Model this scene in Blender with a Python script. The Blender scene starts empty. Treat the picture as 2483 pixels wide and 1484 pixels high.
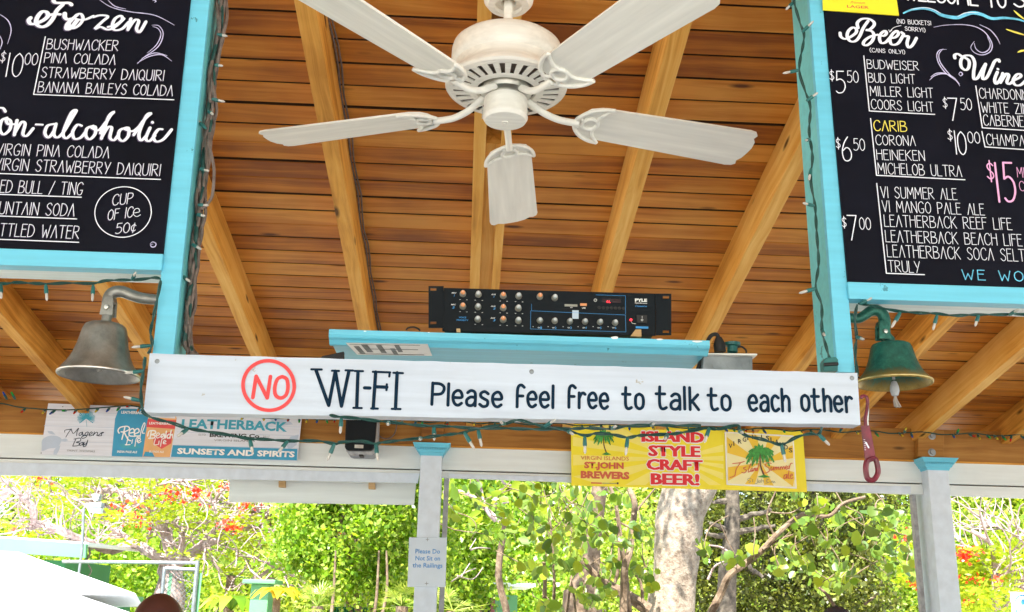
import bpy, bmesh, math, random
import numpy as np
from mathutils import Vector, Matrix
random.seed(7); np.random.seed(7)
S = bpy.context.scene
C = S.collection
R = math.radians
PI = math.pi
# ------------------------------------------------------------------ camera
FPX, PITCH, YAW, ROLL = 2500.0, R(16.335), R(2.235), R(1.392)
EYE = Vector((0, 0, 1.65))
fw = Vector((math.sin(YAW)*math.cos(PITCH), math.cos(YAW)*math.cos(PITCH), math.sin(PITCH)))
r0 = Vector((math.cos(YAW), -math.sin(YAW), 0)); u0 = r0.cross(fw)
rt = r0*math.cos(ROLL) + u0*math.sin(ROLL); up = -r0*math.sin(ROLL) + u0*math.cos(ROLL)
cd = bpy.data.cameras.new('camera'); cam = bpy.data.objects.new('camera', cd); C.objects.link(cam)
cam.matrix_world = Matrix(((rt.x, up.x, -fw.x, EYE.x), (rt.y, up.y, -fw.y, EYE.y), (rt.z, up.z, -fw.z, EYE.z), (0, 0, 0, 1)))
cd.sensor_width = 36; cd.lens = 36*FPX/2483; cd.clip_start = .05; cd.clip_end = 600
S.camera = cam
# ------------------------------------------------------------------ world, sun, exposure
SUN_EL, SUN_AZ = 58, 200     # azimuth clockwise from +Y
w = bpy.data.worlds.new("World"); S.world = w; w.use_nodes = True
nt = w.node_tree; sky = nt.nodes.new('ShaderNodeTexSky'); sky.sky_type = 'NISHITA'; sky.sun_disc = False
sky.sun_elevation = R(SUN_EL); sky.sun_rotation = R(SUN_AZ); sky.altitude = 0; sky.dust_density = 1.5
bgn = nt.nodes['Background']; bgn.inputs[1].default_value = .15
nt.links.new(sky.outputs[0], bgn.inputs[0])
sl = bpy.data.lights.new('sun', 'SUN'); sl.energy = 5.0; sl.angle = R(.6); sl.color = (1, .97, .92)
so = bpy.data.objects.new('sun', sl); C.objects.link(so)
sd = Vector((math.sin(R(SUN_AZ))*math.cos(R(SUN_EL)), math.cos(R(SUN_AZ))*math.cos(R(SUN_EL)), math.sin(R(SUN_EL))))
so.rotation_euler = sd.to_track_quat('Z', 'Y').to_euler(); so.location = (0, -5, 20)
vs = S.view_settings; vs.view_transform = 'Standard'; vs.look = 'None'; vs.gamma = 1; vs.use_curve_mapping = False
vs.exposure = 1.9
S.cycles.max_bounces = 8; S.cycles.diffuse_bounces = 5; S.cycles.transparent_max_bounces = 8
S.cycles.sample_clamp_indirect = 6

# ------------------------------------------------------------------ helpers
def ray(u, v):
    return fw + rt*((u-1241.5)/FPX) - up*((v-742)/FPX)
def at(u, v, Y):
    "point of the plane y = Y seen at picture point u, v (2483 x 1484)"
    d = ray(u, v); return EYE + d*(Y/d.y)
def tag(o, label=None, cat=None, group=None, kind=None):
    if label: o['label'] = label
    if cat: o['category'] = cat
    if group: o['group'] = group
    if kind: o['kind'] = kind
    return o
def empty(name, loc, label, cat, group=None, rz=0):
    o = bpy.data.objects.new(name, None); o.empty_display_size = .05; C.objects.link(o); o.location = loc; o.rotation_euler.z = rz
    return tag(o, label, cat, group)
def link(name, me, parent=None, mats=()):
    for m in mats: me.materials.append(m)
    o = bpy.data.objects.new(name, me); C.objects.link(o)
    if parent is not None:
        o.parent = parent
        o.matrix_parent_inverse = Matrix.LocRotScale(parent.location, parent.rotation_euler, parent.scale).inverted()
    return o
def mesh(name, vs_, fs, mat, parent=None, smooth=False):
    me = bpy.data.meshes.new(name); me.from_pydata([tuple(v) for v in vs_], [], fs); me.update()
    if smooth:
        for p in me.polygons: p.use_smooth = True
    return link(name, me, parent, [mat] if mat else [])
class B:
    "collects shapes for one mesh object"
    def __init__(s): s.v = []; s.f = []; s.m = []
    def add(s, vs_, fs, mi=0):
        n = len(s.v); s.v += [tuple(v) for v in vs_]; s.f += [tuple(i+n for i in f) for f in fs]; s.m += [mi]*len(fs)
    def hexa(s, p, mi=0):  # 4 bottom + 4 top
        s.add(p, [(3, 2, 1, 0), (4, 5, 6, 7), (0, 1, 5, 4), (1, 2, 6, 5), (2, 3, 7, 6), (3, 0, 4, 7)], mi)
    def box(s, x0, x1, y0, y1, z0, z1, mi=0):
        s.hexa([(x0, y0, z0), (x1, y0, z0), (x1, y1, z0), (x0, y1, z0), (x0, y0, z1), (x1, y0, z1), (x1, y1, z1), (x0, y1, z1)], mi)
    def tube(s, pts, rad, n=8, mi=0, caps=True):
        pts = [Vector(p) for p in pts]; m = len(pts)
        if not hasattr(rad, '__len__'): rad = [rad]*m
        vs_ = []; fs = []; pu = None
        for i, p in enumerate(pts):
            t = (pts[min(i+1, m-1)]-pts[max(i-1, 0)]); t = t.normalized() if t.length > 1e-9 else Vector((0, 0, 1))
            if pu is None: pu = t.orthogonal().normalized()
            pu = (pu - t*pu.dot(t)); pu = pu.normalized() if pu.length > 1e-6 else t.orthogonal().normalized()
            b = t.cross(pu)
            for k in range(n):
                a = 2*PI*k/n; vs_.append(p+(pu*math.cos(a)+b*math.sin(a))*rad[i])
        for i in range(m-1):
            for k in range(n):
                k2 = (k+1) % n; fs.append((i*n+k, i*n+k2, (i+1)*n+k2, (i+1)*n+k))
        if caps: fs.append(tuple(range(n-1, -1, -1))); fs.append(tuple((m-1)*n+k for k in range(n)))
        s.add(vs_, fs, mi)
    def lathe(s, prof, n=32, mi=0, M=None):
        vs_ = []; fs = []
        for r, z in prof:
            for k in range(n):
                a = 2*PI*k/n; v = Vector((r*math.cos(a), r*math.sin(a), z)); vs_.append(M @ v if M else v)
        for i in range(len(prof)-1):
            for k in range(n):
                k2 = (k+1) % n; fs.append((i*n+k, i*n+k2, (i+1)*n+k2, (i+1)*n+k))
        s.add(vs_, fs, mi)
    def build(s, name, mats, parent=None, smooth=False, bevel=0, tri=False):
        me = bpy.data.meshes.new(name); me.from_pydata(s.v, [], s.f); me.update()
        if not isinstance(mats, (list, tuple)): mats = [mats]
        if len(mats) > 1:
            for p, i in zip(me.polygons, s.m): p.material_index = i
        if bevel:
            bm = bmesh.new(); bm.from_mesh(me)
            es = [e for e in bm.edges if len(e.link_faces) == 2 and e.calc_face_angle(0) > .6]
            bmesh.ops.bevel(bm, geom=es, offset=bevel, segments=2, affect='EDGES', profile=.6, clamp_overlap=True)
            bm.to_mesh(me); bm.free()
        if smooth:
            for p in me.polygons: p.use_smooth = True
            me.set_sharp_from_angle(angle=R(38))
        return link(name, me, parent, mats)
def quad_board(name, px, Y, th, mat, parent=None, bevel=.0015):
    "board whose front is the picture quad TL TR BR BL on plane y=Y, th deep"
    b = B(); P = [at(u, v, Y) for u, v in px]; Q = [p+Vector((0, th, 0)) for p in P]
    b.hexa([P[3], P[2], Q[2], Q[3], P[0], P[1], Q[1], Q[0]])
    return b.build(name, mat, parent, bevel=bevel)
def catmull(pts, sub=6, closed=False):
    pts = [Vector(p) for p in pts]; n = len(pts)
    if n < 3: return pts
    out = []
    rng = n if closed else n-1
    for i in range(rng):
        if closed: p0, p1, p2, p3 = pts[i-1], pts[i], pts[(i+1) % n], pts[(i+2) % n]
        else: p0, p1, p2, p3 = pts[max(i-1, 0)], pts[i], pts[i+1], pts[min(i+2, n-1)]
        for k in range(sub):
            t = k/sub
            out.append(.5*((2*p1)+(p2-p0)*t+(2*p0-5*p1+4*p2-p3)*t*t+(3*p1-p0-3*p2+p3)*t**3))
    out.append(pts[0].copy() if closed else pts[-1])
    return out

# ------------------------------------------------------------------ materials
def newmat(name):
    m = bpy.data.materials.new(name); m.use_nodes = True; n = m.node_tree
    return m, n, n.nodes['Principled BSDF'], n.links.new
def N(n, t, **kw):
    x = n.nodes.new(t)
    for k, v in kw.items():
        if k.startswith('i_'):
            key = k[2:]; key = int(key) if key.isdigit() else key.replace('_', ' ')
            x.inputs[key].default_value = v
        else: setattr(x, k, v)
    return x
def ramp(n, stops, interp='LINEAR'):
    r = n.nodes.new('ShaderNodeValToRGB'); cr = r.color_ramp; cr.interpolation = interp
    while len(cr.elements) < len(stops): cr.elements.new(.5)
    for e, (p, c) in zip(cr.elements, stops): e.position = p; e.color = (*c, 1) if len(c) == 3 else c
    return r
def plain(name, col, rough=.5, metal=0, var=.12, scale=12, bump=0, bscale=60, spec=.4, coat=0):
    "one colour with faint mottling and optional fine relief"
    m, n, p, L = newmat(name)
    tc = N(n, 'ShaderNodeTexCoord')
    no = N(n, 'ShaderNodeTexNoise', i_Scale=scale, i_Detail=5.0, i_Roughness=.6); L(tc.outputs['Object'], no.inputs['Vector'])
    a = tuple(max(0, c*(1-var)) for c in col); b = tuple(min(1, c*(1+var)) for c in col)
    r = ramp(n, [(.3, a), (.7, b)]); L(no.outputs[0], r.inputs[0]); L(r.outputs[0], p.inputs['Base Color'])
    p.inputs['Roughness'].default_value = rough; p.inputs['Metallic'].default_value = metal
    p.inputs['Specular IOR Level'].default_value = spec; p.inputs['Coat Weight'].default_value = coat
    if bump:
        nb = N(n, 'ShaderNodeTexNoise', i_Scale=bscale, i_Detail=4.0); L(tc.outputs['Object'], nb.inputs['Vector'])
        bu = N(n, 'ShaderNodeBump', i_Strength=bump, i_Distance=.002); L(nb.outputs[0], bu.inputs['Height']); L(bu.outputs[0], p.inputs['Normal'])
    return m
def wood(name, dark, mid, light, stretch=(1.2, 30, 30), rough=.45, knots=.0, bump=.25, coat=.0, rnd=.35, spec=.25, lo=.25, hi=.78):
    "grain runs along local X; every object gets its own offset and tone"
    m, n, p, L = newmat(name)
    tc = N(n, 'ShaderNodeTexCoord'); oi = N(n, 'ShaderNodeObjectInfo')
    off = N(n, 'ShaderNodeVectorMath', operation='SCALE'); off.inputs[0].default_value = (13, 7, 5); L(oi.outputs['Random'], off.inputs['Scale'])
    ad = N(n, 'ShaderNodeVectorMath', operation='ADD'); L(tc.outputs['Object'], ad.inputs[0]); L(off.outputs[0], ad.inputs[1])
    wa = N(n, 'ShaderNodeTexNoise', i_Scale=1.6, i_Detail=2.0); L(ad.outputs[0], wa.inputs['Vector'])
    ws = N(n, 'ShaderNodeVectorMath', operation='MULTIPLY'); ws.inputs[1].default_value = (.02, .05, .05); L(wa.outputs['Color'], ws.inputs[0])
    a2 = N(n, 'ShaderNodeVectorMath', operation='ADD'); L(ad.outputs[0], a2.inputs[0]); L(ws.outputs[0], a2.inputs[1])
    mp = N(n, 'ShaderNodeMapping'); mp.inputs['Scale'].default_value = stretch; L(a2.outputs[0], mp.inputs[0])
    g = N(n, 'ShaderNodeTexNoise', i_Scale=1.0, i_Detail=7.0, i_Roughness=.65, i_Distortion=.6); L(mp.outputs[0], g.inputs['Vector'])
    big = N(n, 'ShaderNodeTexNoise', i_Scale=2.6, i_Detail=3.0); L(ad.outputs[0], big.inputs['Vector'])
    mx = N(n, 'ShaderNodeMath', operation='MULTIPLY_ADD'); L(big.outputs[0], mx.inputs[0]); mx.inputs[1].default_value = .55; L(g.outputs[0], mx.inputs[2])
    r2 = N(n, 'ShaderNodeMath', operation='MULTIPLY_ADD'); L(oi.outputs['Random'], r2.inputs[0]); r2.inputs[1].default_value = rnd; L(mx.outputs[0], r2.inputs[2])
    sb = N(n, 'ShaderNodeMath', operation='SUBTRACT'); L(r2.outputs[0], sb.inputs[0]); sb.inputs[1].default_value = rnd*.5+.27
    p.inputs['Specular IOR Level'].default_value = spec
    cr = ramp(n, [(lo, dark), (.5, mid), (hi, light)]); L(sb.outputs[0], cr.inputs[0])
    colout = cr.outputs[0]
    if knots:
        vo = N(n, 'ShaderNodeTexVoronoi', i_Scale=1.0); vm = N(n, 'ShaderNodeMapping'); vm.inputs['Scale'].default_value = (2.6, 9, 9)
        L(ad.outputs[0], vm.inputs[0]); L(vm.outputs[0], vo.inputs['Vector'])
        kr = ramp(n, [(.05, (0, 0, 0)), (.13, (1, 1, 1))]); L(vo.outputs['Distance'], kr.inputs[0])
        mm = N(n, 'ShaderNodeMix', data_type='RGBA'); L(kr.outputs[0], mm.inputs['Factor'])
        mm.inputs['A'].default_value = (*[c*knots for c in dark], 1); L(colout, mm.inputs['B']); colout = mm.outputs['Result']
    L(colout, p.inputs['Base Color'])
    rr = N(n, 'ShaderNodeMapRange', i_To_Min=rough-.12, i_To_Max=rough+.15); L(g.outputs[0], rr.inputs[0]); L(rr.outputs[0], p.inputs['Roughness'])
    p.inputs['Coat Weight'].default_value = coat; p.inputs['Coat Roughness'].default_value = .3
    bu = N(n, 'ShaderNodeBump', i_Strength=bump, i_Distance=.002); L(g.outputs[0], bu.inputs['Height']); L(bu.outputs[0], p.inputs['Normal'])
    return m
def painted(name, col, chip=(.78, .76, .7), amount=.68, grain=.3, rough=.42, dirt=(.35, .33, .28), stretch=(2, 40, 40)):
    "brushed paint over wood: grain relief, a few chips and smudges"
    m, n, p, L = newmat(name)
    tc = N(n, 'ShaderNodeTexCoord')
    mp = N(n, 'ShaderNodeMapping'); mp.inputs['Scale'].default_value = stretch; L(tc.outputs['Object'], mp.inputs[0])
    g = N(n, 'ShaderNodeTexNoise', i_Scale=2.0, i_Detail=6.0); L(mp.outputs[0], g.inputs['Vector'])
    ch = N(n, 'ShaderNodeTexNoise', i_Scale=22.0, i_Detail=5.0, i_Roughness=.7); L(tc.outputs['Object'], ch.inputs['Vector'])
    cr = ramp(n, [(amount, (0, 0, 0)), (amount+.015, (1, 1, 1))]); L(ch.outputs[0], cr.inputs[0])
    st = N(n, 'ShaderNodeTexNoise', i_Scale=5.0, i_Detail=6.0, i_Roughness=.7); L(tc.outputs['Object'], st.inputs['Vector'])
    sr = ramp(n, [(.5, (0, 0, 0)), (.85, (.45, .45, .45))]); L(st.outputs[0], sr.inputs[0])
    v = ramp(n, [(.3, tuple(c*.9 for c in col)), (.7, tuple(min(1, c*1.06) for c in col))]); L(g.outputs[0], v.inputs[0])
    m1 = N(n, 'ShaderNodeMix', data_type='RGBA'); L(sr.outputs[0], m1.inputs['Factor']); L(v.outputs[0], m1.inputs['A']); m1.inputs['B'].default_value = (*[c*.5+d*.5 for c, d in zip(col, dirt)], 1)
    m2 = N(n, 'ShaderNodeMix', data_type='RGBA'); L(cr.outputs[0], m2.inputs['Factor']); L(m1.outputs['Result'], m2.inputs['A']); m2.inputs['B'].default_value = (*chip, 1)
    L(m2.outputs['Result'], p.inputs['Base Color']); p.inputs['Roughness'].default_value = rough
    bu = N(n, 'ShaderNodeBump', i_Strength=grain, i_Distance=.0015); L(g.outputs[0], bu.inputs['Height']); L(bu.outputs[0], p.inputs['Normal'])
    return m
def leafmat(name, cols, trans=.5, rough=.36, shine=.5):
    m, n, p, L = newmat(name)
    ge = N(n, 'ShaderNodeNewGeometry'); oi = N(n, 'ShaderNodeObjectInfo')
    fr = N(n, 'ShaderNodeMath', operation='ADD'); L(ge.outputs['Random Per Island'], fr.inputs[0]); L(oi.outputs['Random'], fr.inputs[1])
    f2 = N(n, 'ShaderNodeMath', operation='FRACT'); L(fr.outputs[0], f2.inputs[0])
    k = len(cols); cr = ramp(n, [(i/(k-1), c) for i, c in enumerate(cols)]); L(f2.outputs[0], cr.inputs[0])
    L(cr.outputs[0], p.inputs['Base Color']); p.inputs['Roughness'].default_value = rough; p.inputs['Specular IOR Level'].default_value = shine
    tr = N(n, 'ShaderNodeBsdfTranslucent')
    hs = N(n, 'ShaderNodeMix', data_type='RGBA', blend_type='MULTIPLY'); hs.inputs['Factor'].default_value = 1; L(cr.outputs[0], hs.inputs['A']); hs.inputs['B'].default_value = (1.5, 1.35, .5, 1)
    L(hs.outputs['Result'], tr.inputs[0])
    mx = N(n, 'ShaderNodeMixShader'); mx.inputs[0].default_value = trans; L(p.outputs[0], mx.inputs[1]); L(tr.outputs[0], mx.inputs[2])
    L(mx.outputs[0], n.nodes['Material Output'].inputs[0])
    return m
def barkmat(name, a, b, c, scale=9, bump=.6):
    m, n, p, L = newmat(name)
    tc = N(n, 'ShaderNodeTexCoord')
    no = N(n, 'ShaderNodeTexNoise', i_Scale=scale, i_Detail=8.0, i_Roughness=.7); L(tc.outputs['Object'], no.inputs['Vector'])
    vo = N(n, 'ShaderNodeTexVoronoi', i_Scale=scale*.9); L(no.outputs['Color'], vo.inputs['Vector'])
    cr = ramp(n, [(.33, a), (.5, b), (.68, c)]); L(no.outputs[0], cr.inputs[0])
    pr = ramp(n, [(.0, (.75, .7, .62)), (.25, (1, 1, 1))]); L(vo.outputs['Distance'], pr.inputs[0])
    mx = N(n, 'ShaderNodeMix', data_type='RGBA', blend_type='MULTIPLY'); mx.inputs['Factor'].default_value = .8; L(cr.outputs[0], mx.inputs['A']); L(pr.outputs[0], mx.inputs['B'])
    L(mx.outputs['Result'], p.inputs['Base Color']); p.inputs['Roughness'].default_value = .85
    bu = N(n, 'ShaderNodeBump', i_Strength=bump, i_Distance=.02); L(no.outputs[0], bu.inputs['Height']); L(bu.outputs[0], p.inputs['Normal'])
    return m

M = dict(
    plank=wood('varnished_plank', (.28, .082, .008), (.56, .205, .022), (.74, .345, .06), knots=.4, rough=.5, coat=.05, rnd=.36, stretch=(.8, 16, 16), bump=.15, spec=.22, lo=.28, hi=.72),
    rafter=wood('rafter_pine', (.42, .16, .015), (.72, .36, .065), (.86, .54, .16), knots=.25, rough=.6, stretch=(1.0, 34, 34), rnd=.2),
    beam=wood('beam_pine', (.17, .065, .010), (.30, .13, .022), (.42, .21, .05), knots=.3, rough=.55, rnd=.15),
    rawwood=wood('raw_block', (.45, .27, .11), (.6, .4, .2), (.7, .5, .28), rough=.7),
    dark=plain('painted_gap_shade', (.05, .025, .01), .9),  # near-black that stands in for the shade between boards
    cyan=painted('cyan_paint', (.15, .57, .74), chip=(.06, .26, .33), amount=.665, dirt=(.15, .35, .35)),
    teal=painted('teal_side_paint', (.15, .55, .58), chip=(.06, .22, .22), amount=.66, dirt=(.08, .22, .20)),
    trimw=painted('white_underside_paint', (.78, .86, .84), chip=(.4, .5, .48), amount=.72),
    signw=painted('sign_white_paint', (.56, .62, .71), chip=(.40, .38, .33), amount=.69, dirt=(.40, .38, .34), grain=.35),
    white=painted('white_board_paint', (.72, .79, .79), chip=(.55, .57, .55), amount=.78, dirt=(.48, .54, .54), grain=.06, stretch=(1, 12, 12)),
    colw=painted('column_paint', (.62, .72, .82), chip=(.55, .6, .62), amount=.8, grain=.03, dirt=(.52, .58, .63), stretch=(9, 9, 9)),
    greyf=plain('weathered_grey_frame', (.36, .37, .38), .7, var=.3, scale=30),
    slate=plain('menu_board_black', (.0035, .004, .010), .6, var=.35, scale=4, spec=.12),
    chalk=plain('white_lettering', (.82, .84, .92), .7, var=.05, scale=40),
    halo=plain('lettering_shadow_purple', (.10, .07, .14), .8, var=.2),
    lilac=plain('lilac_chalk', (.55, .52, .75), .9, var=.25, scale=80),
    ycha=plain('yellow_chalk', (.85, .72, .12), .9, var=.15, scale=60),
    bcha=plain('blue_chalk', (.15, .55, .78), .9, var=.3, scale=60),
    pcha=plain('pink_chalk', (.85, .42, .68), .9, var=.1, scale=60),
    navy=plain('navy_lettering', (.002, .018, .042), .6, var=.25, scale=50, spec=.12),
    red=plain('red_lettering', (.78, .055, .055), .45, var=.12, scale=50),
    fan=painted('fan_enamel', (.88, .87, .80), chip=(.55, .45, .33), amount=.76, grain=.05, rough=.38, dirt=(.5, .42, .3)),
    blade=painted('fan_blade_finish', (.88, .865, .79), chip=(.72, .64, .5), amount=.74, grain=.3, rough=.45, stretch=(2, 26, 26), dirt=(.66, .6, .48)),
    vent_shade=plain('fan_grime', (.20, .16, .13), .8, var=.4, scale=40),  # dark brown that stands for the shade behind the fan slots
    steel=plain('bright_steel', (.55, .54, .5), .28, 1, var=.2, scale=20),
    pewter=plain('pewter_bell_metal', (.24, .235, .21), .36, .6, var=.35, scale=26, bump=.35, bscale=240),
    galv=plain('galvanised_metal', (.26, .28, .29), .45, .7, var=.25, scale=18, bump=.1),
    brass=plain('worn_brass', (.42, .34, .15), .35, .9, var=.3, scale=60),
    rope=plain('frayed_rope', (.40, .35, .30), .9),
    blackp=plain('black_enamel', (.003, .006, .009), .4, var=.3, scale=10, spec=.18),
    blackr=plain('black_rubber', (.018, .018, .018), .6),
    screen=plain('amp_window', (.03, .012, .014), .15),
    okn=plain('orange_knob_cap', (.78, .32, .13), .4, var=.05),
    skn=plain('silver_knob_cap', (.62, .65, .66), .3, .5, var=.05),
    kn=plain('knob_ring', (.32, .31, .26), .4, var=.1),
    bprint=plain('blue_print', (.05, .28, .62), .6, var=.05),
    wire=plain('green_light_wire', (.012, .06, .05), .45, var=.3, scale=60),
    socket=plain('green_light_socket', (.02, .13, .12), .35, var=.2),
    brownw=plain('brown_cable', (.16, .12, .10), .6, var=.4, scale=50, bump=.3),
    opener=plain('red_opener_enamel', (.15, .008, .022), .35, var=.45, scale=60, spec=.6),
    paper=plain('laminated_paper', (.50, .60, .70), .2, var=.06, scale=6, spec=.7),
    pblue=plain('paper_blue_ink', (.08, .26, .58), .5, var=.05),
    greyink=plain('grey_ink', (.18, .19, .19), .6, var=.5, scale=60),
    yel=plain('banner_yellow', (.88, .76, .03), .4, var=.02),
    yel2=plain('banner_pale_yellow', (.90, .80, .17), .4, var=.02),
    yel3=plain('card_cream', (.86, .80, .42), .4, var=.02),
    org=plain('card_orange_yellow', (.84, .56, .04), .4, var=.02),
    wht=plain('banner_white', (.85, .85, .82), .4, var=.02),
    rust=plain('banner_rust_red', (.62, .13, .06), .4, var=.03),
    bred=plain('banner_red', (.72, .02, .03), .4, var=.03),
    blk=plain('banner_black', (.03, .03, .03), .5),
    pgreen=plain('palm_print_green', (.05, .30, .05), .5, var=.5, scale=60),
    pbrown=plain('palm_print_brown', (.12, .05, .03), .5),
    bnw=painted('banner_white_boards', (.68, .72, .80), chip=(.6, .63, .7), amount=.75, grain=.02),
    bteal=plain('banner_teal', (.04, .34, .46), .45, var=.04),
    bblue=plain('banner_blue', (.03, .30, .50), .4, var=.12, scale=8),
    bpale=plain('banner_pale_blue', (.45, .54, .66), .5, var=.05),
    boran=plain('can_orange', (.72, .40, .16), .4, var=.06),
    bcanr=plain('can_red', (.66, .07, .07), .4, var=.06),
    skin=plain('brown_skin', (.085, .032, .026), .38, var=.2, scale=14),
    skin2=plain('tan_skin', (.36, .20, .13), .45, var=.08),
    cloth=plain('grey_cloth', (.25, .27, .30), .9), cloth2=plain('dark_cloth', (.05, .055, .07), .9),
    capm=plain('black_cap_fabric', (.045, .042, .055), .8, var=.25, scale=60, bump=.3),
    hair=plain('black_hair', (.015, .012, .010), .7),
    sand=plain('pale_sand', (.50, .45, .36), .95, var=.15, scale=1.5, bump=.5, bscale=8),
    deck=plain('pale_deck', (.55, .53, .50), .7, var=.15, scale=3),
    tent=plain('white_canopy_vinyl', (.86, .86, .87), .5, var=.02),
    mint=plain('mint_green_paint', (.13, .36, .17), .6, var=.08, scale=2),
    mintd=plain('green_wall_paint', (.04, .22, .09), .6, var=.1, scale=2),
    maroon=plain('maroon_shutter_paint', (.28, .09, .10), .6),
    glassd=plain('dark_window', (.02, .03, .035), .15),
    roofm=plain('roof_metal', (.55, .60, .60), .5),
    bark1=barkmat('pale_mottled_bark', (.13, .085, .055), (.31, .245, .18), (.44, .37, .285), 17, 1.0),
    bark2=barkmat('pinkish_branch_bark', (.24, .16, .145), (.36, .27, .25), (.47, .38, .36), 16),
    bark3=barkmat('brown_branch_bark', (.09, .055, .03), (.17, .115, .07), (.28, .21, .14), 18),
    bark4=barkmat('dark_bark', (.035, .028, .02), (.09, .07, .05), (.18, .15, .11), 14),
    leafA=leafmat('bright_bush_leaf', [(.13, .24, .02), (.22, .35, .03), (.36, .46, .05), (.52, .58, .20), (.30, .42, .04)], .5),
    leafD=leafmat('dark_tree_leaf', [(.035, .055, .006), (.09, .12, .012), (.28, .32, .06), (.04, .05, .008), (.16, .17, .03)], .4),
    leafG=leafmat('lime_tree_leaf', [(.10, .22, .012), (.18, .34, .015), (.30, .44, .04), (.42, .52, .12)], .5),
    leafY=leafmat('yellow_feathery_leaf', [(.24, .36, .012), (.32, .44, .015), (.34, .42, .02)], .5),
    leafS=leafmat('sea_grape_leaf', [(.08, .15, .03), (.13, .24, .03), (.22, .33, .06), (.32, .40, .03), (.10, .19, .05)], .5, .38, .5),
    palm=leafmat('palm_leaf', [(.16, .26, .03), (.26, .36, .05), (.40, .44, .12)], .4),
    yplant=leafmat('yellow_plant_leaf', [(.45, .42, .02), (.55, .40, .02), (.34, .42, .03)], .4),
    flower=leafmat('flame_flower', [(.75, .03, .02), (.8, .10, .02), (.7, .02, .03)], .3),
)
def gloss(name, col, rough=.05, alpha=.55):
    m, n, p, L = newmat(name); p.inputs['Base Color'].default_value = (*col, 1); p.inputs['Roughness'].default_value = rough
    p.inputs['Transmission Weight'].default_value = alpha; p.inputs['IOR'].default_value = 1.3; return m
M['bulb'] = gloss('clear_bulb', (.72, .68, .62), .15, .35)
for k, c in dict(red=(.6, .03, .02), green=(.03, .45, .08), blue=(.03, .10, .5), yellow=(.75, .6, .05), orange=(.75, .28, .05)).items():
    M['bulb_'+k] = gloss('bulb_'+k, c, .2, .15)
def patina_mat():
    m, n, p, L = newmat('verdigris_bronze')
    tc = N(n, 'ShaderNodeTexCoord'); sp = N(n, 'ShaderNodeSeparateXYZ'); L(tc.outputs['Object'], sp.inputs[0])
    no = N(n, 'ShaderNodeTexNoise', i_Scale=45.0, i_Detail=8.0, i_Roughness=.75); L(tc.outputs['Object'], no.inputs['Vector'])
    ml = N(n, 'ShaderNodeMath', operation='MULTIPLY_ADD', i_1=22.0); L(sp.outputs[2], ml.inputs[0]); L(no.outputs[0], ml.inputs[2])
    rr = ramp(n, [(.62, (.34, .24, .06)), (.86, (.10, .13, .07)), (1.0, (.03, .15, .11))]); L(ml.outputs[0], rr.inputs[0])
    r2 = ramp(n, [(.35, (.35, .4, .4)), (.55, (1, 1, 1)), (.72, (2.0, 2.0, 1.9))]); L(no.outputs[0], r2.inputs[0])
    mx = N(n, 'ShaderNodeMix', data_type='RGBA', blend_type='MULTIPLY'); mx.inputs['Factor'].default_value = .75; L(rr.outputs[0], mx.inputs['A']); L(r2.outputs[0], mx.inputs['B'])
    L(mx.outputs['Result'], p.inputs['Base Color']); p.inputs['Metallic'].default_value = .45; p.inputs['Roughness'].default_value = .42
    bu = N(n, 'ShaderNodeBump', i_Strength=.4, i_Distance=.002); L(no.outputs[0], bu.inputs['Height']); L(bu.outputs[0], p.inputs['Normal'])
    return m
M['patina'] = patina_mat()
def emis(name, col, s):
    m, n, p, L = newmat(name); p.inputs['Base Color'].default_value = (*col, 1); p.inputs['Emission Color'].default_value = (*col, 1); p.inputs['Emission Strength'].default_value = s; return m
M['led'] = emis('red_led', (1, .03, .05), .6)

# ------------------------------------------------------------------ stroke lettering (flat painted print)
G = {}
def g(ch, w, *st): G[ch] = (w, st)
# 'l' = straight polyline, 'c' = smooth curve; unit = cap height
g('A', .42, ('l', [(0, 0), (.23, 1)]), ('l', [(.23, 1), (.42, 0)])); g('B', .42, ('l', [(0, 0), (0, 1)]), ('c', [(0, 1), (.3, .95), (.34, .75), (.26, .58), (.02, .54)]), ('c', [(.02, .54), (.34, .48), (.42, .26), (.32, .04), (0, 0)]))
g('C', .42, ('c', [(.42, .82), (.36, .97), (.2, 1), (.05, .8), (0, .45), (.08, .1), (.22, 0), (.36, .06), (.43, .2)]))
g('D', .42, ('l', [(0, 0), (0, 1)]), ('c', [(0, 1), (.25, .93), (.41, .65), (.41, .35), (.28, .07), (0, 0)]))
g('E', .34, ('l', [(.34, 1), (0, 1)]), ('l', [(0, 1), (0, 0)]), ('l', [(0, 0), (.35, 0)]), ('l', [(0, .6), (.28, .6)]))
g('F', .32, ('l', [(.34, 1), (0, 1)]), ('l', [(0, 1), (0, 0)]), ('l', [(0, .6), (.28, .6)]))
g('G', .44, ('c', [(.42, .84), (.34, .98), (.2, 1), (.04, .8), (0, .42), (.08, .08), (.24, 0), (.38, .08), (.43, .38)]), ('l', [(.43, .38), (.25, .38)]))
g('H', .40, ('l', [(0, 0), (0, 1)]), ('l', [(.4, 0), (.4, 1)]), ('l', [(0, .62), (.4, .62)])); g('I', .04, ('l', [(.02, 0), (.02, 1)]))
g('J', .34, ('c', [(.34, 1), (.34, .4), (.3, .08), (.16, 0), (.02, .15)])); g('K', .40, ('l', [(0, 0), (0, 1)]), ('l', [(.38, 1), (.02, .5)]), ('l', [(.08, .58), (.4, 0)]))
g('L', .32, ('l', [(0, 1), (0, 0)]), ('l', [(0, 0), (.34, 0)])); g('M', .52, ('l', [(0, 0), (.03, 1)]), ('l', [(.03, 1), (.26, .35)]), ('l', [(.26, .35), (.47, 1)]), ('l', [(.47, 1), (.52, 0)]))
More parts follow.
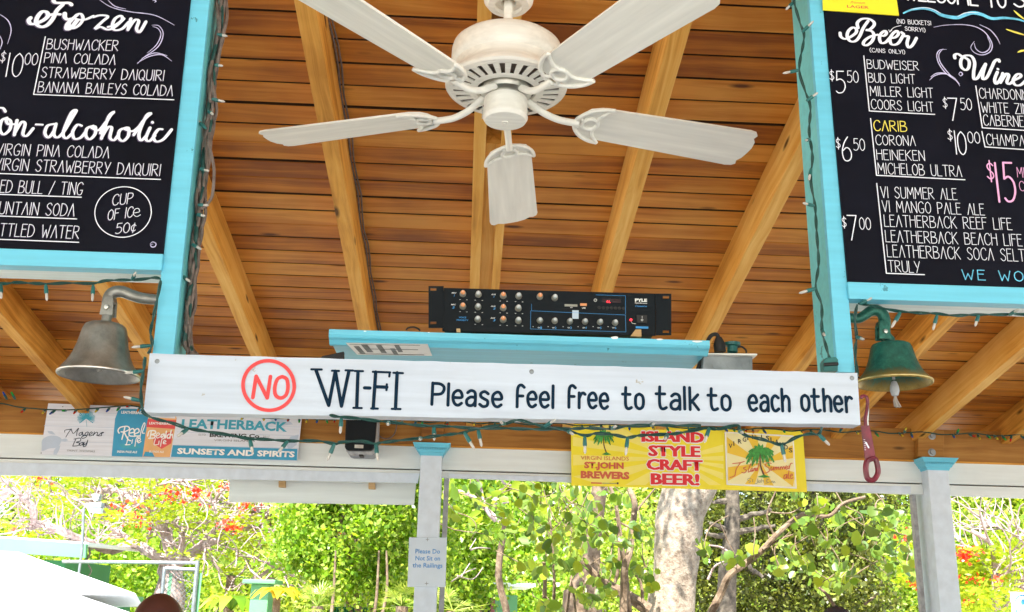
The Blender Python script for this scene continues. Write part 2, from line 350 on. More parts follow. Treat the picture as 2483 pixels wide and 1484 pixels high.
g('N', .42, ('l', [(0, 0), (0, 1)]), ('l', [(0, 1), (.41, 0)]), ('l', [(.41, 0), (.41, 1)])); g('O', .42, ('c', [(.21, 1), (.05, .82), (0, .5), (.05, .16), (.21, 0), (.37, .16), (.42, .5), (.37, .82), (.21, 1)]))
g('P', .38, ('l', [(0, 0), (0, 1)]), ('c', [(0, 1), (.3, .96), (.38, .74), (.28, .52), (.02, .46)])); g('Q', .44, *G['O'][1], ('l', [(.26, .22), (.45, -.04)]))
g('R', .42, ('l', [(0, 0), (0, 1)]), ('c', [(0, 1), (.3, .96), (.36, .76), (.28, .56), (.02, .5)]), ('l', [(.1, .5), (.42, 0)]))
g('S', .38, ('c', [(.36, .84), (.28, .98), (.14, .98), (.03, .8), (.1, .6), (.26, .47), (.37, .27), (.3, .05), (.14, 0), (0, .16)]))
g('T', .42, ('l', [(0, 1), (.42, 1)]), ('l', [(.21, 1), (.21, 0)])); g('U', .40, ('c', [(0, 1), (0, .4), (.05, .08), (.2, 0), (.35, .08), (.4, .4), (.4, 1)]))
g('V', .42, ('l', [(0, 1), (.21, 0)]), ('l', [(.21, 0), (.42, 1)])); g('W', .56, ('l', [(0, 1), (.13, 0)]), ('l', [(.13, 0), (.28, .62)]), ('l', [(.28, .62), (.42, 0)]), ('l', [(.42, 0), (.56, 1)]))
g('X', .4, ('l', [(0, 0), (.4, 1)]), ('l', [(0, 1), (.4, 0)])); g('Y', .42, ('l', [(0, 1), (.2, .45)]), ('l', [(.42, 1), (.14, 0)])); g('Z', .4, ('l', [(0, 1), (.4, 1)]), ('l', [(.4, 1), (0, 0)]), ('l', [(0, 0), (.42, 0)]))
g('0', .42, *G['O'][1]); g('1', .1, ('l', [(.05, 0), (.05, 1)])); g('5', .4, ('l', [(.38, 1), (.08, 1)]), ('l', [(.08, 1), (.05, .58)]), ('c', [(.05, .58), (.22, .64), (.38, .5), (.4, .25), (.28, .04), (.1, 0), (0, .08)]))
g('6', .42, ('c', [(.3, 1), (.12, .75), (.01, .4), (.06, .08), (.22, 0), (.38, .1), (.42, .32), (.34, .5), (.2, .55), (.04, .42)])); g('7', .38, ('l', [(0, 1), (.38, 1)]), ('l', [(.38, 1), (.12, 0)]))
g('2', .4, ('c', [(.02, .78), (.1, .96), (.24, 1), (.37, .86), (.34, .6), (.02, 0)]), ('l', [(.02, 0), (.4, 0)])); g('3', .4, ('c', [(.03, .92), (.2, 1), (.36, .86), (.34, .64), (.14, .54), (.34, .46), (.4, .22), (.26, .02), (0, .06)]))
g('4', .42, ('l', [(.3, 0), (.3, 1)]), ('l', [(.3, 1), (0, .34)]), ('l', [(0, .34), (.42, .34)]))
g('$', .36, ('c', [(.34, .8), (.2, .92), (.04, .78), (.1, .58), (.28, .42), (.32, .22), (.16, .08), (0, .2)]), ('l', [(.18, -.06), (.18, 1.06)]))
g('/', .34, ('l', [(0, -.05), (.34, 1.05)])); g('-', .3, ('l', [(.03, .42), (.27, .42)])); g('!', .06, ('l', [(.03, .05), (.03, 1)])); g('.', .08, ('l', [(.03, .02), (.05, .02)])); g(',', .08, ('l', [(.05, .04), (.0, -.12)]))
g('(', .18, ('c', [(.18, 1.08), (.03, .8), (0, .45), (.05, .1), (.16, -.1)])); g(')', .18, ('c', [(0, 1.08), (.15, .8), (.18, .45), (.13, .1), (0, -.1)])); g(' ', .3)
g('\u00a2', .3, ('c', [(.3, .62), (.18, .74), (.03, .6), (0, .38), (.06, .16), (.2, .1), (.3, .2)]), ('l', [(.2, .9), (.13, -.04)]))
LG = {}
def lg(ch, w, *st): LG[ch] = (w, st)
lg('P', .58, ('l', [(.04, 0), (.04, 1)]), ('c', [(.04, .98), (.36, .97), (.55, .85), (.56, .66), (.42, .5), (.06, .47)])); lg('l', .06, ('l', [(.03, 0), (.03, 1)]))
lg('e', .46, ('c', [(.03, .36), (.4, .36), (.43, .5), (.34, .66), (.2, .68), (.05, .55), (.02, .32), (.1, .08), (.26, 0), (.42, .1)]))
lg('a', .44, ('c', [(.06, .6), (.2, .7), (.36, .66), (.42, .5), (.42, .0)]), ('c', [(.42, .38), (.2, .4), (.03, .26), (.05, .06), (.2, 0), (.34, .06), (.42, .2)]))
lg('s', .42, ('c', [(.4, .6), (.24, .7), (.07, .62), (.07, .46), (.22, .36), (.38, .26), (.36, .06), (.18, 0), (.02, .1)]))
lg('f', .44, ('c', [(.1, 0), (.1, .7), (.16, .94), (.3, 1.0), (.44, .9)]), ('l', [(.1, .5), (.38, .5)])); lg('r', .36, ('l', [(.04, 0), (.04, .68)]), ('c', [(.04, .42), (.14, .62), (.26, .68), (.36, .62)]))
lg('t', .44, ('c', [(.14, 1.0), (.12, .3), (.18, .04), (.3, .0), (.42, .06)]), ('l', [(-.03, .68), (.36, .68)])); lg('o', .44, ('c', [(.22, .7), (.06, .6), (.02, .35), (.06, .1), (.22, 0), (.38, .1), (.43, .35), (.38, .6), (.22, .7)]))
lg('k', .42, ('l', [(.04, 0), (.04, 1)]), ('l', [(.4, .68), (.06, .3)]), ('l', [(.14, .38), (.42, .0)])); lg('c', .38, ('c', [(.38, .6), (.22, .7), (.06, .58), (.02, .34), (.08, .08), (.22, 0), (.38, .1)]))
lg('h', .42, ('l', [(.04, 0), (.04, 1)]), ('c', [(.04, .42), (.14, .62), (.28, .68), (.4, .54), (.41, .3), (.4, 0)])); lg('I', .06, ('l', [(.03, 0), (.03, 1)])); lg('C', .4, *G['C'][1]); lg(' ', .3)
lg('N', .5, ('l', [(0, 0), (.04, 1)]), ('l', [(.04, 1), (.46, 0)]), ('l', [(.46, 0), (.5, 1)])); lg('O', .56, ('c', [(.28, 1), (.08, .88), (0, .5), (.06, .14), (.28, 0), (.5, .14), (.56, .5), (.48, .88), (.28, 1)]))
class Ink:
    "flat lettering on a facing plane y=Y; every stroke sits a hair in front of the one before"
    cnt = 0
    def __init__(s, Y): s.Y = Y; s.b = B(); s.k = 0
    def ribbon(s, pts, wd, taper=None, mi=0):
        "pts in world x,z"
        P = []
        for p in pts:
            p = Vector((p[0], p[1]))
            if not P or (p-P[-1]).length > 1e-6: P.append(p)
        if len(P) < 2: P = [P[0], P[0]+Vector((wd*.05, 0))]
        s.k += 1; y = s.Y - .00003*(s.k % 60) - .00002
        m = len(P); Lf = []; Rt = []
        for i, p in enumerate(P):
            t = (P[min(i+1, m-1)]-P[max(i-1, 0)]).normalized(); n = Vector((-t.y, t.x))
            ww = wd*.5*(taper(i/(m-1), t) if taper else 1)
            Lf.append(p+n*ww); Rt.append(p-n*ww)
        vs_ = [(a.x, y-7e-6*qi, a.y) for qi, q in enumerate(zip(Lf, Rt)) for a in q]; fs = [(2*i, 2*i+1, 2*i+3, 2*i+2) for i in range(m-1)]
        s.b.add(vs_, fs, mi)
        for i, sg in ((0, -1), (m-1, 1)):   # round ends
            t = (P[min(i+1, m-1)]-P[max(i-1, 0)]).normalized()*sg; n = Vector((-t.y, t.x)); r = (Lf[i]-Rt[i]).length/2
            arc = [P[i]+n*r*math.cos(a)+t*r*math.sin(a) for a in [PI*q/6 for q in range(7)]]
            s.b.add([(a.x, y-.000002-7e-6*i, a.y) for a in arc], [tuple(range(7))], mi)
    def px(s, pts, wpx, curve=True, taper=None, mi=0, closed=False):
        "stroke traced in picture points onto the plane"
        Pw = [at(u, v, s.Y) for u, v in pts]; d = (Pw[0]-EYE).dot(fw)
        Q = [(p.x, p.z) for p in Pw]; Q = [tuple(q) for q in (catmull(Q, 6, closed) if curve else [Vector(q) for q in Q])]
        s.ribbon(Q, wpx*d/FPX, taper, mi)
    def poly(s, pts, mi=0, curve=False):
        Pw = [at(u, v, s.Y) for u, v in pts]; Q = [Vector((p.x, p.z)) for p in Pw]
        if curve: Q = catmull(Q, 5, True)[:-1]
        s.k += 1; y = s.Y - .00003*(s.k % 60) - .00002
        s.b.add([(q.x, y, q.y) for q in Q], [tuple(range(len(Q)))], mi)
    def text(s, txt, a, b_, h, wpx, font=G, gap=.13, mi=0, jitter=0, lean=0):
        "baseline from picture point a to b_, cap height h px"
        A = at(*a, s.Y); Bq = at(*b_, s.Y); d = (A-EYE).dot(fw)
        ex = Vector((Bq.x-A.x, Bq.z-A.z)); W = sum(font[c][0]+gap for c in txt)-gap
        ex /= W; H = h*d/FPX/math.cos(PITCH*.2); ez = Vector((lean*H, H)); x = 0
        for c in txt:
            wd, st = font[c]; jy = random.uniform(-jitter, jitter)
            for kind, pts in st:
                Q = [Vector((A.x, A.z))+ex*(x+p[0])+ez*(p[1]+jy) for p in pts]
                if kind == 'c': Q = catmull(Q, 4)
                s.ribbon(Q, wpx*d/FPX, None, mi)
            x += wd+gap
    def build(s, name, mats, parent): return s.b.build(name, mats, parent)
def ink_text(parent, Y, mat, *args, name='lettering', **kw):
    i = Ink(Y); i.text(*args, **kw); return i.build(name, mat, parent)
_fc = {}
def print_text(parent, Y, txt, quad, mat, bold=0, depth=.0, name='lettering', shear=0, arch=0):
    "built-in typeface converted to a flat mesh and fitted into the picture box (u0,v0,u1,v1 + slope); v are cap top and baseline"
    u0_, v0_, u1_, v1_, slope = quad
    cu = bpy.data.curves.new('t', 'FONT'); cu.body = txt; cu.size = 1; cu.offset = bold; cu.shear = shear; cu.resolution_u = 2
    ob = bpy.data.objects.new('t', cu); me = bpy.data.meshes.new_from_object(ob)
    n = len(me.vertices); co = np.empty(n*3); me.vertices.foreach_get('co', co); co = co.reshape(-1, 3)
    x0, x1 = co[:, 0].min(), co[:, 0].max(); capc = bpy.data.curves.new('t', 'FONT'); y1 = .729+bold; y0 = -bold
    A = at(u0_, v1_, Y); Bq = at(u1_, v1_+slope*(u1_-u0_), Y); T = at(u0_, v0_, Y)
    ex = (Bq-A); H = (T-A).z
    out = np.empty_like(co)
    tx = (co[:, 0]-x0)/(x1-x0); tz = (co[:, 1]-y0)/(y1-y0)*H
    out[:, 0] = A.x+tx*ex.x; out[:, 2] = A.z+tx*ex.z+tz; out[:, 1] = Y-.0002
    if arch:
        out[:, 2] += arch*H*(1-(2*tx-1)**2)
    me.vertices.foreach_set('co', out.ravel()); me.update(); me.name = name
    me.materials.clear(); bpy.data.curves.remove(capc)
    bpy.data.objects.remove(ob); bpy.data.curves.remove(cu)
    return link(name, me, parent, [mat])

# ================================================================== SETTING
def struct(o, label=None): o['kind'] = 'structure'; return o
b = B(); b.box(-300, 300, -300, 300, -.9, -.5); struct(b.build('ground', M['sand']))
b = B(); b.box(-7.5, 7.8, -6.5, 6.2, -.45, 0); struct(b.build('deck_floor', M['deck'], bevel=.02))
ZC, SL = 1.65+2.2, .1875
roof = bpy.data.objects.new('pavilion_ceiling', None); C.objects.link(roof); roof['kind'] = 'structure'; roof.location = (0, 3.5, ZC-SL*3.5)
ang = math.atan(SL); cs = math.cos(ang)
def zr(y): return ZC-SL*y
XR = [-6.9, -6.3, -5.8, -5.26, -4.73, -4.2, -3.68, -3.165, -2.64, -2.115, -1.56, -1.03, -.49, .045, .552, 1.07, 1.59, 2.082, 2.55, 3.07, 3.6, 4.12, 4.65, 5.2, 5.7, 6.3, 6.9]
PIT = .1087
plank_cache = {}
def plank(x0, x1, yc):
    L_ = round(x1-x0, 2)
    if L_ not in plank_cache:
        bb = B(); bb.box(-L_/2, L_/2, -PIT/2/cs+.0044, PIT/2/cs-.0044, 0, .016)
        me = bpy.data.meshes.new('plank'); me.from_pydata(bb.v, [], bb.f); bm = bmesh.new(); bm.from_mesh(me)
        es = [e for e in bm.edges if abs(e.verts[0].co.z) < .001 and abs(e.verts[1].co.z) < .001 and abs(e.verts[0].co.y-e.verts[1].co.y) < .001]
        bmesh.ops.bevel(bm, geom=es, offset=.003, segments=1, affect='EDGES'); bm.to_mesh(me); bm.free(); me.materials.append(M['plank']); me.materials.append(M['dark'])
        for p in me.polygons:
            if abs(p.normal.y) > .9: p.material_index = 1  # side faces coloured dark so the plank gaps read as shade
        plank_cache[L_] = me
    o = bpy.data.objects.new('plank', plank_cache[L_]); C.objects.link(o)
    o.matrix_world = Matrix.Translation(((x0+x1)/2, yc, zr(yc)+random.uniform(0, .0015))) @ Matrix.Rotation(-ang+random.gauss(0, .004), 4, 'X') @ Matrix.Rotation(random.gauss(0, .0006), 4, 'Z')
    mw = o.matrix_world.copy(); o.parent = roof; o.matrix_parent_inverse = Matrix.Translation(roof.location).inverted(); o.matrix_basis = mw
k0 = 3.275-PIT/2
kk = -22
while True:
    yc = k0+kk*PIT+PIT
    if yc > 6.95: break
    i = 0; n_ = len(XR); i = 0
    start = 0
    first = True
    while i < n_-1:
        step = random.choice((3, 4, 5, 6, 8)) if not first else random.choice((2, 3, 4, 5))
        first = False; j = min(n_-1, i+step)
        if n_-1-j < 2: j = n_-1
        plank(XR[i]+.002, XR[j]-.002, yc+ (.006 if (i*7+kk) % 3 == 0 else 0)); i = j
    kk += 1
def slope_box(bb, x0, x1, y0, y1, zoff0, zoff1):
    "box following the roof slope; offsets are measured vertically from the plank underside"
    bb.hexa([(x0, y0, zr(y0)+zoff0), (x1, y0, zr(y0)+zoff0), (x1, y1, zr(y1)+zoff0), (x0, y1, zr(y1)+zoff0),
             (x0, y0, zr(y0)+zoff1), (x1, y0, zr(y0)+zoff1), (x1, y1, zr(y1)+zoff1), (x0, y1, zr(y1)+zoff1)])
bb = B(); slope_box(bb, -7.0, 7.0, .9, 7.0, .022, .03); bb.build('gap_shade_sheet', M['dark'], roof)  # dark sheet above the planks, its colour paints the shade in the gaps
bb = B(); slope_box(bb, -8.4, 8.4, .62, 7.1, .034, .07); y0, y1 = -4.6, .6
z0_, z1_ = zr(.6)-1.0, zr(.6)+.0
bb.hexa([(-8.4, y0, z0_), (8.4, y0, z0_), (8.4, y1, z1_+.03), (-8.4, y1, z1_+.03), (-8.4, y0, z0_+.05), (8.4, y0, z0_+.05), (8.4, y1, z1_+.08), (-8.4, y1, z1_+.08)])
bb.build('roof_sheet_and_unseen_slope', M['roofm'], roof)  # out-of-view width and rear slope, shaped to cut side and back light
def rafter(x0, x1, dz=.158, y0=.7, y1=6.3, mat='rafter'):
    L_ = math.hypot(y1-y0, SL*(y1-y0)); wd = x1-x0
    bb = B(); bb.box(-L_/2, L_/2, -wd/2, wd/2, -dz*cs, -.001)
    o = bb.build('rafter', M[mat], None, bevel=.0015)
    yc = (y0+y1)/2; mw = Matrix.Translation(((x0+x1)/2, yc, zr(yc))) @ Matrix.Rotation(-ang, 4, 'X') @ Matrix.Rotation(PI/2, 4, 'Z')
    o.parent = roof; o.matrix_parent_inverse = Matrix.Translation(roof.location).inverted(); o.matrix_basis = mw
for i, x in enumerate(XR):
    if i == 13:
        rafter(-.018, .022); rafter(.072, .105)
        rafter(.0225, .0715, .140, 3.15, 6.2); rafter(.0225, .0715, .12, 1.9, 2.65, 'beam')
    else: rafter(x-.028, x+.028)
# thin electric cable clipped along the right side of one rafter
bb = B(); pts = []
for k in range(34):
    y = 2.0+k*.12; pts.append((-.458+.004*math.sin(k*1.9), y, zr(y)-.012-.006*math.sin(k*1.3)))
bb.tube(pts, .004, 6); pts2 = [(p[0]+.011, p[1], p[2]-.003*math.cos(i*2)) for i, p in enumerate(pts)]; bb.tube(pts2, .0035, 6)
o = bb.build('ceiling_cable', M['brownw'], None, True); tag(o, 'thin dark twin cable running down the side of the rafter left of the fan', 'cable')

# ---- far header beam
BY = 5.74
hb = empty('header_beam', (0, BY+.05, at(1241, 1100, BY).z), 'long wooden header beam with white painted boards below it, behind the sign', 'beam')
def line(u, p, q): return p[1]+(q[1]-p[1])*(u-p[0])/(q[0]-p[0])
UL, UR = -1700, 4300
top_ = lambda u: line(u, (0, 967), (2483, 1048)); bot_ = lambda u: line(u, (0, 1047), (2483, 1124))
gro = lambda u: line(u, (0, 1110.5), (2483, 1180)); 
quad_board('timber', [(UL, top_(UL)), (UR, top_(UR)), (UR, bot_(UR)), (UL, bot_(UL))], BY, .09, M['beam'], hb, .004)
quad_board('ledge_strip', [(UL, bot_(UL)-.5), (UR, bot_(UR)-.5), (UR, bot_(UR)+3.5), (UL, bot_(UL)+3.5)], BY-.012, .10, M['rafter'], hb, .001)
quad_board('white_board', [(UL, bot_(UL)+4), (UR, bot_(UR)+4), (UR, gro(UR)-1.5), (UL, gro(UL)-1.5)], BY, .03, M['white'], hb, .002)
lowL = lambda u: line(u, (0, 1151.5), (1013, 1171)); lowR = lambda u: line(u, (1088, 1158.5), (2483, 1208))
quad_board('white_board', [(UL, gro(UL)+1.5), (1019, gro(1019)+1.5), (1013, lowL(1013)), (UL, lowL(UL))], BY-.004, .03, M['white'], hb, .003)
quad_board('trim_strip', [(UL, gro(UL)+12), (1018, gro(1018)+9), (1013, lowL(1013)-.3), (UL, lowL(UL)-.3)], BY-.016, .0115, M['colw'], hb, .002)
quad_board('white_board', [(1060, gro(1060)+1.5), (UR, gro(UR)+1.5), (UR, lowR(UR)), (1060, lowR(1060))], BY-.004, .03, M['white'], hb, .003)
quad_board('trim_strip', [(1088, gro(1088)+7), (2209, gro(2209)+7), (2209, lowR(2209)-.3), (1088, lowR(1088)-.3)], BY-.016, .0115, M['colw'], hb, .002)
bb = B(); P = [at(UL, bot_(UL)+4, BY), at(UR, bot_(UR)+4, BY)]; Q = [at(UR, gro(UR)+9, BY), at(UL, gro(UL)+9, BY)]
bb.hexa([Q[1]+Vector((0, .031, 0)), Q[0]+Vector((0, .031, 0)), Q[0]+Vector((0, .06, 0)), Q[1]+Vector((0, .06, 0)), P[0]+Vector((0, .031, 0)), P[1]+Vector((0, .031, 0)), P[1]+Vector((0, .06, 0)), P[0]+Vector((0, .06, 0))])
bb.build('gap_shade_backing', M['dark'], hb)
# wooden blocks with bolts above the columns
for (u0_, u1_, v0_, v1_) in ((1022, 1077, 1009, 1072), (2226, 2289, 1040, 1108)):
    blk = quad_board('post_block', [(u0_, v0_), (u1_, v0_+2), (u1_, v1_+2), (u0_, v1_)], BY-.05, .049, M['beam'], hb, .004)
    if u0_ > 2000:
        for vv in (1057, 1097):
            c_ = at((u0_+u1_)/2+2, vv, BY-.05); bb = B(); bb.lathe([(.001, -.012), (.012, -.012), (.014, -.004), (.022, -.003), (.022, 0)], 14, M=Matrix.Translation(c_) @ Matrix.Rotation(-PI/2, 4, 'X'))
            bb.build('bolt', M['galv'], blk, True)
# ---- columns
def column(uc, label, framepx):
    c_ = at(uc[0], uc[2], 5.655); x = c_.x
    ztop = at(uc[0], uc[1], 5.6).z
    col = empty('porch_column', (x, 5.75, 0), label, 'column', 'white porch columns')
    hw = .059
    bb = B(); bb.box(x-hw, x+hw, 5.655, 5.655+.19, 0, ztop-.05); bb.build('shaft', M['colw'], col, bevel=.006)
    bb = B(); cy = 5.655+hw
    for r_, z0_, z1_ in ((.068, -.066, -.05), (.079, -.05, -.036), (.087, -.036, -.024), (.096, -.024, -.012), (.103, -.012, 0)):
        bb.hexa([(x-r_+.006, cy-r_+.006, ztop+z0_), (x+r_-.006, cy-r_+.006, ztop+z0_), (x+r_-.006, cy+r_-.006, ztop+z0_), (x-r_+.006, cy+r_-.006, ztop+z0_),
                 (x-r_, cy-r_, ztop+z1_-.0005), (x+r_, cy-r_, ztop+z1_-.0005), (x+r_, cy+r_, ztop+z1_-.0005), (x-r_, cy+r_, ztop+z1_-.0005)])
    cap = bb.build('capital', M['cyan'], col)
    bb = B()
    for k in range(13):
        xx = x-.078+k*.013; bb.box(xx-.003, xx+.003, cy-.0955, cy-.086, ztop-.034, ztop-.026)
    bb.build('dentils', M['cyan'], cap)
    bb = B(); bb.box(x-hw-.02, x+hw+.02, 5.635, 5.655+2*hw+.02, 0, .12); bb.build('plinth', M['colw'], col, bevel=.006)
    return col, x
colA, xA = column((1046, 1072, 1110), 'white square porch column with cyan capital carrying the paper notice', None)
colB, xB = column((2274, 1108, 1134), 'white square porch column with cyan capital near the right edge of the picture', None)
colC, xC = column((-900, 1040, 1100), 'white square porch column with cyan capital beyond the left edge of the picture', None)
def vframe(u0_, u1_, vt, label):
    a = at(u0_, vt, 5.78); b_ = at(u1_, vt, 5.78); bb = B(); bb.box(a.x, b_.x, 5.77, 5.81, .001, a.z)
    o = bb.build('screen_frame', M['greyf'], None, bevel=.003); tag(o, label, 'frame', 'grey screen frames beside the columns')
vframe(1078, 1090, 1139, 'narrow weathered grey screen frame standing against the right side of the notice column')
vframe(2207, 2217, 1174, 'narrow grey screen frame standing against the left side of the right column')
# ---- paper notice
nY = 5.645
nt_ = quad_board('paper_notice', [(992, 1303), (1084, 1303.5), (1080, 1424), (988, 1423)], nY, .0015, M['paper'], None, 0); tag(nt_, 'laminated paper notice asking not to sit on the railings, pinned to the column', 'notice')
for t_, vb, ua, ub in (('Please Do', 1342, 1007, 1067), ('Not Sit on', 1359, 1007, 1067), ('the Railings', 1376, 1000, 1073)):
    print_text(nt_, nY, t_, (ua, vb-12, ub, vb, .01), M['pblue'], bold=.02)
for u in (1036.5, 1034.5):
    i = Ink(nY); v = 1308 if u > 1035 else 1415
    i.px([(u-4, v), (u+4, v)], 1.2, False); i.px([(u, v-4), (u, v+4)], 1.2, False); i.build('staple', M['greyink'], nt_)
# ---- hanging white panel outside with two wood blocks
pn = quad_board('hanging_shutter', [(556, 1158), (1009, 1167), (1004, 1224), (554.5, 1217)], 5.92, .02, M['white'], None, .002); tag(pn, 'raised white shutter panel hanging outside under the beam, left of the column', 'shutter')
for u in (683.5, 901.5):
    quad_board('wood_block', [(u-8, 1158), (u+8, 1158), (u+8, 1182 if u < 800 else 1186), (u-8, 1181 if u < 800 else 1185)], 5.89, .03, M['rawwood'], pn, .001)

# ================================================================== BAR FRONT: posts, boards, sign
PY = 1.80
def post_px(name, label, TLp, TRp, BRp, BLp, depth, zt):
    "post front from picture corners, extended straight up to zt"
    TL, TR, BR, BL = [at(*p, PY) for p in (TLp, TRp, BRp, BLp)]
    def ext(a, b_): return b_ + (b_-a)*((zt-b_.z)/(b_.z-a.z))
    TL2, TR2 = ext(BL, TL), ext(BR, TR)
    o = empty(name, (BL.x, PY, BL.z), label, 'post', 'cyan posts framing the bar')
    D = Vector((0, depth, 0)); bb = B()
    bb.hexa([BL, BR, BR+D*.12, BL+D*.12, TL2, TR2, TR2+D*.12, TL2+D*.12]); bb.build('post_face', M['cyan'], o, bevel=.0015)
    bb = B(); e = Vector((.0015, 0, 0)); bb.hexa([BL+D*.12+e, BR+D*.12-e, BR+D-e, BL+D+e, TL2+D*.12+e, TR2+D*.12-e, TR2+D-e, TL2+D+e]); bb.build('post_body', M['teal'], o, bevel=.0015)
    return o
ZT = at(1241, -350, PY).z
postL = post_px('bar_post', 'cyan painted post between the left menu board and the brown cable bundle', (462, 0), (508, 0), (420, 862), (369, 860), .085, ZT)
postR = post_px('bar_post', 'cyan painted post at the left edge of the beer and wine menu board', (1962, 0), (1995, 0), (2074, 903), (2031, 902), .11, ZT)
# hmm: right post is the narrow face from 1962 to 1994 above, wide face below the board
def menu(name, label, panel, frame, under, frame_side=None):
    o = empty(name, at(*panel[3], PY), label, 'menu board')
    quad_board('panel', panel, PY-.004, .01, M['slate'], o, 0)
    quad_board('frame', frame, PY-.008, .03, M['cyan'], o, .0015)
    return o
panL = [(-520, -340), (498, -340), (395.5, 615), (-520, 583)]
menL = menu('menu_board', 'black frozen and non-alcoholic drinks menu board with white lettering, left of the bar', panL, [(-520, 583.5), (395, 615.5), (391, 655), (-520, 625)], None)
panR = [(1969, -340), (3100, -340), (3100, 716), (2055.6, 682.5)]
menR = menu('menu_board', 'black beer and wine menu board with white, yellow and pink lettering, right of the bar', panR, [(2055.6, 683), (3100, 716.5), (3100, 757), (2059, 724)], None)
def underside(px_front_left, px_front_right, parent, y0, depth, name='header_underside'):
    a = at(*px_front_left, y0); b_ = at(*px_front_right, y0); D = Vector((0, depth, 0)); U_ = Vector((0, 0, .03)); bb = B()
    bb.hexa([a, b_, b_+D, a+D, a+U_, b_+U_, b_+D+U_, a+D+U_]); return bb.build(name, M['trimw'], parent, bevel=.001)
underside((-520, 624.5), (391, 654.5), menL, PY+.0225, .085)
underside((2059, 723.5), (3100, 756.5), menR, PY+.0225, .085)
IY = PY-.0045
# ---- LEFT MENU LETTERING (zoom coordinates * .4359)
def Lz(*pts, k=.4359): return [(x*k, y*k) for x, y in pts]
def ltext(t_, x0, y0, x1, y1, h, w_=1.55, mat='chalk', **kw):
    ink_text(menL, IY-.002, M['halo'], t_, (x0*.4359-1.2, y0*.4359+1.2), (x1*.4359-1.2, y1*.4359+1.2), h*.4359, 2.4, name='lettering_shadow', **kw)
    ink_text(menL, IY-.0045, M[mat], t_, (x0*.4359, y0*.4359), (x1*.4359, y1*.4359), h*.4359, w_, **kw)
for a in (('BUSHWACKER', 258, 273, 655, 283, 64), ('PINA COLADA', 245, 348, 640, 360, 62), ('STRAWBERRY DAIQUIRI', 228, 430, 910, 450, 64), ('BANANA BAILEYS COLADA', 210, 512, 960, 535, 65),
          ('VIRGIN PINA COLADA', -22, 861, 605, 880, 68), ('VIRGIN STRAWBERRY DAIQUIRI', -32, 944, 890, 980, 70), ('RED BULL / TING', -40, 1069, 457, 1085, 74), ('FOUNTAIN SODA', -85, 1187, 412, 1203, 73), ('BOTTLED WATER', -90, 1309, 437, 1328, 74),
          ('CUP', 624, 1143, 735, 1131, 64), ('50\u00a2', 642, 1300, 752, 1290, 60)): ltext(*a)
ltext('OF IC', 598, 1226, 735, 1207, 62); i = Ink(IY-.0045); i.px(Lz((742, 1185), (775, 1178), (770, 1160), (750, 1165), (742, 1190), (760, 1205), (782, 1195)), 1.6); i.build('lettering', M['chalk'], menL)
ltext('00', 135, 358, 205, 362, 72); ltext('0', 60, 425, 115, 428, 145, 2.2); ltext('1', 28, 425, 38, 425, 145, 2.6); ltext('$', 0, 345, 27, 346, 66)
for pts in (Lz((252, 205), (187, 525)), Lz((187, 525), (967, 555)), Lz((-60, 963), (893, 998)), Lz((-60, 1079), (452, 1097)), Lz((-60, 1199), (427, 1218)), Lz((-60, 1329), (438, 1348))):
    i = Ink(IY-.0045); i.px(pts, 2.5, False); i.build('underline', M['chalk'], menL)
i = Ink(IY-.0045)
i.px([(685*.4359+157*.4359*math.cos(a), 1180*.4359+140*.4359*math.sin(a)-6*.4359*math.cos(a)) for a in np.linspace(0, 2*PI, 25)[:-1]], 2.2, True, closed=True)
i.build('chalk_circle', M['chalk'], menL)
pen = lambda t, d: .62+.5*abs(d.y)**1.3
def script(parent, Y, strokes, w_, mat, name='script_lettering', shadow=True, f=lambda p: p):
    for nm, dy, off, mm, ww in ((name+'_shadow', .0, (-1.4, 1.4), 'halo', w_*1.25), (name, -.0025, (0, 0), mat, w_)) if shadow else ((name, -.0025, (0, 0), mat, w_),):
        i = Ink(Y+dy)
        for st in strokes: i.px([(f(p)[0]+off[0], f(p)[1]+off[1]) for p in st], ww, True, taper=pen)
        i.build(nm, M[mm], parent)
k1 = lambda p: (p[0]*.1453, p[1]*.1453)
kL = lambda p: (p[0]*.4359, p[1]*.4359)
script(menL, IY-.002, [
    [(510, 300), (480, 340), (510, 395), (590, 395), (720, 340), (800, 270), (780, 205), (700, 200), (620, 300), (610, 400), (690, 450), (790, 420), (880, 320), (950, 180), (1050, 80)],
    [(890, 10), (930, 45), (1050, 50), (1150, 50), (1195, 80)], [(830, 250), (920, 235), (1010, 240)],
    [(1080, 230), (1085, 290), (1130, 325), (1200, 320), (1130, 400), (1110, 470), (1140, 490), (1210, 440), (1290, 340)]], 9.8, 'chalk', f=k1)
script(menL, IY-.002, [
    [(430, 85), (395, 110), (385, 140), (405, 158), (440, 140), (462, 105), (450, 78), (425, 85), (420, 105), (470, 110), (520, 90)],
    [(520, 95), (560, 85), (600, 92), (570, 120), (530, 160), (560, 150), (600, 165), (640, 150), (690, 105)],
    [(600, 150), (640, 140), (680, 110), (672, 88), (640, 105), (625, 145), (640, 168), (680, 160), (715, 125)],
    [(728, 105), (712, 165)], [(714, 160), (750, 112), (772, 118), (760, 160), (778, 178), (812, 122)]], 7.2, 'chalk', f=kL)
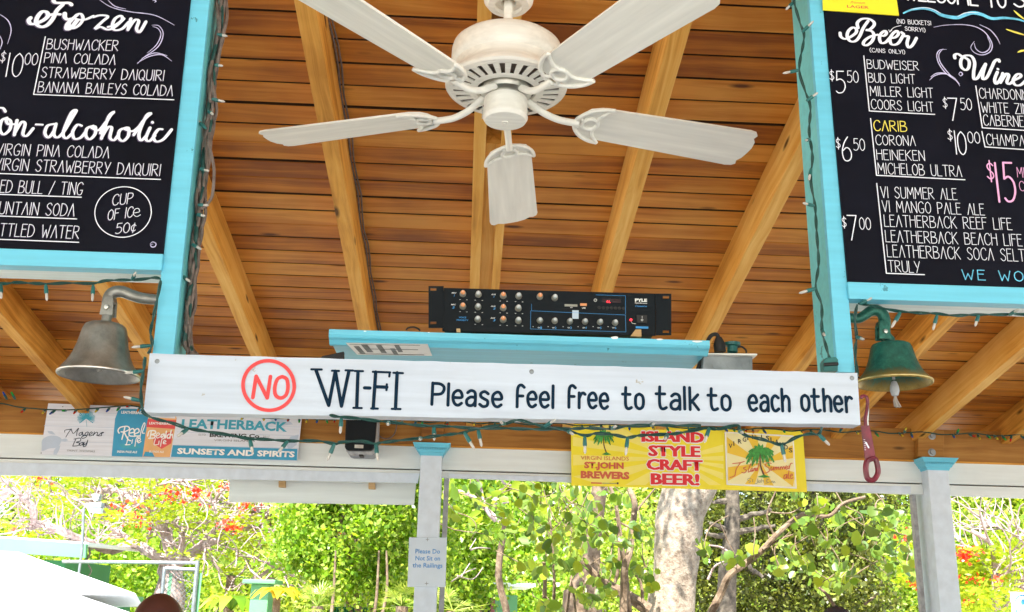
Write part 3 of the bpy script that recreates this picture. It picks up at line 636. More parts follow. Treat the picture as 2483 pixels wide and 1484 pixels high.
script(menL, IY-.002, [
    [(-60, 740), (-40, 620), (10, 600), (30, 620)], [(40, 655), (10, 670), (0, 720), (20, 748), (55, 720), (60, 675), (35, 660), (45, 690), (90, 690)],
    [(95, 670), (80, 750)], [(82, 740), (120, 680), (140, 690), (128, 745), (150, 755), (185, 715)], [(200, 692), (238, 694)],
    [(300, 690), (265, 700), (250, 740), (270, 765), (300, 730), (312, 690)], [(312, 690), (300, 745), (318, 765), (350, 740), (400, 660), (425, 615), (400, 625), (365, 700), (352, 750), (370, 770), (400, 745)],
    [(455, 700), (430, 695), (405, 735), (415, 772), (450, 765), (480, 730)],
    [(520, 700), (485, 715), (478, 755), (500, 775), (530, 745), (530, 705), (510, 710), (550, 725), (590, 680)],
    [(560, 740), (610, 650), (637, 622), (605, 650), (565, 770)], [(568, 760), (600, 710), (622, 712), (612, 765), (635, 780), (660, 750)],
    [(705, 710), (668, 725), (660, 765), (685, 785), (715, 755), (715, 712), (695, 718), (740, 730), (780, 700)],
    [(745, 750), (800, 670), (840, 632), (815, 645), (775, 740), (785, 782), (820, 750)],
    [(835, 712), (812, 770), (832, 785), (862, 755)], [(848, 680), (850, 682)], [(905, 720), (880, 722), (855, 762), (870, 788), (910, 775), (955, 722)]], 7.2, 'chalk', f=kL)
def chalk(parent, Y, strokes, w_, mat, f, name='chalk_swirl'):
    i = Ink(Y)
    for st in strokes:
        i.px([f(p) for p in st], w_, True, taper=lambda t, d: .45+.75*math.sin(PI*min(max(t, .02), .98)))
    i.build(name, M[mat], parent)
chalk(menL, IY-.004, [[(555, 0), (620, 40), (720, 65), (860, 85), (970, 140)], [(600, 0), (640, 35), (700, 50)], [(0, 80), (45, 115), (62, 170), (42, 245)], [(0, 200), (12, 235), (0, 275)],
    [(845, 140), (885, 145), (908, 190), (880, 260), (800, 320), (765, 355)], [(850, 148), (880, 160), (895, 195), (870, 250), (820, 295)], [(765, 350), (830, 315), (900, 305), (955, 340)], [(790, 325), (860, 295), (930, 310)],
    [(850, 5), (858, 0), (868, 8), (860, 14)], [(835, 1358), (850, 1346), (868, 1356), (862, 1372), (845, 1374), (838, 1362), (852, 1358)]], 2.0, 'lilac', kL)
# ---- RIGHT MENU LETTERING
def kR(p): return (1897.7+p[0]*.4982, p[1]*.4982)
def k3(p): return (1971.7+p[0]*.20597, p[1]*.20597)
def rtext(t_, x0, y0, x1, y1, h, w_=1.6, mat='chalk', f=kR, s_=.4982, **kw):
    ink_text(menR, IY-.0045, M[mat], t_, f((x0, y0)), f((x1, y1)), h*s_, w_, **kw)
for a in (('BUDWEISER', 413, 333, 662, 343, 48), ('BUD LIGHT', 420, 400, 645, 408, 50), ('MILLER LIGHT', 428, 466, 733, 477, 52), ('COORS LIGHT', 433, 530, 735, 545, 52),
          ('CORONA', 455, 705, 647, 710, 53), ('HEINEKEN', 460, 777, 692, 783, 53), ('MICHELOB ULTRA', 466, 846, 872, 861, 58),
          ('VI SUMMER ALE', 480, 962, 848, 973, 58), ('VI MANGO PALE ALE', 487, 1030, 982, 1048, 58), ('LEATHERBACK REEF LIFE', 497, 1102, 1115, 1120, 60), ('LEATHERBACK BEACH LIFE', 503, 1177, 1165, 1199, 60),
          ('LEATHERBACK SOCA SELTZER', 511, 1250, 1275, 1277, 62), ('TRULY', 517, 1322, 670, 1328, 58), ('CHARDONNAY', 960, 478, 1253, 490, 55), ('WHITE ZINFANDEL', 970, 547, 1370, 563, 55),
          ('CABERNET', 980, 610, 1205, 619, 57), ('CHAMPAGNE', 995, 705, 1270, 716, 58)): rtext(*a)
rtext('CARIB', 446, 636, 605, 641, 55, mat='ycha', w_=2.2)
for t_, x, y, h_, t2 in (('5', 262, 452, 118, '50'), ('6', 293, 783, 128, '50'), ('7', 322, 1168, 128, '00'), ('7', 814, 586, 120, '50'), ):
    rtext('$', x-32, y-60, x-10, y-60, 56, 1.7); rtext(t_, x, y, x+44, y+1, h_, 2.6); rtext(t2, x+54, y-52, x+108, y-50, 62, 1.7)
rtext('$', 806, 684, 829, 684, 58, 1.7); rtext('1', 844, 750, 850, 750, 124, 2.6); rtext('0', 858, 752, 898, 753, 122, 2.6); rtext('00', 904, 695, 962, 698, 60, 1.7)
rtext('$', 999, 878, 1033, 880, 100, 3.2, 'pcha'); rtext('1', 1050, 982, 1060, 982, 205, 5, 'pcha'); rtext('5', 1085, 980, 1138, 982, 205, 5, 'pcha'); rtext('MI', 1144, 862, 1178, 864, 52, 1.5, 'pcha'); rtext('C', 1155, 928, 1178, 930, 50, 1.5, 'pcha')
rtext('WE WO', 877, 1360, 1172, 1369, 50, 2.4, 'bcha', gap=.2)
rtext('WELCOME', 1085, -5, 1935, 68, 215, 4.4, f=k3, s_=.206, gap=.1); rtext('TO', 2055, 80, 2275, 92, 215, 4.4, f=k3, s_=.206); rtext('S', 2370, 78, 2500, 82, 215, 4.4, f=k3, s_=.206)
rtext('(NO BUCKETS!', 988, 274, 1388, 300, 56, 1.3, f=k3, s_=.206); rtext('SORRY!)', 1082, 358, 1320, 380, 52, 1.3, f=k3, s_=.206); rtext('(CANS ONLY!)', 670, 612, 1080, 638, 52, 1.3, f=k3, s_=.206)
for a, b_, c_ in (((395, 272), (422, 540), (740, 557)), ((428, 577), (457, 853), (887, 875)), ((458, 893), (505, 1330), (690, 1337)), ((940, 418), (972, 622), (1300, 642)), ((970, 640), (985, 715), (1280, 735))):
    i = Ink(IY-.0045); i.px([kR(a), kR(b_)], 2.6, False); i.px([kR(b_), kR(c_)], 2.6, False); i.build('underline', M['chalk'], menR)
i = Ink(IY-.0045)
i.px([k3(p) for p in ((1035, 300), (950, 325), (900, 375))], 1.3); i.px([k3(p) for p in ((890, 350), (902, 378))], 1.3, False); i.px([k3(p) for p in ((902, 378), (928, 352))], 1.3, False)
i.build('arrow', M['chalk'], menR)
script(menR, IY-.002, [
    [(318, 390), (325, 430), (370, 458), (430, 440), (500, 390), (508, 345), (465, 325), (415, 365), (400, 430), (435, 485), (495, 485), (545, 430), (590, 330), (645, 250)],
    [(528, 325), (520, 270), (570, 225), (650, 222), (712, 258), (715, 300), (670, 345), (625, 355), (690, 370), (715, 420), (690, 490), (630, 535), (590, 520), (610, 475), (680, 430), (760, 410)],
    [(760, 412), (830, 422), (862, 392), (845, 365), (800, 395), (780, 450), (800, 505), (850, 500), (900, 450)],
    [(900, 450), (965, 440), (1003, 400), (985, 365), (940, 395), (905, 455), (915, 515), (960, 528), (1010, 500), (1062, 410)],
    [(1040, 382), (1062, 400), (1072, 428), (1120, 430), (1105, 510), (1125, 560), (1170, 530), (1215, 450)]], 7.4, 'chalk', f=k3, shadow=False)
script(menR, IY-.002, [
    [(1668, 682), (1666, 650), (1700, 635), (1748, 662), (1830, 710), (1832, 790), (1795, 825), (1745, 790), (1738, 715), (1780, 660), (1860, 662), (1900, 740), (1888, 850), (1892, 930), (1935, 918), (1990, 820), (2025, 760)],
    [(2030, 755), (2000, 860), (1998, 930), (2045, 910), (2100, 800), (2135, 725), (2175, 700), (2190, 722)],
    [(2168, 850), (2138, 930), (2150, 985), (2185, 960), (2225, 890)], [(2172, 812), (2178, 815)],
    [(2232, 865), (2205, 970)], [(2212, 960), (2270, 872), (2302, 890), (2280, 965), (2308, 990), (2360, 950)],
    [(2355, 950), (2440, 905), (2432, 872), (2390, 885), (2352, 950), (2380, 1002), (2440, 1002), (2500, 950)]], 7.4, 'chalk', f=k3, shadow=False)
chalk(menR, IY-.004, [[(1420, 320), (1550, 297), (1750, 290), (1900, 312), (2010, 370), (2080, 460), (2108, 540), (2080, 612), (1990, 648), (1900, 622), (1855, 560), (1895, 490)],
    [(1960, 290), (2080, 350), (2160, 440), (2200, 520)], [(2050, 430), (2085, 520), (2060, 590), (1990, 620), (1920, 580), (1895, 510)],
    [(1570, 582), (1490, 590), (1455, 650), (1480, 750), (1560, 860), (1680, 950), (1725, 1012)], [(1530, 575), (1480, 640), (1500, 740), (1600, 870), (1700, 960)],
    [(1370, 945), (1430, 892), (1540, 868), (1650, 910), (1722, 992)], [(1385, 905), (1450, 865), (1540, 862), (1620, 900)],
    [(1713, 872), (1735, 850), (1758, 872), (1735, 894), (1713, 872)]], 2.2, 'lilac', k3)
chalk(menR, IY-.004, [[(1065, 155), (1160, 115), (1300, 98), (1420, 125), (1520, 180), (1680, 208), (1770, 182), (1870, 152), (1980, 170), (2100, 218), (2250, 212), (2400, 228), (2500, 260)]], 8.0, 'bcha', k3, 'chalk_wave')
chalk(menR, IY-.0055, [[(1150, 108), (1300, 90), (1400, 105), (1500, 155)], [(1700, 195), (1800, 150), (1950, 150)]], 1.6, 'chalk', k3, 'chalk_wave')
for r_ in ([(2365, 125), (2420, 175), (2490, 230)], [(2275, 345), (2380, 380), (2490, 412)], [(2410, 615), (2450, 600), (2500, 590)]): chalk(menR, IY-.004, [r_], 4.2, 'ycha', k3, 'chalk_ray')
lag = quad_board('beer_label_card', [(1993, -95), (2163, -82), (2180, 37.5), (1995.5, 24.3)], PY-.0075, .002, M['yel'], None, 0); tag(lag, 'yellow lager label card pinned to the top left of the beer menu board', 'sign')
print_text(lag, PY-.0075, 'LAGER', (2054, 11.5, 2107, 18.5, .06), M['rust'], bold=.02)
print_text(lag, PY-.0075, 'Premium', (2062, 2, 2098, 8.5, .04), M['rust'], bold=.0, shear=.5)

# ---- the NO WI-FI sign
SY = 1.745
sg = empty('no_wifi_sign', at(1200, 1010, SY), 'long white wooden sign with red ring and navy words about talking to each other', 'sign')
bb = B()
TL, TR, BR, BL = [at(*p, SY) for p in ((363, 857), (2079, 905), (2086.5, 1029.5), (348, 1000))]
n_ = 46
def wob(i): return random.uniform(-.0006, .0006)
top = []; bot = []
for i in range(n_+1):
    t = i/n_; top.append(TL.lerp(TR, t)+Vector((0, 0, wob(i)))); bot.append(BL.lerp(BR, t)+Vector((0, 0, wob(i))))
D = Vector((0, .036, 0))
for i in range(n_):
    pass
vs_ = top+bot+[p+D for p in top]+[p+D for p in bot]; q = n_+1; fs = []
for i in range(n_):
    fs += [(q+i, q+i+1, i+1, i), (2*q+i, 2*q+i+1, 3*q+i+1, 3*q+i), (i, i+1, 2*q+i+1, 2*q+i), (q+i, 3*q+i, 3*q+i+1, q+i+1)]
fs += [(0, 2*q, 3*q, q), (n_, q+n_, 3*q+n_, 2*q+n_)]
bb.add(vs_, fs); bb.build('board', M['signw'], sg, bevel=0)
IS = SY-.0008
i = Ink(IS)
i.px([(651.5+62*math.cos(a), 935+60*math.sin(a)+1.2*math.cos(a)) for a in np.linspace(0, 2*PI, 33)[:-1]], 8.8, True, closed=True)
i.build('red_ring', M['red'], sg)
ink_text(sg, IS, M['red'], 'N', (613, 964), (651, 965), 53, 9, font=LG); ink_text(sg, IS, M['red'], 'O', (664, 965), (696, 965.5), 53, 9, font=LG)
def stroke_set(strokes, w_, mat='navy', name='lettering', curve=False):
    i = Ink(IS)
    for st in strokes: i.px(st, w_, curve)
    i.build(name, M[mat], sg)
stroke_set([[(766, 897), (797, 983)], [(797, 983), (813, 900)], [(813, 900), (828, 985)], [(828, 985), (846, 900)],
            [(868, 901), (865, 988)], [(884, 940.5), (897, 941)], [(911, 902), (905, 990)], [(912, 938), (938, 939)], [(963, 904), (959, 991)]], 8.4)
stroke_set([[(755, 895.5), (780, 896)], [(838, 898), (856, 898.5)], [(860, 899.5), (880, 900)], [(857, 989), (877, 989.6)], [(904, 901.5), (946, 903)], [(945, 903), (944, 913)], [(938, 932), (937, 946)],
            [(900, 990.5), (916, 991)], [(954, 904), (977, 905)], [(950, 991.5), (971, 992)], [(805, 899), (822, 899.5)]], 5.6)
for t_, u0_, v0_, u1_, v1_, h_ in (('Please', 1042, 981, 1219, 987, 53), ('feel', 1246, 986, 1344, 989, 54), ('free', 1372, 988, 1477, 991, 54), ('to', 1508, 990, 1563, 992, 52), ('talk', 1590, 991, 1696, 993, 54),
                                  ('to', 1716, 993, 1774, 994.5, 52), ('each', 1813, 995.5, 1917, 997, 54), ('other', 1941, 996, 2069, 999, 54)):
    ink_text(sg, IS, M['navy'], t_, (u0_+3, v0_), (u1_-2, v1_), h_, 7.6, font=LG, gap=.17, jitter=.012)
for u, v in ((381, 876), (1289, 901), (2066, 916.5)):
    c_ = at(u, v, SY); bb = B(); bb.lathe([(.0002, -.0012), (.0018, -.0016), (.0036, -.001), (.0042, 0)], 14, M=Matrix.Translation(c_) @ Matrix.Rotation(-PI/2, 4, 'X')); bb.build('screw', M['galv'], sg, True)

# ---- shelf and amplifier
HY = 1.97
sh = empty('amplifier_shelf', at(1250, 830, HY), 'cyan painted shelf with chipped moulded front edge above the white sign', 'shelf')
fl, fr_ = at(799, 829, HY+.02), at(1718, 858, HY+.02)
zt = at(797, 797, HY).z; zrr = at(1722, 825, HY).z
bb = B(); n_ = 26
prof = [(0, 0), (-.0, -.010), (.004, -.015), (.012, -.019), (.02, -.026)]
A0, A1 = at(798, 798, HY), at(1721, 826, HY)
vs_ = []; 
for i in range(n_+1):
    p = A0.lerp(A1, i/n_)
    for dy, dz in [(.03, .0)]+prof+[(.03, -.026)]: vs_.append(p+Vector((0, dy, dz+random.uniform(-.0003, .0003))))
m_ = len(prof)+2; fs = []
for i in range(n_):
    for k in range(m_):
        k2 = (k+1) % m_; fs.append((i*m_+k, (i+1)*m_+k, (i+1)*m_+k2, i*m_+k2))
fs += [tuple(range(m_)), tuple(n_*m_+k for k in range(m_-1, -1, -1))]
bb.add(vs_, fs); bb.build('moulding', M['cyan'], sh)
bb = B(); P = [A0+Vector((.004, .03, -.024)), A1+Vector((-.004, .03, -.024))]; D = Vector((0, .27, 0)); U_ = Vector((0, 0, .022))
bb.hexa([P[0], P[1], P[1]+D, P[0]+D, P[0]+U_, P[1]+U_, P[1]+D+U_, P[0]+D+U_]); bb.build('shelf_board', M['cyan'], sh, bevel=.002)
i = B()
for u0_, u1_ in ((1330, 1348),):
    pass
for cx_, cz_, rx_, rz_ in ((1490, 819, 10, 4), (1600, 823, 9, 2.5), (1690, 828, 14, 2.5), (885, 803, 4, 1.5), (1040, 806, 3, 1.2)):   # bare white chips on the front edge
    i2 = Ink(HY-.0005); i2.poly([(cx_+rx_*math.cos(a)*random.uniform(.75, 1.1), cz_+rz_*math.sin(a)*random.uniform(.7, 1.1)) for a in np.linspace(0, 2*PI, 13)[:-1]]); i2.build('paint_chip', M['wht'], sh)
# laminated bills under the shelf
zb = P[0].z-.0015
def under(u, v):
    d = ray(u, v); p = EYE+d*((A0.z-.026-EYE.z)/d.z); tx = (p.x-A0.x)/(A1.x-A0.x); zz = A0.z+(A1.z-A0.z)*tx-.0265; return EYE+d*((zz-EYE.z)/d.z)
q4 = [under(*p) for p in ((838, 831), (1037, 834), (1048, 863), (866, 860))]
bb = B(); bb.add(q4, [(0, 1, 2, 3)]); pb = bb.build('laminated_sheet', M['wht'], None); tag(pb, 'creased laminated paper sheet with grey smudged print taped under the cyan shelf', 'paper')
bb = B()
for (a, b_, h0, h1) in ((.06, .13, .25, .9), (.17, .25, .1, .75), (.35, .42, .15, .8), (.5, .56, .4, .95), (.58, .64, .1, .7), (.03, .9, .88, .93), (.03, .9, .1, .13), (.2, .85, .45, .5)):
    def bl(s, t): return q4[0].lerp(q4[1], s).lerp(q4[3].lerp(q4[2], s), t)-Vector((0, 0, .0004))
    bb.add([bl(a, h0), bl(b_, h0), bl(b_, h1), bl(a, h1)], [(0, 1, 2, 3)])
bb.build('smudged_print', M['greyink'], pb)
AY = 2.035
def kA(x, y): return (985.8+.3673*x, 665.4+.3673*y)
amp = empty('rack_amplifier', at(*kA(940, 385), AY), 'black rack amplifier with orange and silver knobs standing on the cyan shelf', 'amplifier')
quad_board('front_panel', [kA(*p) for p in ((246, 88), (1646, 126), (1645, 404), (236, 374))], AY, .004, M['blackp'], amp, .0008)
P = [at(*kA(*p), AY+.005) for p in ((260, 92), (1632, 130), (1630, 398), (250, 370))]; bb = B(); D = Vector((0, .2, 0))
bb.hexa([P[3], P[2], P[2]+D, P[3]+D, P[0], P[1], P[1]+D, P[0]+D]); bb.build('case', M['blackp'], amp)
def ear(x0, y0, x1, y1, sl_):
    "rack ear with two slots"
    bb = B(); hole = []
    e = (.0)
    q_ = lambda x, y: at(*kA(x, y), AY-.003)
    xs = [x0, x0+26, x1-46 if x0 < 800 else x1-26, x1]
    hx0, hx1 = (x0+12, x0+52) if x0 < 800 else (x1-56, x1-14)
    ys = [(y0+12, y0+30), (y1-42, y1-24)] if x0 < 800 else [(y0+14, y0+32), (y1-32, y1-14)]
    def rect(xa, ya, xb, yb):
        P = [q_(xa, yb), q_(xb, yb), q_(xb, ya), q_(xa, ya)]; D = Vector((0, .003, 0)); bb.hexa([P[0], P[1], P[1]+D, P[0]+D, P[3], P[2], P[2]+D, P[3]+D])
    rect(x0, y0, x1, ys[0][0]); rect(x0, ys[0][0], hx0, ys[0][1]); rect(hx1, ys[0][0], x1, ys[0][1]); rect(x0, ys[0][1], x1, ys[1][0]); rect(x0, ys[1][0], hx0, ys[1][1]); rect(hx1, ys[1][0], x1, ys[1][1]); rect(x0, ys[1][1], x1, y1)
    bb.build('rack_ear', M['blackp'], amp)
ear(145, 77, 245, 352, 0); ear(1647, 127, 1748, 400, 0)
def knob(x, y, rpx, capm, tall=.011):
    c_ = at(*kA(x, y), AY); r_ = rpx*.3673*AY/FPX*1.05; Mx = Matrix.Translation(c_) @ Matrix.Rotation(PI/2, 4, 'X')
    bb = B(); bb.lathe([(r_*1.15, 0), (r_*1.15, .002), (r_*.98, .004), (r_*.92, tall), (r_*.7, tall+.0008)], 16, M=Mx); k_ = bb.build('knob', M['kn'], amp, True)
    bb = B(); bb.lathe([(r_*.78, tall+.0002), (r_*.74, tall+.0035), (r_*.5, tall+.005), (.0001, tall+.005)], 16, M=Mx); bb.build('knob_cap', M[capm], k_, True)
    bb = B(); bb.hexa([Mx @ Vector(p) for p in ((-.0004, 0, tall+.005), (.0004, 0, tall+.005), (.0004, r_*.6, tall+.005), (-.0004, r_*.6, tall+.005), (-.0004, 0, tall+.0056), (.0004, 0, tall+.0056), (.0004, r_*.6, tall+.0056), (-.0004, r_*.6, tall+.0056))]); bb.build('pointer', M['wht'], k_)
for x, y in ((372, 130), (372, 212), (638, 142), (638, 222), (638, 300), (880, 148)): knob(x, y, 19, 'okn')
for x, y in ((474, 134), (472, 216), (470, 298), (740, 145), (738, 225), (738, 306), (978, 156)): knob(x, y, 19, 'skn')
for x, y in ((880, 306), (978, 308), (1078, 311), (1178, 313), (1277, 316), (1376, 320)): knob(x, y, 18, 'skn', .009)
AI = AY-.0006
def atxt(t_, x0, y0, x1, y1, mat='wht', bold=.02, sh_=0): print_text(amp, AI, t_, (*kA(x0, y0), *kA(x1, y1), .026), M[mat], bold=bold, shear=sh_)
atxt('PYLE', 1508, 158, 1588, 180, bold=.05); atxt('PyleUSA.com', 1508, 184, 1588, 192); atxt('PT6000CH', 1511, 205, 1585, 214, 'bprint')
for t_, x, y in (('MIC', 297, 126), ('MIC', 293, 203), ('AUX', 558, 136), ('AUX', 556, 214), ('AUX', 554, 292)): atxt(t_, x, y-9, x+33, y, sh_=.3)
for t_, x, y in (('1', 312, 146), ('2', 300, 225), ('1', 574, 154), ('2', 570, 232), ('3', 570, 310)): atxt(t_, x, y-15, x+(6 if t_ == '1' else 17), y, 'bprint', .04, .3)
atxt('VOICE', 345, 278, 394, 289, 'bprint'); atxt('PRIORITY', 331, 296, 408, 306, 'bprint'); atxt('SD', 1081, 214, 1097, 222); atxt('USB', 1158, 216, 1182, 226)
for k, x in enumerate((866, 962, 1063, 1162, 1260, 1358)): atxt('CH', x, 347, x+14, 356); atxt(str(k+1), x+17, 344, x+27, 360, 'bprint')
i = Ink(AI)
for a, b_ in (((820, 240), (1445, 268)), ((818, 360), (1448, 380)), ((820, 240), (818, 360)), ((1445, 268), (1448, 380)), ((825, 195), (825, 237)), ((1250, 135), (1445, 141)), ((1445, 141), (1445, 262))): i.px([kA(*a), kA(*b_)], .8, False)
i.build('blue_lines', M['bprint'], amp)
i = Ink(AI); i.px([kA(1485, 312), kA(1490, 324), kA(1513, 326)], .8, False)
for k in range(6): i.px([kA(835+k*99, 345), kA(836+k*99, 345)], 1.6, False)
for x, y in ((350, 166), (395, 168), (450, 170), (497, 172), (615, 176), (660, 178), (716, 180), (762, 182), (350, 246), (395, 248), (450, 250), (497, 252), (615, 254), (660, 256), (716, 258), (762, 260), (450, 330), (497, 333), (615, 336), (660, 338), (716, 340), (762, 341)): i.px([kA(x, y), kA(x+7, y)], .9, False)
i.build('white_marks', M['wht'], amp)
def aquad(name, x0, y0, x1, y1, mat, dy=.001, th=.001): return quad_board(name, [kA(x0, y0), kA(x1, y0+.026*(x1-x0)), kA(x1, y1+.026*(x1-x0)), kA(x0, y1)], AY-dy, th, M[mat], amp, 0)
aquad('display', 1292, 160, 1412, 186, 'screen'); aquad('sd_slot', 1044, 196, 1128, 210, 'kn', .0025, .002); aquad('usb_port', 1147, 190, 1190, 206, 'okn', .003, .0025); aquad('power_switch', 1520, 268, 1588, 318, 'blackr', .004, .0035); aquad('price_sticker', 1514, 342, 1596, 356, 'bprint'); aquad('shiny_sticker', 1094, 236, 1136, 292, 'paper', .0006, .0004)
i = Ink(AY-.0022); i.text('6L', kA(1322, 186), kA(1346, 186), 5.2, 1.1, gap=.3); i.build('red_digits', M['led'], amp)
i = Ink(AY-.0046); i.px([kA(1555, 276), kA(1555, 286)], .9, False); i.px([kA(1555+6*math.cos(a), 301+6*math.sin(a)) for a in np.linspace(0, 2*PI, 9)], .8); i.build('switch_marks', M['wht'], amp)
for k in range(7):
    c_ = at(*kA(1272+k*26.5, 219+k*.8), AY); bb = B(); bb.lathe([(.0035, 0), (.0033, .0015), (.0001, .0018)], 10, M=Matrix.Translation(c_) @ Matrix.Rotation(PI/2, 4, 'X')); bb.build('button', M['blackr'], amp, True)
c_ = at(*kA(1481, 300), AY); bb = B(); bb.lathe([(.0028, 0), (.0026, .002), (.0001, .003)], 12, M=Matrix.Translation(c_) @ Matrix.Rotation(PI/2, 4, 'X')); bb.build('power_light', M['led'], amp, True)
c_ = at(*kA(1246, 171), AY); bb = B(); bb.lathe([(.0035, 0), (.0035, .002), (.0018, .002), (.0018, .0004)], 12, M=Matrix.Translation(c_) @ Matrix.Rotation(PI/2, 4, 'X')); bb.build('jack_socket', M['steel'], amp, True)
for (p, l_) in (([kA(328, 357), kA(354, 357), kA(356, 382), kA(330, 382)], 'small wooden wedge under the left end of the amplifier'), ([kA(1512, 362), kA(1550, 362), kA(1552, 412), kA(1478, 408)], 'broken wooden wedge under the right end of the amplifier')):
    o = quad_board('wood_wedge', p, AY-.02, .03, M['rawwood'], None, .001); tag(o, l_, 'wedge')
# ---- junction box with plug
jY = 2.03
jb = empty('junction_box', at(1768, 893, jY), 'grey metal electrical box with knock-outs behind the sign, right of the cyan shelf', 'electrical box')
def kJ(x, y): return (985.8+.3673*x, 665.4+.3673*y)
quad_board('box_body', [kJ(1960, 528), kJ(2284, 540), kJ(2286, 640), kJ(1952, 636)], jY, .06, M['galv'], jb, .002)
quad_board('cover_plate', [kJ(1935, 518), kJ(2316, 522), kJ(2316, 534), kJ(1935, 527)], jY-.012, .09, M['fan'], jb, .001)
for x in (2050, 2145, 2240):
    c_ = at(*kJ(x, 597), jY); bb = B(); bb.lathe([(.0098, 0), (.0098, .0007), (.0085, .0007), (.0085, .0003), (.0001, .0003)], 18, M=Matrix.Translation(c_) @ Matrix.Rotation(PI/2, 4, 'X')); bb.build('knockout', M['galv'], jb)
pl = empty('black_plug', at(*kJ(2068, 515), jY+.02), 'black electrical plug and bent cord standing on the grey metal box', 'plug')
bb = B(); a = at(*kJ(2070, 512), jY+.02); b_ = at(*kJ(2060, 415), jY+.02); bb.tube([a, a.lerp(b_, .5), a.lerp(b_, .8), b_], [.012, .0125, .009, .006], 12); bb.build('plug_body', M['blackr'], pl, True)
bb = B(); bb.tube(catmull([at(*kJ(x, y), jY+.02) for x, y in ((2060, 415), (2045, 395), (2010, 405), (1985, 450), (1975, 510), (1950, 560), (1925, 620), (1915, 660))], 6), .0042, 8); bb.build('cord', M['blackr'], pl, True)
gp = empty('green_plug', at(*kJ(2150, 515), jY+.03), 'small green plug with thin black cord on the grey metal box', 'plug')
bb = B(); a = at(*kJ(2152, 514), jY+.03); bb.lathe([(.011, 0), (.011, .012), (.017, .014), (.0175, .02), (.0001, .021)], 14, M=Matrix.Translation(a)); bb.build('plug_body', M['socket'], gp, True)
bb = B(); bb.tube(catmull([at(*kJ(x, y), jY+.03) for x, y in ((2185, 480), (2215, 478), (2240, 500), (2243, 518))], 5), .002, 6); bb.build('cord', M['blackr'], gp, True)
# small dark clutter left of the shelf
bb = B()
for k in range(4): bb.tube(catmull([at(790+random.uniform(-8, 8), 868+k*3, 2.05), at(812, 862+k*2, 2.03), at(833, 857+k*4, 2.02)], 4), .004, 6)
o = bb.build('cord_coil', M['blackr'], None, True); tag(o, 'small bunch of dark cords at the left end of the cyan shelf', 'cord')
bb = B(); bb.tube(catmull([at(u, v, 2.05) for u, v in ((985, 800), (990, 795), (1002, 793), (1014, 797), (1018, 802))], 4), .002, 6); o = bb.build('cord_loop', M['blackr'], None, True); tag(o, 'black cord loop poking up behind the cyan shelf, left of the amplifier', 'cord')

# ================================================================== CEILING FAN
FC = Vector((.0615, 2.28, 1.65+1.172)); FTH = .0644
fan = empty('ceiling_fan', FC, 'cream five-bladed ceiling fan hanging on a short rod under the plank ceiling', 'ceiling fan')
def TF(z=0): return Matrix.Translation(FC+Vector((0, 0, z)))
bb = B(); bb.lathe([(.03, .178), (.110, .176), (.124, .171), (.134, .162), (.137, .150), (.138, .122), (.135, .113), (.129, .108), (.128, .094), (.132, .084), (.141, .074), (.149, .063), (.150, .056), (.146, .050)], 56, M=TF()); bb.build('motor_housing', M['fan'], fan, True)
# vented grille: ring bars with open slots between
bb = B(); n_ = 28; zc_ = lambda r: .050-(.145-r)*.10
bb.lathe([(.147, .051), (.137, zc_(.137)-.001), (.130, zc_(.130))], 56, M=TF()); bb.lathe([(.092, zc_(.092)), (.084, zc_(.084)-.001), (.074, zc_(.074)), (.071, zc_(.07)+.006)], 56, M=TF())
for k in range(n_):
    a0 = 2*PI*k/n_; w0 = .0078; w1 = .0056
    def pp(r, t, dz): return FC+Vector((r*math.cos(a0)-t*math.sin(a0), r*math.sin(a0)+t*math.cos(a0), zc_(r)+dz))
    bb.hexa([pp(.131, -w0, 0), pp(.131, w0, 0), pp(.091, w1, 0), pp(.091, -w1, 0), pp(.131, -w0, .004), pp(.131, w0, .004), pp(.091, w1, .004), pp(.091, -w1, .004)])
bb.build('vent_grille', M['fan'], fan)
bb = B(); bb.lathe([(.138, .060), (.072, .056), (.001, .056)], 40, M=TF()); bb.build('vent_shadow_plate', M['vent_shade'], fan)  # brown plate whose dark colour stands for the shade behind the slots
bb = B(); bb.lathe([(.066, .052), (.062, .034), (.050, .026), (.049, .016), (.03, .012)], 28, M=TF()); bb.build('rotor_hub', M['steel'], fan, True)
bb = B(); bb.lathe([(.046, .027), (.0525, .022), (.0535, .016), (.0535, -.021), (.0548, -.023), (.0548, -.028), (.050, -.036), (.043, -.0385), (.008, -.0385), (.0075, -.0405), (.0055, -.0405), (.005, -.0385), (.0001, -.0385)], 40, M=TF()); bb.build('switch_housing', M['fan'], fan, True)
bb = B(); bb.tube([FC+Vector((0, 0, z)) for z in (.17, .42)], .0115, 16); bb.build('down_rod', M['fan'], fan, True)
bb = B(); bb.lathe([(.03, .182), (.024, .195), (.016, .205), (.0118, .21)], 24, M=TF()); bb.build('rod_collar', M['fan'], fan, True)
bb = B(); bb.lathe([(.016, .300), (.020, .290), (.034, .290), (.036, .281), (.052, .283), (.062, .296), (.066, .33), (.068, .38), (.068, .43)], 32, M=TF()); bb.build('canopy', M['fan'], fan, True)
bb = B(); pts = [FC+Vector((-.056, -.02, -.008-.004*k)) for k in range(9)]
for p in pts: bb.lathe([(.0001, .002), (.002, 0), (.0001, -.002)], 6, M=Matrix.Translation(p))
pc = bb.build('pull_chain', M['steel'], fan, True); pc['kind'] = 'stuff'
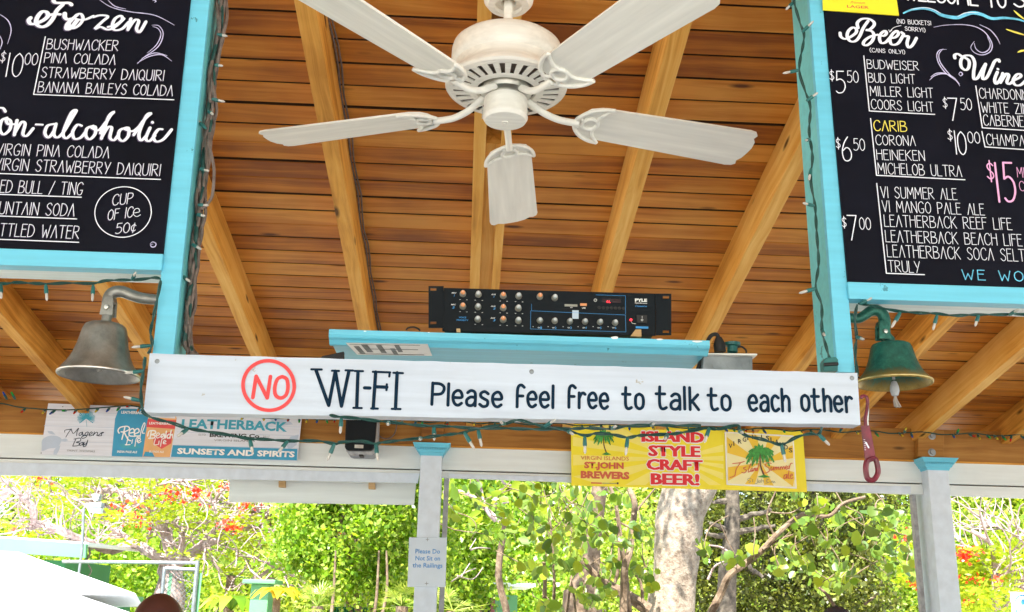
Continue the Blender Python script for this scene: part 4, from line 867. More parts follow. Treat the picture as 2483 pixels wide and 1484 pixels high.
def blade_mesh():
    L0, L1 = .195, .66; n = 24; out = []
    side = []
    for i in range(n+1):
        t = i/n; x = L0+(L1-L0)*t; hw = .058+.016*t
        side.append((x, hw))
    o_ = [(L0, -.030), (L0-.006, 0), (L0, .030), (L0+.012, .048)]+[(x, h) for x, h in side[2:-2]]
    o_ += [(L1-.030, .0735), (L1-.012, .070), (L1-.004, .062), (L1-.008, .048), (L1+.0, .034), (L1+.004, .012), (L1+.006, -.01), (L1+.002, -.034), (L1-.008, -.048), (L1-.004, -.060), (L1-.012, -.070), (L1-.030, -.0735)]
    o_ += [(x, -h) for x, h in reversed(side[2:-2])]+[(L0+.012, -.048)]
    nn = len(o_); vs_ = [(x, y, -.0028) for x, y in o_]+[(x, y, .0028) for x, y in o_]
    fs = [tuple(range(nn-1, -1, -1)), tuple(range(nn, 2*nn))]+[(i, (i+1) % nn, nn+(i+1) % nn, nn+i) for i in range(nn)]
    me = bpy.data.meshes.new('blade'); me.from_pydata(vs_, [], fs); me.materials.append(M['blade']); return me
def bracket_mesh():
    bb = B()
    # curved arm from the rotor out to the blade, then the pierced holder ring with two teardrops and a small ring
    bb.tube(catmull([(.045, 0, .040), (.070, 0, .024), (.100, 0, .004), (.135, 0, -.008), (.168, 0, -.010), (.188, 0, -.009)], 5), [.011]+[.0088]*24+[.010], 10)
    z = -.0065
    def loop(pts, r=.0052): bb.tube(catmull([(x, y, z) for x, y in pts], 5, True), r, 8, caps=False)
    def arc(pts, r=.0055): bb.tube(catmull([(x, y, z) for x, y in pts], 6), r, 8)
    arc([(.262, -.066), (.235, -.062), (.205, -.046), (.186, -.022), (.180, 0), (.186, .022), (.205, .046), (.235, .062), (.262, .066)], .0052)
    arc([(.262, -.066), (.244, -.046), (.234, -.024), (.240, 0)], .0045); arc([(.262, .066), (.244, .046), (.234, .024), (.240, 0)], .0045)
    loop([(.219+.0195*math.cos(a), .0195*math.sin(a)) for a in np.linspace(0, 2*PI, 9)[:-1]], .0052)
    arc([(.187, .020), (.196, .012), (.202, .008)], .0045); arc([(.187, -.020), (.196, -.012), (.202, -.008)], .0045)
    me = bpy.data.meshes.new('blade_bracket'); me.from_pydata(bb.v, [], bb.f)
    for p in me.polygons: p.use_smooth = True
    me.materials.append(M['fan']); return me
def scr_mesh():
    bb = B()
    for x, y in ((.250, .055), (.250, -.055), (.236, 0)): bb.lathe([(.0001, -.0125), (.0032, -.0118), (.004, -.010)], 10, M=Matrix.Translation((x, y, 0)))
    me = bpy.data.meshes.new('screws'); me.from_pydata(bb.v, [], bb.f); me.materials.append(M['fan']); return me
bm_, br_ = blade_mesh(), bracket_mesh()
for k in range(5):
    a = PI/2-(FTH+k*2*PI/5)
    MM = Matrix.Translation(FC+Vector((0, 0, -.0))) @ Matrix.Rotation(a, 4, 'Z') @ Matrix.Rotation(R(-12+[-2, 0, 1, -1, 2][k]), 4, 'X') @ Matrix.Rotation(R([3.6, 0.6, 0, .5, -.4][k]), 4, 'Y')
    for nm, me in (('blade', bm_), ('blade_bracket', br_)):
        o = bpy.data.objects.new(nm, me); C.objects.link(o); o.parent = fan; o.matrix_parent_inverse = Matrix.Translation(FC).inverted(); o.matrix_basis = MM

# ================================================================== BELLS
def bell(name, label, uL, uR, vr, vtop, pivot, arm, mat, Y, group=None, clap=None):
    "rim from uL to uR at height vr, shoulder at vtop"
    a, b_ = at(uL, vr, Y), at(uR, vr, Y); c_ = (a+b_)/2; r_ = (b_-a).length/2*.985; c_.z = (a.z+b_.z)/2; h_ = at((uL+uR)/2, vtop, Y).z-c_.z
    e = empty(name, c_, label, 'bell', 'ship bells hanging at both ends of the sign')
    T = Matrix.Translation(c_)
    pr = [(.93, .02), (.985, .0), (1.0, .015), (.985, .05), (.90, .15), (.80, .25), (.70, .40), (.625, .58), (.575, .75), (.54, .88), (.50, .955), (.42, .99), (.15, 1.0), (.001, 1.0)]
    inner = [(.93, .02), (.84, .12), (.68, .30), (.56, .55), (.50, .80), (.40, .90), (.001, .90)]
    bb = B(); bb.lathe([(p*r_, q*h_) for p, q in pr], 48); bb.lathe([(p*r_, q*h_) for p, q in reversed(inner)], 48)
    o = bb.build('bell_body', M[mat], None, True); o.parent = e; o.location = (0, 0, 0)
    bb = B(); bb.tube([(.975*r_*math.cos(a), .975*r_*math.sin(a), .004) for a in np.linspace(0, 2*PI, 49)], .0022, 8); o = bb.build('rim', M['brass' if clap else 'steel'], None, True); o.parent = e
    bb = B(); pv = at(*pivot, Y); bb.tube([c_+Vector((0, 0, h_*.97)), c_+Vector((0, 0, h_*1.08)), pv], [.011, .009, .010], 10); bb.build('crown_stem', M[mat], e, True)
    bb = B()
    for sx in (-1, 1): bb.hexa([pv+Vector((x*1, y, z)) for x, y, z in [(-.012, sx*.009-.0025, -.014), (.012, sx*.009-.0025, -.014), (.012, sx*.009+.0025, -.014), (-.012, sx*.009+.0025, -.014), (-.010, sx*.009-.0025, .016), (.010, sx*.009-.0025, .016), (.010, sx*.009+.0025, .016), (-.010, sx*.009+.0025, .016)]])
    bb.hexa([pv+Vector(p) for p in [(-.010, -.0115, .012), (.010, -.0115, .012), (.010, .0115, .012), (-.010, .0115, .012), (-.008, -.0115, .022), (.008, -.0115, .022), (.008, .0115, .022), (-.008, .0115, .022)]])
    yk = bb.build('yoke', M[mat], e, bevel=.002)
    bb = B(); bb.lathe([(.0001, -.016), (.004, -.0155), (.005, -.011)], 12, M=Matrix.Translation(pv) @ Matrix.Rotation(-PI/2, 4, 'X')); bb.build('pivot_bolt', M['steel'], yk, True)
    bb = B(); P = catmull([at(*p, Y) for p in arm], 6); bb.tube(P, [.0092+.003*(i/len(P)) for i in range(len(P))], 12); bb.build('arm', M[mat], e, True)
    cl = bpy.data.objects.new('clapper', None)
    bb = B(); z0_ = h_*.82
    bb.tube([c_+Vector((0, 0, z0_)), c_+Vector((0, 0, h_*.12))], .003, 8)
    bb.lathe([(.0001, h_*.30), (.005, h_*.26), (.006, h_*.16), (.004, h_*.1), (.0001, .08*h_)] if not clap else [(.0001, h_*.10), (.005, h_*.06), (.008, -.06*h_), (.0085, -.16*h_), (.006, -.27*h_), (.0001, -.30*h_)], 16, M=T)
    cb = bb.build('clapper', M['greyf'] if clap else M['pewter'], e, True)
    if clap:
        bb = B(); zz = -.30*h_
        for k in range(26):
            a_ = random.uniform(0, 2*PI); s_ = random.uniform(.2, 1); bb.tube([c_+Vector((0, 0, zz+.004)), c_+Vector((.004*s_*math.cos(a_), .004*s_*math.sin(a_), zz-.008)), c_+Vector((.007*s_*math.cos(a_)+.003, .007*s_*math.sin(a_), zz-.015-random.uniform(0, .006)))], .0012, 4)
        bb.build('rope_tassel', M['rope'], cb)
    return e
kb = lambda x, y: (123.2+.2574*x, 665.4+.2574*y)
bell('ship_bell', 'dull grey pewter-coloured bell hanging left of the white sign', 139, 338, 914, 785, kb(548, 325), [kb(1010, 240), kb(930, 232), kb(850, 222), kb(760, 195), kb(680, 165), kb(610, 165), kb(560, 200), kb(545, 260), kb(548, 300)], 'pewter', 1.82)
kq = lambda x, y: (2033.3+.2491*x, 677.8+.2491*y)
bell('ship_bell', 'green verdigris bell with worn brassy rim hanging right of the white sign', 2078, 2258, 932, 833, kq(430, 520), [kq(100, 372), kq(190, 378), kq(250, 350), kq(310, 310), kq(375, 302), kq(425, 335), kq(448, 400), kq(440, 470), kq(432, 500)], 'patina', 1.86, clap=True)
# ---- bottle opener hanging at the end of the sign
oY = 1.752
op = empty('bottle_opener', at(2100, 962, oY), 'scratched red enamel bottle opener hanging at the right end of the white sign', 'bottle opener')
ko = lambda x, y: (1941+.5433*x, 677.8+.5433*y)
def flat(name, px, Y, th, mat, parent, bevel=.0005):
    P = [at(u, v, Y) for u, v in px]; n = len(P); vs_ = P+[p+Vector((0, th, 0)) for p in P]
    fs = [tuple(range(n-1, -1, -1)), tuple(range(n, 2*n))]+[(i, (i+1) % n, n+(i+1) % n, n+i) for i in range(n)]
    b = B(); b.add(vs_, fs); return b.build(name, mat, parent, bevel=bevel)
flat('opener_body', [ko(*p) for p in ((271, 652), (308, 650), (320, 700), (330, 760), (337, 800), (296, 815), (289, 800), (284, 750), (276, 700))], oY-.006, .003, M['opener'], op)
bb = B(); bb.tube(catmull([at(*ko(x, y), oY-.004) for x, y in ((270, 530), (276, 521), (292, 522), (299, 540), (298, 575), (290, 620), (291, 655))], 5), [.003]*31, 8); bb.build('hook_neck', M['opener'], op, True)
bb = B(); bb.tube(catmull([at(*ko(x, y), oY-.004) for x, y in ((299, 540), (302, 580), (300, 640), (312, 700), (322, 760), (333, 810))], 5), .0016, 6); bb.build('steel_edge', M['steel'], op, True)
bb = B(); bb.tube(catmull([at(*ko(x, y), oY-.004) for x, y in ((302, 806), (331, 800), (343, 830), (345, 865), (325, 895), (300, 888), (292, 855), (293, 825))], 5, True), .0048, 8, caps=False); bb.build('opener_ring', M['opener'], op, True)
i = Ink(oY-.0063)
for k in range(6): i.px([ko(282+k*.8, 715+k*9), ko(288+k*.8, 715+k*9)], 1.0, False)
i.px([ko(x, y) for x, y in ((292, 728), (304, 750))], 4, False); i.build('worn_print', M['chalk'], op)

# ================================================================== LIGHT STRINGS
def string_lights(name, label, path, bulbs, Y, rad=.0021, twist=True, small=1.0, bulbmat=None, group=None, jitY=.006, sub=5):
    e = empty(name, at(*path[0], Y), label, 'string lights', group)
    P = catmull([at(u, v, Y+random.uniform(-jitY, jitY)) for u, v in path], sub)
    if twist:      # two wires twisted round each other
        bb = B(); Q1 = []; Q2 = []; s_ = 0
        dens = []
        for a, b_ in zip(P, P[1:]):
            m = max(1, int((b_-a).length/.005)); dens += [a.lerp(b_, k/m) for k in range(m)]
        dens.append(P[-1])
        for k, p in enumerate(dens):
            t = (dens[min(k+1, len(dens)-1)]-dens[max(k-1, 0)]).normalized(); n1 = t.orthogonal().normalized(); n1 = Vector((0, -1, 0)); n1 = (n1-t*n1.dot(t)).normalized(); n2 = t.cross(n1)
            a = k*.55+.4*math.sin(k*.11); off = (n1*math.cos(a)+n2*math.sin(a))*rad*.75
            Q1.append(p+off); Q2.append(p-off)
        bb.tube(Q1, rad*.78, 5); bb.tube(Q2, rad*.78, 5)
    else: bb = B(); bb.tube(P, rad, 5)
    bb.build('wire', M['wire'], e, True)
    for bl in bulbs:
        (u0_, v0_), (u1_, v1_) = bl[0], bl[1]; yy = random.uniform(-.012, .004)*small
        a = at(u0_, v0_, Y); b_ = at(u1_, v1_, Y+yy)
        L_ = (b_-a).length; full = .030*small
        if L_ < full*.75:   # foreshortened ones point towards or away from us
            b_ = b_+Vector((0, -math.sqrt(max(0, full**2-L_**2)), 0))
        bb = B(); c_ = a.lerp(b_, .55); r_ = .0036*small
        if L_ > .04*small: r_ *= 1.1
        bb.tube([a, a.lerp(b_, .12), a.lerp(b_, .45), c_], [r_*.6, r_*.9, r_*1.05, r_*.95], 10); so_ = bb.build('bulb_socket', M['socket'], e, True)
        bb = B(); bb.tube([c_, a.lerp(b_, .70), a.lerp(b_, .88), a.lerp(b_, .95), b_], [r_*.62, r_*.72, r_*.66, r_*.4, r_*.08], 10); bb.build('bulb', M[bl[2]] if len(bl) > 2 else M['bulb'], so_, True)
    return e
wY = 1.722
string_lights('light_string', 'green wire light string with clear bulbs swagged lowest under the white sign', [(352, 866), (348, 899), (342, 940), (344, 985), (352, 1004), (382, 1017), (415, 1025), (457, 1039), (495, 1045), (551, 1054), (606, 1064), (640, 1065), (700, 1069), (770, 1069), (812, 1076), (827, 1072), (878, 1070), (910, 1076), (925, 1073), (959, 1069), (1013, 1063), (1051, 1058), (1094, 1053), (1126, 1049), (1143, 1042), (1175, 1037), (1224, 1028), (1253, 1019), (1283, 1025), (1321, 1034), (1364, 1040), (1417, 1056), (1444, 1051), (1486, 1054), (1522, 1061), (1545, 1057), (1569, 1055), (1619, 1053), (1642, 1051), (1681, 1044), (1720, 1038), (1741, 1041), (1788, 1031), (1793, 1044), (1811, 1057), (1851, 1066), (1895, 1078), (1929, 1061), (1963, 1052), (1985, 1053), (1993, 1036)],
    [((606, 1066), (613, 1099)), ((698, 1069), (674, 1098)), ((811, 1076), (793, 1118)), ((911, 1076), (916, 1118)), ((1020, 1062), (1020, 1072)), ((1126, 1049), (1151, 1091)), ((1224, 1028), (1212, 1031)), ((1321, 1034), (1345, 1023)), ((1418, 1058), (1418.6, 1101)), ((1522, 1061), (1517, 1105)), ((1619, 1054), (1605, 1072)), ((1720, 1038), (1708, 1074)), ((1792, 1046), (1791, 1056)), ((1895, 1078), (1905, 1122)), ((1985, 1053), (2012, 1080)), ((348, 899), (302, 905)), ((342, 972), (299, 962)), ((457, 1039), (437, 1064))], wY)
string_lights('light_string', 'green wire light string running tight below the middle of the white sign', [(800, 1006), (819, 1010), (865, 1014), (911, 1020), (959, 1025), (1013, 1031), (1051, 1033), (1094, 1034), (1156, 1039), (1213, 1038), (1267, 1040), (1321, 1041), (1364, 1040), (1400, 1039), (1434, 1038), (1480, 1040), (1522, 1033), (1577, 1031), (1642, 1032), (1700, 1032)],
    [((828, 1014), (825, 1052)), ((943, 1024), (943, 1037)), ((1052, 1033), (1053, 1069)), ((1159, 1040), (1168, 1084)), ((1483, 1040), (1488, 1040)), ((1577, 1031), (1580, 1033)), ((1374, 1042), (1387, 1060))], wY+.012)
string_lights('light_string', 'green wire light string along the white underside of the left menu board', [(-200, 690), (0, 688), (40, 685), (110, 688), (166, 686), (226, 687), (259, 680), (332, 678), (375, 673), (389, 677)], [((2, 690), (3, 725)), ((111, 690), (114, 730)), ((226, 692), (224, 731)), ((320, 679), (340, 670)), ((-100, 690), (-102, 725))], 1.80)
string_lights('light_string', 'green wire light string down the outer side of the left cyan post', [(390, 680), (380, 730), (371, 775), (365, 806), (369, 833), (360, 858)], [((366, 838), (318, 842))], 1.79)
string_lights('light_string', 'green wire light string down the inner side of the right cyan post', [(1920, -60), (1925, 0), (1940, 55), (1950, 90), (1938, 166), (1952, 219), (1965, 259), (1962, 319), (1970, 379), (1966, 438), (1976, 498), (1980, 563), (1985, 638), (1978, 697), (1992, 739), (1993, 800), (2003, 840), (2011, 868)],
    [((1925, 4), (1905, 24)), ((1945, 78), (1965, 64)), ((1938, 170), (1897, 178)), ((1955, 245), (1984, 224)), ((1964, 338), (1944, 352)), ((1967, 408), (1961, 438)), ((1974, 499), (1946, 492)), ((1980, 699), (1937, 711)), ((1993, 800), (1990, 822))], PY-.008)
string_lights('light_string', 'green wire light string along the white underside of the right menu board', [(2081, 736), (2103, 739), (2133, 746), (2183, 755), (2233, 759), (2270, 760), (2311, 765), (2373, 763), (2430, 763), (2483, 762), (2650, 768)], [((2085, 737), (2115, 722)), ((2183, 758), (2161, 795)), ((2272, 764), (2262, 801)), ((2373, 764), (2364, 792)), ((2447, 764), (2452, 760)), ((2560, 768), (2556, 800))], PY)
string_lights('light_string', 'twisted green light wire hanging down beside the verdigris bell', [(2079, 738), (2073, 772), (2077, 817), (2074, 852), (2078, 897), (2080, 915)], [((2077, 817), (2083, 832))], 1.795)
pg = empty('green_outlet', at(2012, 900, PY), 'dark green outlet block strapped to the foot of the right cyan post', 'outlet')
flat('outlet_body', [(1996, 876), (2003, 867), (2027, 865), (2033, 872), (2032, 900), (1998, 901)], PY-.012, .02, M['socket'], pg, .002)
bb = B(); bb.tube([at(1998, 884, PY-.015), at(2032, 882, PY-.015)], .003, 6); bb.build('strap', M['blackr'], pg)
# brown cable bundle beside the left post with its bulbs
cp = [(545, -60), (540, 0), (532, 87), (516, 174), (513, 240), (508, 305), (499, 392), (488, 480), (479, 567), (471, 647), (463, 713), (455, 780), (455, 833), (468, 861)]
cb = empty('cable_bundle', at(*cp[-1], PY+.05), 'thick weathered brown cable bundle with clear bulbs beside the left cyan post', 'cable bundle')
for j in range(9):
    bb = B(); ph = j*1.3; off = (j-4)*2.3
    pts = [at(u+off*(.9+.3*math.sin(k*1.1+ph))+3.2*math.sin(k*2.1+ph*2), v, PY+.045+.012*math.sin(k*1.7+ph)) for k, (u, v) in enumerate([cp[i].__class__((line(t, (0, cp[i][0]), (1, cp[i+1][0])), line(t, (0, cp[i][1]), (1, cp[i+1][1])))) if False else (cp[i][0]+(cp[i+1][0]-cp[i][0])*t, cp[i][1]+(cp[i+1][1]-cp[i][1])*t) for i in range(len(cp)-1) for t in (0, .5)]+[cp[-1]])]
    bb.tube(catmull(pts, 4), random.uniform(.0024, .0042), 6); bb.build('cable', M[['brownw', 'brownw', 'wire'][j % 3] if j % 4 else 'brownw'], cb, True)
bb = B(); bb.tube(catmull([at(u, v, PY+.02) for u, v in ((506, 350), (512, 372), (519, 414), (515, 471), (503, 494), (488, 506))], 6), .003, 7); bb.build('loop_cable', M['brownw'], cb, True)
for a, b_ in (((527, 83), (552, 88)), ((520, 157), (541, 160)), ((514, 240), (546, 247)), ((500, 312), (470, 283)), ((484, 409), (508, 415)), ((480, 497), (507, 498)), ((478, 520), (498, 524)), ((466, 592), (489, 605)), ((440, 668), (462, 684)), ((505, 270), (518, 278))):
    A_, B_ = at(*a, PY+.02), at(*b_, PY+.018); bb = B(); c_ = A_.lerp(B_, .5); bb.tube([A_, A_.lerp(B_, .25), c_], [.0025, .0038, .0036], 8); s1 = bb.build('bulb_socket', M['socket'], cb, True)
    bb = B(); bb.tube([c_, A_.lerp(B_, .85), B_], [.0026, .0025, .0004], 8); bb.build('bulb', M['bulb'], s1, True)

# far string with coloured bulbs along the header beam
cn = dict(r='bulb_red', g='bulb_green', b='bulb_blue', y='bulb_yellow', o='bulb_orange')
fb = [(17, 968, 'b', -1), (37, 968, 'g', -1), (61, 991, 'r', 1), (111, 993, 'y', 1), (134, 995, 'b', 1), (161, 995, 'g', .4), (186, 993, 'r', 1), (215, 992, 'o', 1), (239, 990, 'y', 1), (266, 989, 'b', 1), (291, 986, 'g', 1), (315, 984, 'r', .5), (340, 988, 'o', 1)]
e = string_lights('coloured_light_string', 'thin string of coloured bulbs on the header beam, left part above the grey banner', [(-300, 965), (-100, 970), (0, 978), (45, 987), (89, 991), (115, 993), (164, 994), (216, 991), (253, 988), (290, 985), (318, 984), (350, 989), (420, 1000), (480, 1007), (560, 1008)], [((u, v), (u-(6 if k == 4 else 1), v+14*d), cn[c]) for k, (u, v, c, d) in enumerate(fb)], 5.60, rad=.0035, twist=False, small=2.0, group='coloured bulb strings on the header beam')
fb2 = [(590, 'y'), (640, 'y'), (668, 'b'), (700, 'r'), (726, 'g'), (745, 'y'), (770, 'b'), (792, 'g'), (812, 'r'), (960, 'r'), (975, 'y'), (1010, 'b'), (1026, 'g'), (1085, 'r'), (1152, 'y'), (1200, 'b'), (1313, 'g'), (1336, 'r'), (1411, 'g'), (1432, 'g'), (1456, 'r'), (1478, 'b'), (1526, 'b'), (1582, 'y'), (1617, 'g'), (1668, 'g'), (1688, 'b'), (1758, 'b'), (1780, 'g'), (1802, 'r'), (1825, 'o'), (1850, 'b'), (1900, 'g'), (1942, 'o'),
       (1965, 'y'), (2036, 'r'), (2077, 'y'), (2122, 'g'), (2180, 'y'), (2192, 'y'), (2209, 'b'), (2310, 'b'), (2320, 'g'), (2350, 'r'), (2370, 'y'), (2392, 'g'), (2409, 'y'), (2429, 'g'), (2453, 'r'), (2475, 'b')]
vline = lambda u: line(u, (560, 1010), (1400, 1030)) if u < 1400 else line(u, (1400, 1030), (2483, 1056))
string_lights('coloured_light_string', 'thin string of coloured bulbs along the header beam, from the speaker to the right edge', [(u, vline(u)+3*math.sin(u*.05)) for u in range(560, 2900, 40)], [((u, vline(u)+1), (u+random.uniform(-5, 5), vline(u)+random.choice((13, 15, 16, 10, -9) if u > 1960 else (12, 14, 11))), cn[c]) for u, c in fb2], 5.585, rad=.0035, twist=False, small=2.0, group='coloured bulb strings on the header beam')

# ================================================================== SPEAKER
spY = 5.50
sp = empty('wall_speaker', at(875, 1060, spY), 'black wall speaker with silver badge mounted on the header beam behind the sign', 'speaker')
ks = lambda x, y: (770.2+x*.08686, 998.2+y*.08686)
flat('grille_front', [ks(*p) for p in ((790, 100), (1660, 130), (1590, 960), (1540, 1060), (1480, 1090), (860, 1090), (790, 1060), (750, 980))], spY, .03, M['blackp'], sp, .01)
flat('cabinet', [ks(*p) for p in ((800, 120), (1680, 150), (1640, 1100), (1580, 1180), (1500, 1215), (940, 1205), (850, 1170), (790, 1080))], spY+.031, .16, M['greyf'], sp, .012)
flat('badge', [ks(*p) for p in ((1035, 920), (1280, 930), (1272, 1022), (1030, 1012))], spY-.002, .002, M['steel'], sp, 0)
flat('bracket', [ks(*p) for p in ((1155, 1190), (1275, 1195), (1275, 1250), (1155, 1245))], spY+.02, .06, M['blackr'], sp, .002)
bb = B(); bb.tube(catmull([at(*ks(x, y), 5.7) for x, y in ((1730, 680), (1800, 730), (1930, 755), (2060, 710), (2150, 600), (2200, 420), (2210, 320))], 5), .004, 6); bb.build('speaker_cable', M['brownw'], sp, True)

# ================================================================== BANNERS
bY = 5.70
lb = empty('brewery_banner', at(410, 1110, bY), 'white plank-look banner with beer cans and teal brewery lettering under the sign', 'banner')
quad_board('banner_sheet', [(117, 978), (733, 1002), (720.5, 1117.5), (98, 1102)], bY, .004, M['bnw'], lb, 0)
kl = lambda x, y: (.3321*x, 646.9+.3321*y); km = lambda x, y: (.1489*x, 955+.1489*y)
LI = bY-.0006
SHC = [0]
def shape(parent, name, pts, mat, Y=LI, curve=False):
    SHC[0] += 1; i = Ink(Y-.000012*SHC[0]); i.poly(pts, curve=curve); return i.build(name, M[mat], parent)
i = Ink(LI)
for a, b_ in ((km(780, 282), km(1960, 322)), (km(720, 518), km(1880, 550)), (km(700, 770), km(1860, 800)), (kl(1290, 1205), kl(2180, 1235)), (kl(1290, 1300), kl(2170, 1325)), (kl(1300, 1145), kl(2190, 1170))): i.px([a, b_], .9, False)
i.build('board_lines', M['bpale'], lb)
shape(lb, 'leaf_shape', [km(*p) for p in ((770, 600), (850, 610), (905, 665), (850, 660), (790, 640))], 'bpale'); shape(lb, 'leaf_shape', [km(*p) for p in ((690, 750), (780, 690), (880, 680), (960, 700), (1000, 740), (970, 830), (900, 880), (800, 890), (690, 930), (680, 860))], 'bpale', curve=True)
shape(lb, 'leaf_shape', [km(*p) for p in ((1000, 740), (1070, 725), (1112, 755), (1060, 775), (1000, 765))], 'bpale'); shape(lb, 'leaf_shape', [km(*p) for p in ((930, 850), (985, 840), (960, 920), (920, 990), (870, 985), (880, 920))], 'bpale')
shape(lb, 'leaf_shape', [kl(*p) for p in ((2120, 1240), (2180, 1225), (2165, 1300), (2110, 1340), (2090, 1300))], 'bpale'); shape(lb, 'leaf_shape', [kl(*p) for p in ((1950, 1090), (2080, 1100), (2140, 1150), (2060, 1160), (1990, 1130))], 'bpale')
i = Ink(LI-.0002)
for a in np.linspace(-.65, PI+.65, 34): i.px([km(1405, 400), km(1405+150*math.cos(a)*random.uniform(.85, 1.0), 400-140*math.sin(a)*random.uniform(.85, 1))], 1.3, False)
i.px([km(1405, 430), km(1415, 530)], 1, False); i.build('palm_burst', M['bteal'], lb)
i = Ink(LI-.0004)
for st in ([(1055, 625), (1060, 592), (1150, 577)], [(1160, 570), (1110, 640), (1072, 705)], [(1160, 570), (1195, 645), (1280, 558), (1255, 620), (1248, 680)], [(1340, 622), (1295, 640), (1290, 678), (1325, 665), (1345, 620), (1345, 675), (1372, 668)],
           [(1432, 620), (1395, 635), (1385, 678), (1420, 668), (1442, 620), (1405, 700), (1345, 725), (1330, 702), (1400, 670)], [(1440, 672), (1500, 642), (1490, 620), (1457, 645), (1462, 685), (1512, 668)],
           [(1537, 618), (1520, 680)], [(1525, 665), (1570, 625), (1590, 638), (1578, 680), (1620, 662), (1655, 632), (1690, 628), (1652, 650), (1655, 680), (1600, 685)],
           [(1205, 738), (1300, 722), (1312, 762), (1240, 790), (1290, 800), (1272, 842), (1185, 852)], [(1242, 730), (1210, 790), (1185, 850)], [(1352, 790), (1302, 808), (1300, 840), (1340, 825), (1357, 790), (1352, 842)],
           [(1372, 790), (1370, 830), (1412, 800), (1432, 748), (1402, 840), (1362, 862), (1358, 835)]): i.px([km(*p) for p in st], 1.7)
i.build('script_lettering', M['navy'], lb)
def ptxt(parent, t_, x0, y0, x1, y1, sl_, mat, f=kl, Y=LI-.0016, **kw): a = f(x0, y0); b_ = f(x1, y1); return print_text(parent, Y, t_, (*a, *b_, sl_), M[mat], **kw)
ptxt(lb, 'SAINT THOMAS', 1090, 905, 1545, 935, .035, 'greyink', km)
def can(pts, mat, x):
    return shape(lb, 'printed_can', [x(*p) for p in pts], mat, LI-.0001)
can([(862, 1050), (890, 1035), (1050, 1040), (1075, 1062), (1082, 1100), (1040, 1388), (815, 1382), (840, 1110)], 'bblue', kl)
can([(1078, 1120), (1100, 1075), (1280, 1080), (1290, 1110), (1240, 1390), (1040, 1388)], 'boran', kl)
can([(1090, 1062), (1270, 1072), (1282, 1108), (1082, 1098)], 'bnw', kl); can([(1080, 1110), (1288, 1120), (1276, 1185), (1068, 1170)], 'bcanr', kl); can([(1120, 1240), (1262, 1200), (1250, 1290), (1180, 1330), (1120, 1290)], 'bcanr', kl)
can([(1045, 1385), (1060, 1350), (1110, 1352), (1130, 1388)], 'bblue', kl)
can([(868, 1300), (900, 1290), (960, 1305), (1000, 1295), (1030, 1320), (980, 1330), (900, 1325)], 'bteal', kl)
ptxt(lb, 'LEATHERBACK', 885, 1050, 1055, 1072, .03, 'wht', bold=.03); ptxt(lb, 'LEATHERBACK', 1088, 1132, 1268, 1150, .03, 'wht', bold=.03); ptxt(lb, 'INDIA PALE ALE', 855, 1340, 1000, 1357, .03, 'wht', bold=.03); ptxt(lb, 'BLONDE ALE', 1090, 1340, 1195, 1356, .03, 'wht', bold=.02)
for sc_, ox, oy in ((1, 0, 0),):
    i = Ink(LI-.0018)
    for st in ([(870, 1215), (862, 1195), (880, 1172), (930, 1165), (945, 1185), (910, 1205), (885, 1205)], [(912, 1172), (890, 1260)], [(905, 1205), (935, 1260), (955, 1270)], [(945, 1215), (980, 1205), (972, 1182), (948, 1195), (945, 1232), (985, 1238)], [(985, 1220), (1015, 1205), (1008, 1182), (985, 1195), (985, 1232), (1022, 1235)], [(1020, 1255), (1035, 1180), (1052, 1140), (1058, 1155), (1040, 1210), (1055, 1215)],
               [(935, 1240), (925, 1290), (915, 1300), (950, 1298)], [(968, 1262), (962, 1290)], [(985, 1310), (995, 1255), (1010, 1245), (1000, 1275)], [(1005, 1275), (1025, 1265), (1020, 1250), (1005, 1262), (1010, 1285), (1030, 1275)],
               [(1078, 1235), (1090, 1200), (1130, 1198), (1135, 1215), (1105, 1225), (1130, 1232), (1125, 1250), (1085, 1252)], [(1105, 1200), (1095, 1255)], [(1140, 1238), (1165, 1225), (1155, 1212), (1140, 1230), (1148, 1250), (1172, 1240)], [(1198, 1220), (1178, 1228), (1180, 1248), (1200, 1225), (1200, 1248)], [(1215, 1200), (1208, 1250)], [(1235, 1222), (1220, 1235), (1225, 1252), (1240, 1245)], [(1250, 1195), (1240, 1252)], [(1243, 1240), (1258, 1222), (1260, 1250)],
               [(1135, 1255), (1125, 1298), (1150, 1298)], [(1162, 1272), (1158, 1298)], [(1172, 1312), (1182, 1262), (1198, 1255)], [(1195, 1285), (1212, 1275), (1200, 1268), (1192, 1290), (1212, 1292)]): i.px([kl(*p) for p in st], 3.0 if st[0][1] < 1238 else 2.2)
    i.build('script_lettering', M['wht'], lb)
print_text(lb, LI-.0016, 'LEATHERBACK', (*kl(1322, 1108), *kl(2095, 1182), .03), M['bteal'], bold=.035, shear=0, arch=.08)
ptxt(lb, 'BREWING Co', 1530, 1212, 1893, 1243, .022, 'blk', bold=.035); ptxt(lb, 'ESTD', 1450, 1218, 1502, 1232, .022, 'greyink'); ptxt(lb, '2017', 1920, 1232, 1968, 1245, .022, 'greyink'); ptxt(lb, 'VIRGIN ISLANDS', 1562, 1258, 1860, 1273, .022, 'greyink')
shape(lb, 'blue_band', [kl(*p) for p in ((1262, 1302), (2172, 1330), (2167, 1414), (1248, 1388))], 'bblue')
print_text(lb, LI-.0018, 'SUNSETS AND SPIRITS', (*kl(1292, 1320), *kl(2150, 1366), .030), M['wht'], bold=.04)
for p in (km(1020, 208), kl(2180, 1100), kl(300, 1360)):
    i = Ink(LI); i.px([p, (p[0]+.5, p[1])], 2.6, False); i.build('grommet', M['greyink'], lb)

